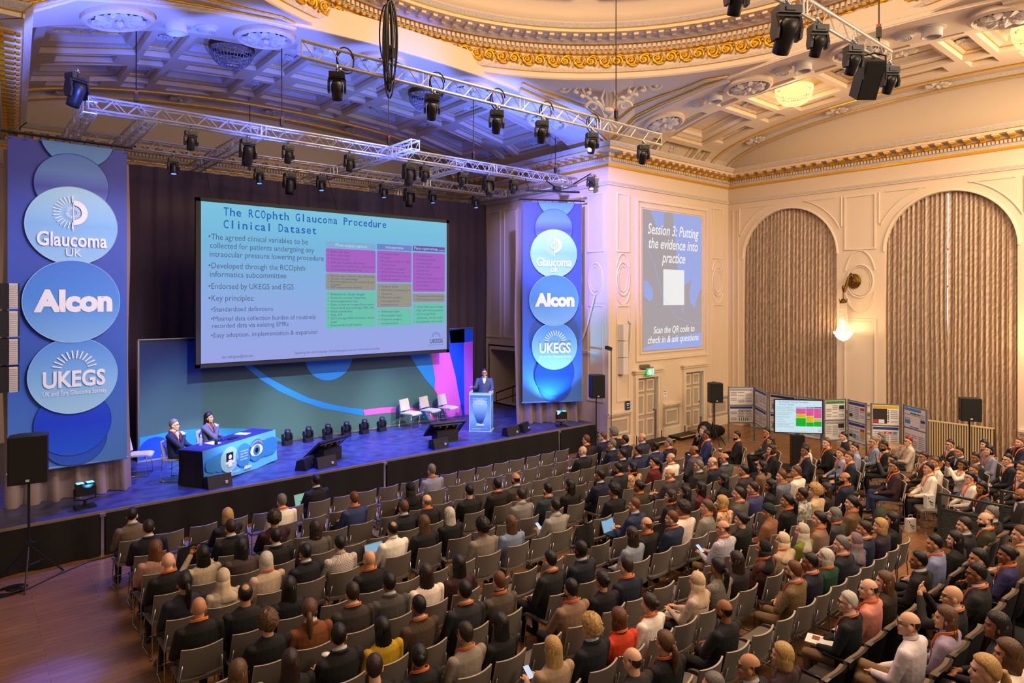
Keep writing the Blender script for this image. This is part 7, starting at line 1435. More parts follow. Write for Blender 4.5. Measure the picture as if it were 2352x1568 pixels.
CHAIRS="""
2.06 12.05 2.1|occupied grey chair, first seat from the left in the front row
2.57 12.05 0.7|empty grey chair, second seat from the left in the front row
3.09 12.05 1.3|empty grey chair, third seat from the left in the front row
3.60 12.05 1.2|empty grey chair, fourth seat from the left in the front row
4.11 12.05 2.3|empty grey chair, fifth seat from the left in the front row
4.62 12.05 -2.9|empty grey chair, sixth seat from the left in the front row
5.14 12.05 0.8|occupied grey chair, seventh seat from the left in the front row
5.63 12.05 2.0|empty grey chair, eighth seat from the left in the front row
6.12 12.05 0.7|empty grey chair, ninth seat from the left in the front row
6.62 12.05 0.2|empty grey chair, tenth seat from the left in the front row
7.11 12.05 2.2|empty grey chair, 11th seat from the left in the front row
7.61 12.05 0.2|empty grey chair, 12th seat from the left in the front row
8.10 12.05 -1.7|empty grey chair, 13th seat from the left in the front row
8.59 12.05 -1.7|empty grey chair, 14th seat from the left in the front row
9.09 12.05 0.3|empty grey chair, 15th seat from the left in the front row
9.58 12.05 0.5|empty grey chair, 16th seat from the left in the front row
10.07 12.05 -2.2|empty grey chair, 17th seat from the left in the front row
10.57 12.05 2.5|empty grey chair, 18th seat from the left in the front row
11.06 12.05 0.8|empty grey chair, 19th seat from the left in the front row
11.56 12.05 -0.9|empty grey chair, 20th seat from the left in the front row
2.14 11.23 -1.8|occupied grey chair, first seat from the left in the second row
2.71 11.23 1.7|empty grey chair, second seat from the left in the second row
3.28 11.23 -1.8|occupied grey chair, third seat from the left in the second row
4.17 11.23 -2.4|occupied grey chair, fourth seat from the left in the second row
4.68 11.23 2.3|empty grey chair, fifth seat from the left in the second row
5.19 11.23 -2.2|empty grey chair, sixth seat from the left in the second row
5.70 11.23 -2.5|empty grey chair, seventh seat from the left in the second row
6.21 11.23 -0.7|empty grey chair, eighth seat from the left in the second row
6.72 11.23 -0.4|empty grey chair, ninth seat from the left in the second row
7.23 11.23 2.6|occupied grey chair, tenth seat from the left in the second row
7.73 11.23 0.3|empty grey chair, 11th seat from the left in the second row
8.23 11.23 1.2|empty grey chair, 12th seat from the left in the second row
8.73 11.23 -1.8|empty grey chair, 13th seat from the left in the second row
9.24 11.23 0.8|empty grey chair, 14th seat from the left in the second row
9.74 11.23 1.8|empty grey chair, 15th seat from the left in the second row
10.24 11.23 -2.4|empty grey chair, 16th seat from the left in the second row
10.74 11.23 0.4|empty grey chair, 17th seat from the left in the second row
11.25 11.23 -0.9|empty grey chair, 18th seat from the left in the second row
11.75 11.23 1.9|occupied grey chair, 19th seat from the left in the second row
12.35 11.23 -0.8|occupied grey chair, 20th seat from the left in the second row
12.81 11.23 1.2|occupied grey chair, 21st seat from the left in the second row
2.08 10.42 2.4|occupied grey chair, first seat from the left in the third row
2.59 10.42 -0.1|empty grey chair, second seat from the left in the third row
3.09 10.42 -1.9|occupied grey chair, third seat from the left in the third row
3.76 10.42 -2.3|occupied grey chair, fourth seat from the left in the third row
4.23 10.42 -2.0|empty grey chair, fifth seat from the left in the third row
4.71 10.42 -2.1|empty grey chair, sixth seat from the left in the third row
5.19 10.42 -1.3|occupied grey chair, seventh seat from the left in the third row
5.76 10.42 1.0|empty grey chair, eighth seat from the left in the third row
6.33 10.42 0.5|occupied grey chair, ninth seat from the left in the third row
6.83 10.42 -2.2|empty grey chair, tenth seat from the left in the third row
7.32 10.42 1.1|empty grey chair, 11th seat from the left in the third row
7.82 10.42 -2.5|empty grey chair, 12th seat from the left in the third row
8.31 10.42 -2.4|empty grey chair, 13th seat from the left in the third row
8.81 10.42 -0.7|empty grey chair, 14th seat from the left in the third row
9.30 10.42 -0.4|empty grey chair, 15th seat from the left in the third row
9.79 10.42 -0.9|empty grey chair, 16th seat from the left in the third row
10.29 10.42 -1.7|empty grey chair, 17th seat from the left in the third row
10.78 10.42 -0.8|occupied grey chair, 18th seat from the left in the third row
11.28 10.42 0.8|empty grey chair, 19th seat from the left in the third row
11.77 10.42 -2.8|occupied grey chair, 20th seat from the left in the third row
12.40 10.42 -1.8|occupied grey chair, 21st seat from the left in the third row
12.89 10.42 -0.6|occupied grey chair, 22nd seat from the left in the third row
2.06 9.63 2.6|occupied grey chair, first seat from the left in the fourth row
2.52 9.63 0.4|occupied grey chair, second seat from the left in the fourth row
3.01 9.63 -1.9|occupied grey chair, third seat from the left in the fourth row
3.49 9.63 0.5|occupied grey chair, fourth seat from the left in the fourth row
4.12 9.63 -1.0|occupied grey chair, fifth seat from the left in the fourth row
4.63 9.63 1.6|empty grey chair, sixth seat from the left in the fourth row
5.14 9.63 -1.3|empty grey chair, seventh seat from the left in the fourth row
5.64 9.63 -2.3|occupied grey chair, eighth seat from the left in the fourth row
6.10 9.63 1.5|occupied grey chair, ninth seat from the left in the fourth row
7.00 9.63 -2.0|occupied grey chair, tenth seat from the left in the fourth row
7.64 9.63 2.6|occupied grey chair, 11th seat from the left in the fourth row
8.10 9.63 -2.2|occupied grey chair, 12th seat from the left in the fourth row
8.62 9.63 -1.0|empty grey chair, 13th seat from the left in the fourth row
9.14 9.63 0.2|empty grey chair, 14th seat from the left in the fourth row
9.66 9.63 -0.8|empty grey chair, 15th seat from the left in the fourth row
10.18 9.63 -0.4|empty grey chair, 16th seat from the left in the fourth row
10.70 9.63 -1.9|empty grey chair, 17th seat from the left in the fourth row
11.22 9.63 -1.8|occupied grey chair, 18th seat from the left in the fourth row
11.76 9.63 -1.9|occupied grey chair, 19th seat from the left in the fourth row
12.39 9.63 1.8|occupied grey chair, 20th seat from the left in the fourth row
13.04 9.63 -1.2|occupied grey chair, 21st seat from the left in the fourth row
2.05 8.80 -2.3|occupied grey chair, first seat from the left in the fifth row
2.51 8.80 -2.4|occupied grey chair, second seat from the left in the fifth row
3.10 8.80 -1.6|occupied grey chair, third seat from the left in the fifth row
3.59 8.80 -0.3|occupied grey chair, fourth seat from the left in the fifth row
4.10 8.80 0.0|occupied grey chair, fifth seat from the left in the fifth row
4.95 8.80 1.6|occupied grey chair, sixth seat from the left in the fifth row
5.51 8.80 0.9|occupied grey chair, seventh seat from the left in the fifth row
6.09 8.80 -2.9|occupied grey chair, eighth seat from the left in the fifth row
6.58 8.80 -1.4|empty grey chair, ninth seat from the left in the fifth row
7.07 8.80 -1.3|empty grey chair, tenth seat from the left in the fifth row
7.57 8.80 -1.0|occupied grey chair, 11th seat from the left in the fifth row
8.18 8.80 0.2|occupied grey chair, 12th seat from the left in the fifth row
8.74 8.80 -0.5|occupied grey chair, 13th seat from the left in the fifth row
9.57 8.80 0.1|occupied grey chair, 14th seat from the left in the fifth row
10.28 8.80 2.1|occupied grey chair, 15th seat from the left in the fifth row
10.74 8.80 -2.4|occupied grey chair, 16th seat from the left in the fifth row
11.28 8.80 -0.3|occupied grey chair, 17th seat from the left in the fifth row
11.86 8.80 0.9|occupied grey chair, 18th seat from the left in the fifth row
12.73 8.80 0.3|occupied grey chair, 19th seat from the left in the fifth row
2.02 7.97 -2.8|occupied grey chair, first seat from the left in the sixth row
2.53 7.97 1.6|occupied grey chair, second seat from the left in the sixth row
3.06 7.97 0.5|occupied grey chair, third seat from the left in the sixth row
3.59 7.97 0.8|empty grey chair, fourth seat from the left in the sixth row
4.12 7.97 -0.5|occupied grey chair, fifth seat from the left in the sixth row
4.59 7.97 1.1|empty grey chair, sixth seat from the left in the sixth row
5.07 7.97 -2.7|empty grey chair, seventh seat from the left in the sixth row
5.55 7.97 -1.1|empty grey chair, eighth seat from the left in the sixth row
6.03 7.97 -0.6|occupied grey chair, ninth seat from the left in the sixth row
6.60 7.97 0.5|occupied grey chair, tenth seat from the left in the sixth row
7.08 7.97 1.3|empty grey chair, 11th seat from the left in the sixth row
7.56 7.97 -1.1|occupied grey chair, 12th seat from the left in the sixth row
8.05 7.97 1.8|empty grey chair, 13th seat from the left in the sixth row
8.55 7.97 -1.7|empty grey chair, 14th seat from the left in the sixth row
9.04 7.97 1.3|occupied grey chair, 15th seat from the left in the sixth row
9.74 7.97 -1.5|occupied grey chair, 16th seat from the left in the sixth row
10.22 7.97 1.5|empty grey chair, 17th seat from the left in the sixth row
10.70 7.97 -2.7|occupied grey chair, 18th seat from the left in the sixth row
11.19 7.97 -2.4|empty grey chair, 19th seat from the left in the sixth row
11.68 7.97 1.9|occupied grey chair, 20th seat from the left in the sixth row
12.18 7.97 2.5|occupied grey chair, 21st seat from the left in the sixth row
12.64 7.97 -2.1|occupied grey chair, 22nd seat from the left in the sixth row
1.92 7.17 1.5|empty grey chair, first seat from the left in the seventh row
2.50 7.17 1.9|occupied grey chair, second seat from the left in the seventh row
2.98 7.17 -2.2|occupied grey chair, third seat from the left in the seventh row
3.50 7.17 -1.3|occupied grey chair, fourth seat from the left in the seventh row
3.99 7.17 -2.2|occupied grey chair, fifth seat from the left in the seventh row
4.51 7.17 -0.1|occupied grey chair, sixth seat from the left in the seventh row
5.02 7.17 0.0|occupied grey chair, seventh seat from the left in the seventh row
5.53 7.17 -1.1|empty grey chair, eighth seat from the left in the seventh row
6.05 7.17 0.0|empty grey chair, ninth seat from the left in the seventh row
6.57 7.17 2.1|empty grey chair, tenth seat from the left in the seventh row
7.08 7.17 -1.4|empty grey chair, 11th seat from the left in the seventh row
7.60 7.17 0.7|empty grey chair, 12th seat from the left in the seventh row
8.11 7.17 1.4|empty grey chair, 13th seat from the left in the seventh row
8.63 7.17 1.2|occupied grey chair, 14th seat from the left in the seventh row
9.13 7.17 -1.9|empty grey chair, 15th seat from the left in the seventh row
9.63 7.17 -1.3|occupied grey chair, 16th seat from the left in the seventh row
10.09 7.17 -1.6|occupied grey chair, 17th seat from the left in the seventh row
10.57 7.17 2.7|occupied grey chair, 18th seat from the left in the seventh row
11.32 7.17 0.0|occupied grey chair, 19th seat from the left in the seventh row
12.14 7.17 0.9|occupied grey chair, 20th seat from the left in the seventh row
12.79 7.17 -1.8|occupied grey chair, 21st seat from the left in the seventh row
1.98 6.36 -1.0|occupied grey chair, first seat from the left in the eighth row
2.44 6.36 -0.0|occupied grey chair, second seat from the left in the eighth row
2.94 6.36 -2.2|occupied grey chair, third seat from the left in the eighth row
3.44 6.36 2.2|occupied grey chair, fourth seat from the left in the eighth row
3.94 6.36 1.8|occupied grey chair, fifth seat from the left in the eighth row
4.54 6.36 -0.3|occupied grey chair, sixth seat from the left in the eighth row
5.06 6.36 1.9|occupied grey chair, seventh seat from the left in the eighth row
5.95 6.36 2.0|occupied grey chair, eighth seat from the left in the eighth row
6.50 6.36 1.6|occupied grey chair, ninth seat from the left in the eighth row
7.04 6.36 -0.3|empty grey chair, tenth seat from the left in the eighth row
7.58 6.36 1.5|occupied grey chair, 11th seat from the left in the eighth row
8.10 6.36 -0.7|occupied grey chair, 12th seat from the left in the eighth row
8.56 6.36 -2.1|occupied grey chair, 13th seat from the left in the eighth row
9.06 6.36 -2.1|occupied grey chair, 14th seat from the left in the eighth row
9.52 6.36 2.0|occupied grey chair, 15th seat from the left in the eighth row
9.99 6.36 0.6|occupied grey chair, 16th seat from the left in the eighth row
10.51 6.36 -1.3|occupied grey chair, 17th seat from the left in the eighth row
11.03 6.36 1.6|occupied grey chair, 18th seat from the left in the eighth row
11.61 6.36 2.0|occupied grey chair, 19th seat from the left in the eighth row
12.31 6.36 -1.9|occupied grey chair, 20th seat from the left in the eighth row
12.85 6.36 0.9|occupied grey chair, 21st seat from the left in the eighth row
1.99 5.62 0.6|empty grey chair, first seat from the left in the ninth row
2.48 5.62 2.4|empty grey chair, second seat from the left in the ninth row
2.96 5.62 1.1|occupied grey chair, third seat from the left in the ninth row
3.45 5.62 -1.3|occupied grey chair, fourth seat from the left in the ninth row
4.00 5.62 0.2|occupied grey chair, fifth seat from the left in the ninth row
4.47 5.62 3.0|occupied grey chair, sixth seat from the left in the ninth row
5.02 5.62 -0.3|empty grey chair, seventh seat from the left in the ninth row
5.57 5.62 -1.7|occupied grey chair, eighth seat from the left in the ninth row
6.13 5.62 2.8|occupied grey chair, ninth seat from the left in the ninth row
6.59 5.62 1.4|occupied grey chair, tenth seat from the left in the ninth row
7.15 5.62 0.1|empty grey chair, 11th seat from the left in the ninth row
7.71 5.62 -2.5|empty grey chair, 12th seat from the left in the ninth row
8.28 5.62 2.0|empty grey chair, 13th seat from the left in the ninth row
8.84 5.62 -2.9|occupied grey chair, 14th seat from the left in the ninth row
9.49 5.62 1.1|occupied grey chair, 15th seat from the left in the ninth row
10.17 5.62 0.5|occupied grey chair, 16th seat from the left in the ninth row
10.81 5.62 1.8|occupied grey chair, 17th seat from the left in the ninth row
11.34 5.62 1.4|occupied grey chair, 18th seat from the left in the ninth row
11.83 5.62 -0.8|occupied grey chair, 19th seat from the left in the ninth row
12.29 5.62 -0.7|occupied grey chair, 20th seat from the left in the ninth row
13.08 5.62 -2.1|occupied grey chair, 21st seat from the left in the ninth row
2.17 4.85 -1.4|empty grey chair, first seat from the left in the tenth row
2.65 4.85 -2.4|empty grey chair, second seat from the left in the tenth row
3.12 4.85 -1.1|empty grey chair, third seat from the left in the tenth row
3.59 4.85 -2.8|empty grey chair, fourth seat from the left in the tenth row
4.07 4.85 0.9|empty grey chair, fifth seat from the left in the tenth row
4.54 4.85 -2.4|occupied grey chair, sixth seat from the left in the tenth row
5.09 4.85 1.9|occupied grey chair, seventh seat from the left in the tenth row
5.55 4.85 -0.5|occupied grey chair, eighth seat from the left in the tenth row
6.07 4.85 1.3|occupied grey chair, ninth seat from the left in the tenth row
6.54 4.85 -0.1|empty grey chair, tenth seat from the left in the tenth row
7.02 4.85 2.4|occupied grey chair, 11th seat from the left in the tenth row
7.48 4.85 -1.0|occupied grey chair, 12th seat from the left in the tenth row
7.94 4.85 -0.2|occupied grey chair, 13th seat from the left in the tenth row
8.63 4.85 -0.9|occupied grey chair, 14th seat from the left in the tenth row
9.18 4.85 1.8|occupied grey chair, 15th seat from the left in the tenth row
9.77 4.85 -1.0|occupied grey chair, 16th seat from the left in the tenth row
10.32 4.85 -2.2|occupied grey chair, 17th seat from the left in the tenth row
10.89 4.85 -0.1|occupied grey chair, 18th seat from the left in the tenth row
11.52 4.85 1.8|occupied grey chair, 19th seat from the left in the tenth row
2.40 4.15 -2.9|empty grey chair, first seat from the left in the eleventh row
2.91 4.15 -2.3|empty grey chair, second seat from the left in the eleventh row
3.41 4.15 2.5|empty grey chair, third seat from the left in the eleventh row
3.91 4.15 2.5|empty grey chair, fourth seat from the left in the eleventh row
4.42 4.15 -1.5|empty grey chair, fifth seat from the left in the eleventh row
4.92 4.15 -2.0|occupied grey chair, sixth seat from the left in the eleventh row
5.44 4.15 0.8|occupied grey chair, seventh seat from the left in the eleventh row
5.98 4.15 1.1|empty grey chair, eighth seat from the left in the eleventh row
6.51 4.15 -1.1|occupied grey chair, ninth seat from the left in the eleventh row
7.04 4.15 -0.7|empty grey chair, tenth seat from the left in the eleventh row
7.57 4.15 0.2|empty grey chair, 11th seat from the left in the eleventh row
8.10 4.15 -1.4|occupied grey chair, 12th seat from the left in the eleventh row
8.56 4.15 2.3|occupied grey chair, 13th seat from the left in the eleventh row
9.02 4.15 -0.2|occupied grey chair, 14th seat from the left in the eleventh row
9.48 4.15 1.4|occupied grey chair, 15th seat from the left in the eleventh row
9.94 4.15 -1.2|occupied grey chair, 16th seat from the left in the eleventh row
10.40 4.15 -2.1|occupied grey chair, 17th seat from the left in the eleventh row
10.86 4.15 2.5|occupied grey chair, 18th seat from the left in the eleventh row
11.32 4.15 2.5|occupied grey chair, 19th seat from the left in the eleventh row
14.34 9.56 32.4|grey chair of blue suit with crossed legs, front seat by the right doors
14.88 10.01 36.9|grey chair of the black jacket hiding the face, by the right doors
15.00 9.10 32.0|grey chair of black suit holding a paper coffee cup, by the session wall
15.92 8.80 37.1|grey chair under the person in green-grey sweater and glasses, left of the television
15.30 8.34 37.4|grey chair of grey top, behind the person in the black jacket with hand raised
14.35 7.82 34.3|chair of the black jacket with hand raised to the mouth, left of the television column
14.67 7.18 37.4|grey chair under the person in navy suit and khaki trousers right of the television column
15.23 7.42 33.5|grey chair of white shirt, behind the navy suit right of the television column
15.79 7.20 36.5|grey chair under the person in black cardigan and khaki trousers with crossed legs
17.01 7.32 32.8|grey chair under the person in black jacket, turned away in front of the green poster
15.92 6.61 32.0|grey chair under the person in pale blue shirt beside the pale blue blouse
15.32 6.67 37.6|grey chair under the person in pale blue blouse, behind the dark teal jacket
14.86 6.29 34.6|grey chair under the person in dark teal jacket with orange lanyard
16.97 6.60 35.7|grey chair under the person in pale blue shirt, seated by the leafy plant
17.90 6.77 28.9|grey chair of grey top, half hidden before the poster with 1 2 3
16.46 6.17 36.6|chair of the black jacket with orange lanyard, in front of the poster with 1 2
17.60 6.04 32.0|grey chair under the person in black vest over cream blouse, hand on the cheek
15.33 5.58 30.2|grey chair under the person in dark green jacket raising a phone to film
14.77 5.36 29.3|grey chair under the person in maroon sweater and jeans with crossed legs
16.41 5.33 36.0|grey chair under the person in brown jacket with orange lanyard, before the radiator
15.71 4.90 37.8|grey chair under the person in white shirt, half hidden behind another white shirt
15.11 4.82 35.9|grey chair of white shirt and dark trousers, hands together, beside the white box bag
18.02 5.28 35.7|grey chair under the person in navy jacket with arms folded, before the right radiator
17.26 4.88 35.9|grey chair of the black jacket with a hand on the forehead, before the right loudspeaker
16.24 4.54 38.0|grey chair under the person in white top and black vest, both hands raised
16.83 4.46 37.2|grey chair under the person in dark jacket, half hidden behind the raised hands
18.85 4.80 36.9|grey chair under the person in pale grey top, before the right curtain
18.12 4.53 36.7|grey chair under the person in pale blue-grey shirt, before the right curtain
19.51 4.26 37.1|grey chair of navy sweater with hand on chin, at the right picture edge
17.18 3.97 32.5|grey chair under the person in navy suit looking down, near the right picture edge
16.69 3.62 30.5|grey chair under the person in navy jacket and glasses at the right picture edge
15.98 3.47 32.2|grey chair of grey jacket at the right picture edge, above the guard rail
15.61 4.17 36.7|grey chair under the person in blue shirt, behind the white cardigan
14.99 4.08 32.2|grey chair under the person in white cardigan behind the left guard rail
14.40 3.73 35.7|grey chair under the person in dark speckled top with a phone, behind the guard rails
14.34 3.14 29.4|grey chair under the person in dark grey blazer between the two guard rails
"""
TIPUPS="""
4.95 3.17 0.12|occupied dark raised seat, first from the left in the front raised row
5.45 3.17 0.12|occupied dark raised seat, second from the left in the front raised row
6.02 3.17 0.12|occupied dark raised seat, third from the left in the front raised row
6.52 3.17 0.12|empty dark raised seat, fourth from the left in the front raised row
7.03 3.17 0.12|empty dark raised seat, fifth from the left in the front raised row
7.53 3.17 0.12|occupied dark raised seat, sixth from the left in the front raised row
8.03 3.17 0.12|occupied dark raised seat, seventh from the left in the front raised row
8.53 3.17 0.12|occupied dark raised seat, eighth from the left in the front raised row
9.39 3.17 0.12|occupied dark raised seat, ninth from the left in the front raised row
10.18 3.17 0.12|occupied dark raised seat, tenth from the left in the front raised row
10.74 3.17 0.12|occupied dark raised seat, 11th from the left in the front raised row
11.37 3.17 0.12|occupied dark raised seat, 12th from the left in the front raised row
11.87 3.17 0.12|occupied dark raised seat, 13th from the left in the front raised row
12.37 3.17 0.12|occupied dark raised seat, 14th from the left in the front raised row
5.91 2.39 0.35|empty dark raised seat, first from the left in the second raised row
6.45 2.39 0.35|empty dark raised seat, second from the left in the second raised row
6.98 2.39 0.35|occupied dark raised seat, third from the left in the second raised row
7.48 2.39 0.35|occupied dark raised seat, fourth from the left in the second raised row
7.99 2.39 0.35|occupied dark raised seat, fifth from the left in the second raised row
8.77 2.39 0.35|occupied dark raised seat, sixth from the left in the second raised row
9.31 2.39 0.35|occupied dark raised seat, seventh from the left in the second raised row
9.97 2.39 0.35|occupied dark raised seat, eighth from the left in the second raised row
10.73 2.39 0.35|occupied dark raised seat, ninth from the left in the second raised row
5.32 1.62 0.65|empty dark raised seat, first from the left in the third raised row
5.97 1.62 0.65|occupied dark raised seat, second from the left in the third raised row
6.49 1.62 0.65|occupied dark raised seat, third from the left in the third raised row
6.99 1.62 0.65|occupied dark raised seat, fourth from the left in the third raised row
"""
KEYS={}
for ln in PEOPLE.strip().split('\n'):
    d,label=ln.split('|'); q=d.split()
    o=person(float(q[0]),float(q[1]),float(q[2]),float(q[3]),float(q[4]),int(q[5]),q[6],q[7],q[8],q[9],q[10],int(q[11]),int(q[12]),int(q[13]),int(q[14]),q[15],label,pat='' if q[16]=='-' else q[16]); KEYS[label]=o
for ln in CHAIRS.strip().split('\n'):
    d,label=ln.split('|'); x,y,r=map(float,d.split()); chair((x,y,0),math.radians(r),label,'grey audience chairs')
# panel members and the speaker on the stage
person(3.50,15.28,SZ,-126,.96,7,'0','s','g','j','141c3c',1,0,1,0,'4','grey-haired person in a dark blue suit seated at the table end, hand on chin','people on the stage')
person(4.36,15.92,SZ,-128,.93,7,'0','l','k','s','54586a',1,0,0,0,'0','person in a grey top seated at the panel table, hand on cheek','people on the stage')
person(12.02,15.62,SZ+.45*.97,140,.97,6,'0','s','k','j','3a4258',0,0,1,0,'1','speaker in a grey suit standing behind the lectern, pointing with a clicker','people on the stage')
# raised seating and its tip-up seats
TIER=mat('tier_carpet','1c1a1a',.9)
b=MB(); b.box((9.0,3.05,.06),(8.9,.80,.12)); b.box((9.0,2.25,.175),(8.9,.80,.35)); b.box((9.0,1.2,.325),(8.9,1.3,.65)); struct(b.build('floor_seating_tiers',TIER))
TSH=mat('tipup_shell','0c0c10',.35,spec=.6); TCU=mat('tipup_fabric','3a332c',.85,bump=.3,bscale=120); TED=mat('tipup_top','6a5844',.8)
def tm():
    R={}
    b=MB()
    def bk(u,v,o): x=(u-.5)*(.50-.05*v**6); return (x,-.20-.11*v+.035*(2*u-1)**2-o,.40+.50*v-.03*(2*u-1)**4*v)
    b.grid(lambda u,v:bk(u,v,.07),8,8); b.grid(lambda u,v:bk(1-u,v,.04),8,8)
    E_=[(i/8,0) for i in range(9)]+[(1,j/8) for j in range(1,9)]+[(1-i/8,1) for i in range(1,9)]+[(0,1-j/8) for j in range(1,8)]
    for p,q in zip(E_,E_[1:]+E_[:1]): b.quad(bk(*p,.04),bk(*p,.07),bk(*q,.07),bk(*q,.04))
    R['back_shell']=(b,[TSH])
    b=MB(); b.grid(lambda u,v:bk(1-(.03+.94*u),.03+.95*v,.0),8,8); 
    E2=[(.03+.94*i/8,.03) for i in range(9)]+[(.97,.03+.95*j/8) for j in range(1,9)]+[(.97-.94*i/8,.98) for i in range(1,9)]+[(.03,.98-.95*j/8) for j in range(1,8)]
    for p,q in zip(E2,E2[1:]+E2[:1]): b.quad(bk(*p,0),bk(*p,.045),bk(*q,.045),bk(*q,0),1)
    R['back_cushion']=(b,[TCU,TED])
    b=MB(); b.loft([[(sx*.23,y,z) for sx,y,z in((-1,-.2,h),(1,-.2,h),(1,.22,h),(-1,.22,h))] for h in(.36,.45)]); R['seat']=(b,[TCU])
    b=MB(); b.box((0,-.05,.18),(.08,.3,.36)); b.box((0,-.05,.01),(.3,.4,.02)); R['pedestal']=(b,[TSH])
    b=MB(); b.box((.262,-.02,.60),(.035,.34,.03)); b.box((.262,-.1,.42),(.03,.10,.36)); R['armrest']=(b,[TSH])
    return {n:v[0].mesh(n,v[1],n!='pedestal') for n,v in R.items()}
TM=tm()
for ln in TIPUPS.strip().split('\n'):
    d,label=ln.split('|'); x,y,z=map(float,d.split()); o=thing('auditorium_seat',label,'seat',(x,y,z),0,'dark raised auditorium seats')
    for n,me in TM.items(): ob(n,me,o)
# ---- things people hold, bags and coats
PHS=emis('phone_screen','cfe0f4',1.0); LTS=emis('laptop_screen','88b8d8',.9); LTG=emis('laptop_screen_green','8cc0a8',.9)
def find(s): 
    r=[o for l,o in KEYS.items() if l.startswith('person in '+s)]
    return r[0]
def at(o,v): return o.matrix_basis@Vector(v)
bpy.context.view_layer.update()
def phone(who,label,v=(0,.345,.745),tilt=.6,sc=1.0):
    p=find(who); o=thing('mobile_phone',label,'phone',at(p,v),p.rotation_euler[2]); o.rotation_euler[0]=tilt
    b=MB(); b.box((0,0,0),(.075*sc,.15*sc,.009)); b.build('phone_body',BLACK,o); b=MB(); b.box((0,0,.0055),(.068*sc,.14*sc,.002)); b.build('lit_screen',PHS,o)
for w,l in(('pale grey blazer','phone held by the person in pale grey blazer'),('white checked shirt','phone held by the person in white checked shirt'),('beige top, first','phone held by the long-haired person in beige top near the bottom edge'),('dark speckled top','phone held behind the guard rails'),('black top, 18th','phone lit in the hands of a person in black')):
    try: phone(w,l)
    except IndexError: print('MISS',w)
phone('black sweater, fifth','white phone held by the person in black sweater',sc=1.4) if any(l.startswith('person in black sweater, fifth') for l in KEYS) else None
phone('dark green jacket','phone raised by the person in dark green jacket',(0,.24,1.24),1.4)
phone('blue suit with','phone in the lap of the person in blue suit by the right doors',(-.02,.30,.66),.3)
def laptop(who,label,m,v=(0,.34,.60)):
    p=find(who); o=thing('laptop',label,'laptop',at(p,v),p.rotation_euler[2]); b=MB(); b.box((0,-.0,0),(.32,.22,.016)); b.build('keyboard_base',BLACK,o)
    b=MB(); b.box((0,0,.11),(.32,.012,.22)); M=Matrix.Translation((0,.11,0))@Matrix.Rotation(-.3,4,'X'); b.xf(M); b.build('screen_lid',STEEL,o)
    b=MB(); b.box((0,-.008,.11),(.30,.003,.195)); b.xf(M); b.build('lit_screen',m,o)
laptop('navy suit, second','laptop with a green screen in the front row',LTG); laptop('blue sweater','laptop with a white page on the lap of the person in blue sweater',PHS); laptop('blue jacket, seventh' if any('blue jacket, seventh' in l for l in KEYS) else 'blue jacket','laptop with a blue screen on the lap of a person in blue jacket',LTS); laptop('white shirt, sixth' if any('person in white shirt, sixth' in l for l in KEYS) else 'black off-shoulder','laptop with a pale blue screen beside the person in white shirt',LTS)
def cup(who,label,v=(.05,.33,.70)):
    b=MB(); b.lathe([(.001,0),(.032,0),(.042,.11),(.044,.115)],14); b.lathe([(.044,.115),(.044,.125),(.001,.128)],14,m=1); tag(b.build('paper_cup',[mat('kraft_cup','9c7c5c',.7),PAPER],None,True,at(find(who),v)),label,'cup')
cup('black suit holding','kraft paper coffee cup held by the person in black suit by the wall'); cup('black jacket, third' if any(l.startswith('person in black jacket, third') for l in KEYS) else 'black jacket','paper coffee cup held in the eighth row'); cup('purple top','paper coffee cup held in the raised rows',(.05,.34,.74))
def booklet(who,label,v=(.02,.24,.625)):
    p=find(who); b=MB(); b.box((0,0,0),(.22,.28,.012)); b.box((.03,.04,.007),(.10,.08,.002),1); o=tag(b.build('booklet',[PAPER,mat('print_brown','8c4a2c',.6)],None,False,at(p,v),p.rotation_euler[2]+.2),label,'booklet')
booklet('cream headscarf and sweater','booklet on the lap of the person in cream headscarf and sweater'); booklet('dark suit','white papers on the lap of the person in dark suit, third row'); booklet('black jacket, fourth' if any('black jacket, fourth from the left in the front raised' in l for l in KEYS) else 'pink shirt','white notebook on a lap in the front raised row'); booklet('white top, t' if any(l.startswith('person in white top, t') for l in KEYS) else 'white top','small notebook in the third raised row',(.0,.30,.72))
GBG=mat('gift_bag_white','dcd8d4',.5)
def gift(loc,rz,label):
    o=thing('gift_bag',label,'bag',loc,rz,'white box bags'); b=MB(); b.box((0,0,.13),(.19,.09,.26)); b.build('bag_body',GBG,o)
    b=MB(); b.tube([(-.05,-.047,.16),(0,-.05,.13),(.05,-.047,.11)],.008,5); b.tube([(-.02,-.047,.10),(.05,-.047,.06)],.005,4); b.lathe([(.008,0),(.016,0)],12); b.ell((-.06,-.047,.21),(.015,.003,.015),8,5); b.build('printed_drawing',BLACK,o)
    b=MB(); b.tube([(-.05,0,.26),(-.04,0,.33),(.04,0,.33),(.05,0,.26)],.004,4); b.build('handles',GBG,o)
gc=(14.55,4.25); gift((14.78,4.62,.46),-.5,'white box bag with a drawing, on a grey chair behind the left guard rail'); gift((14.45,4.85,0),-.5,'white box bag with a line drawing, on the floor left of the guard rail')
chair((14.80,4.60,0),math.radians(35),'empty grey chair carrying a white box bag, behind the left guard rail','grey audience chairs')
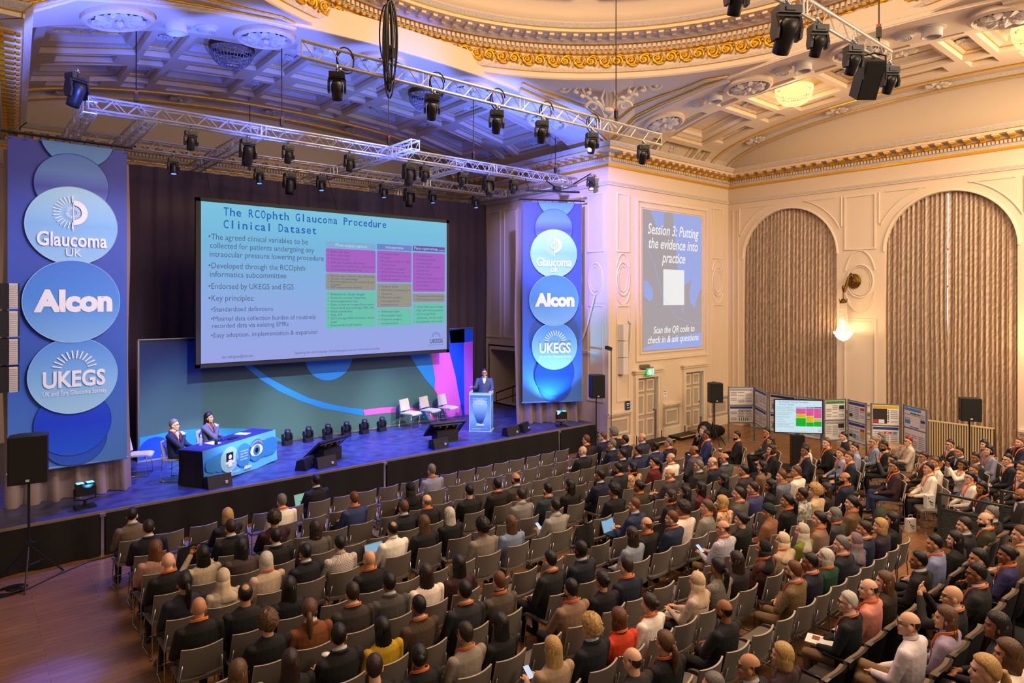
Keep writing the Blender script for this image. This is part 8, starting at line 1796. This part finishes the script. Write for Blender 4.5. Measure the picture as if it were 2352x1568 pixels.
def softbag(loc,r,m,label,name='hand_bag',handle=True,rz=0):
    o=thing(name,label,'bag',loc,rz); b=MB(); b.eloft([(0,0,0,r[0]*.9,r[1]*.9),(0,0,r[2]*.2,r[0],r[1]),(0,0,r[2]*.7,r[0]*.9,r[1]*.8),(0,0,r[2],r[0]*.8,r[1]*.45)],18,0,.03,5); b.build('bag_body',m,o,True)
    if handle: b=MB(); b.tube([(-r[0]*.5,0,r[2]),(-r[0]*.4,0,r[2]*1.5),(r[0]*.4,0,r[2]*1.5),(r[0]*.5,0,r[2])],.01,6); b.build('handle',m,o,True)
softbag((2.15,6.62,.47),(.17,.10,.22),mat('cream_leather','c8c0b4',.5),'cream handbag with a loop handle on a seat near the bottom left')
softbag((3.98,5.05,.47),(.16,.12,.2),mat('rust_leather','9c4a10',.6),'rust orange bag on a seat beside the long-haired person in black top')
softbag((16.95,5.55,.3),(.26,.12,.34),mat('beige_canvas','a89478',.8),'beige canvas tote bag beside the person in black vest','tote_bag')
softbag((14.05,5.25,0),(.20,.16,.45),mat('green_rucksack','2c3420',.8),'dark green rucksack on the floor under the person in maroon sweater','rucksack',False)
def coat(loc,rz,c,label):
    b=MB(); b.grid(lambda u,v:((u-.5)*(.40+.10*math.sin(PI*v*.9)),-.325+.05*(2*u-1)**2-.03*math.sin(11*u)*v-.02,.85-.05*(2*u-1)**2-.46*v*(1+.16*math.sin(7*u+1))),14,8); b.grid(lambda u,v:((.5-u)*.40,-.325+.05*(2*u-1)**2+.05*min(1,v*3)-.02*(1-v),.85-.05*(2*u-1)**2-.22*v),14,5); tag(b.build('coat',cloth(c),None,True,loc,rz),label,'coat')
R_={}
for o in bpy.data.objects:
    if o.name.startswith('stacking_chair') and 'empty grey' in o.get('label',''): R_[o['label']]=o
def oncoat(row,near,c,label):
    L=[o for l,o in R_.items() if ('the %s row'%row) in l]; o=min(L,key=lambda o:abs(o.location.x-near)); coat(o.location,o.rotation_euler[2],c,label)
oncoat('second',3.6,'10131e','dark navy jacket hung over an empty chair beside the person in white shirt'); oncoat('sixth',8.1,'14120f','black coat hung over an empty chair in the sixth row'); oncoat('seventh',8.9,'0c0c0e','black coat hung over an empty chair in the seventh row')
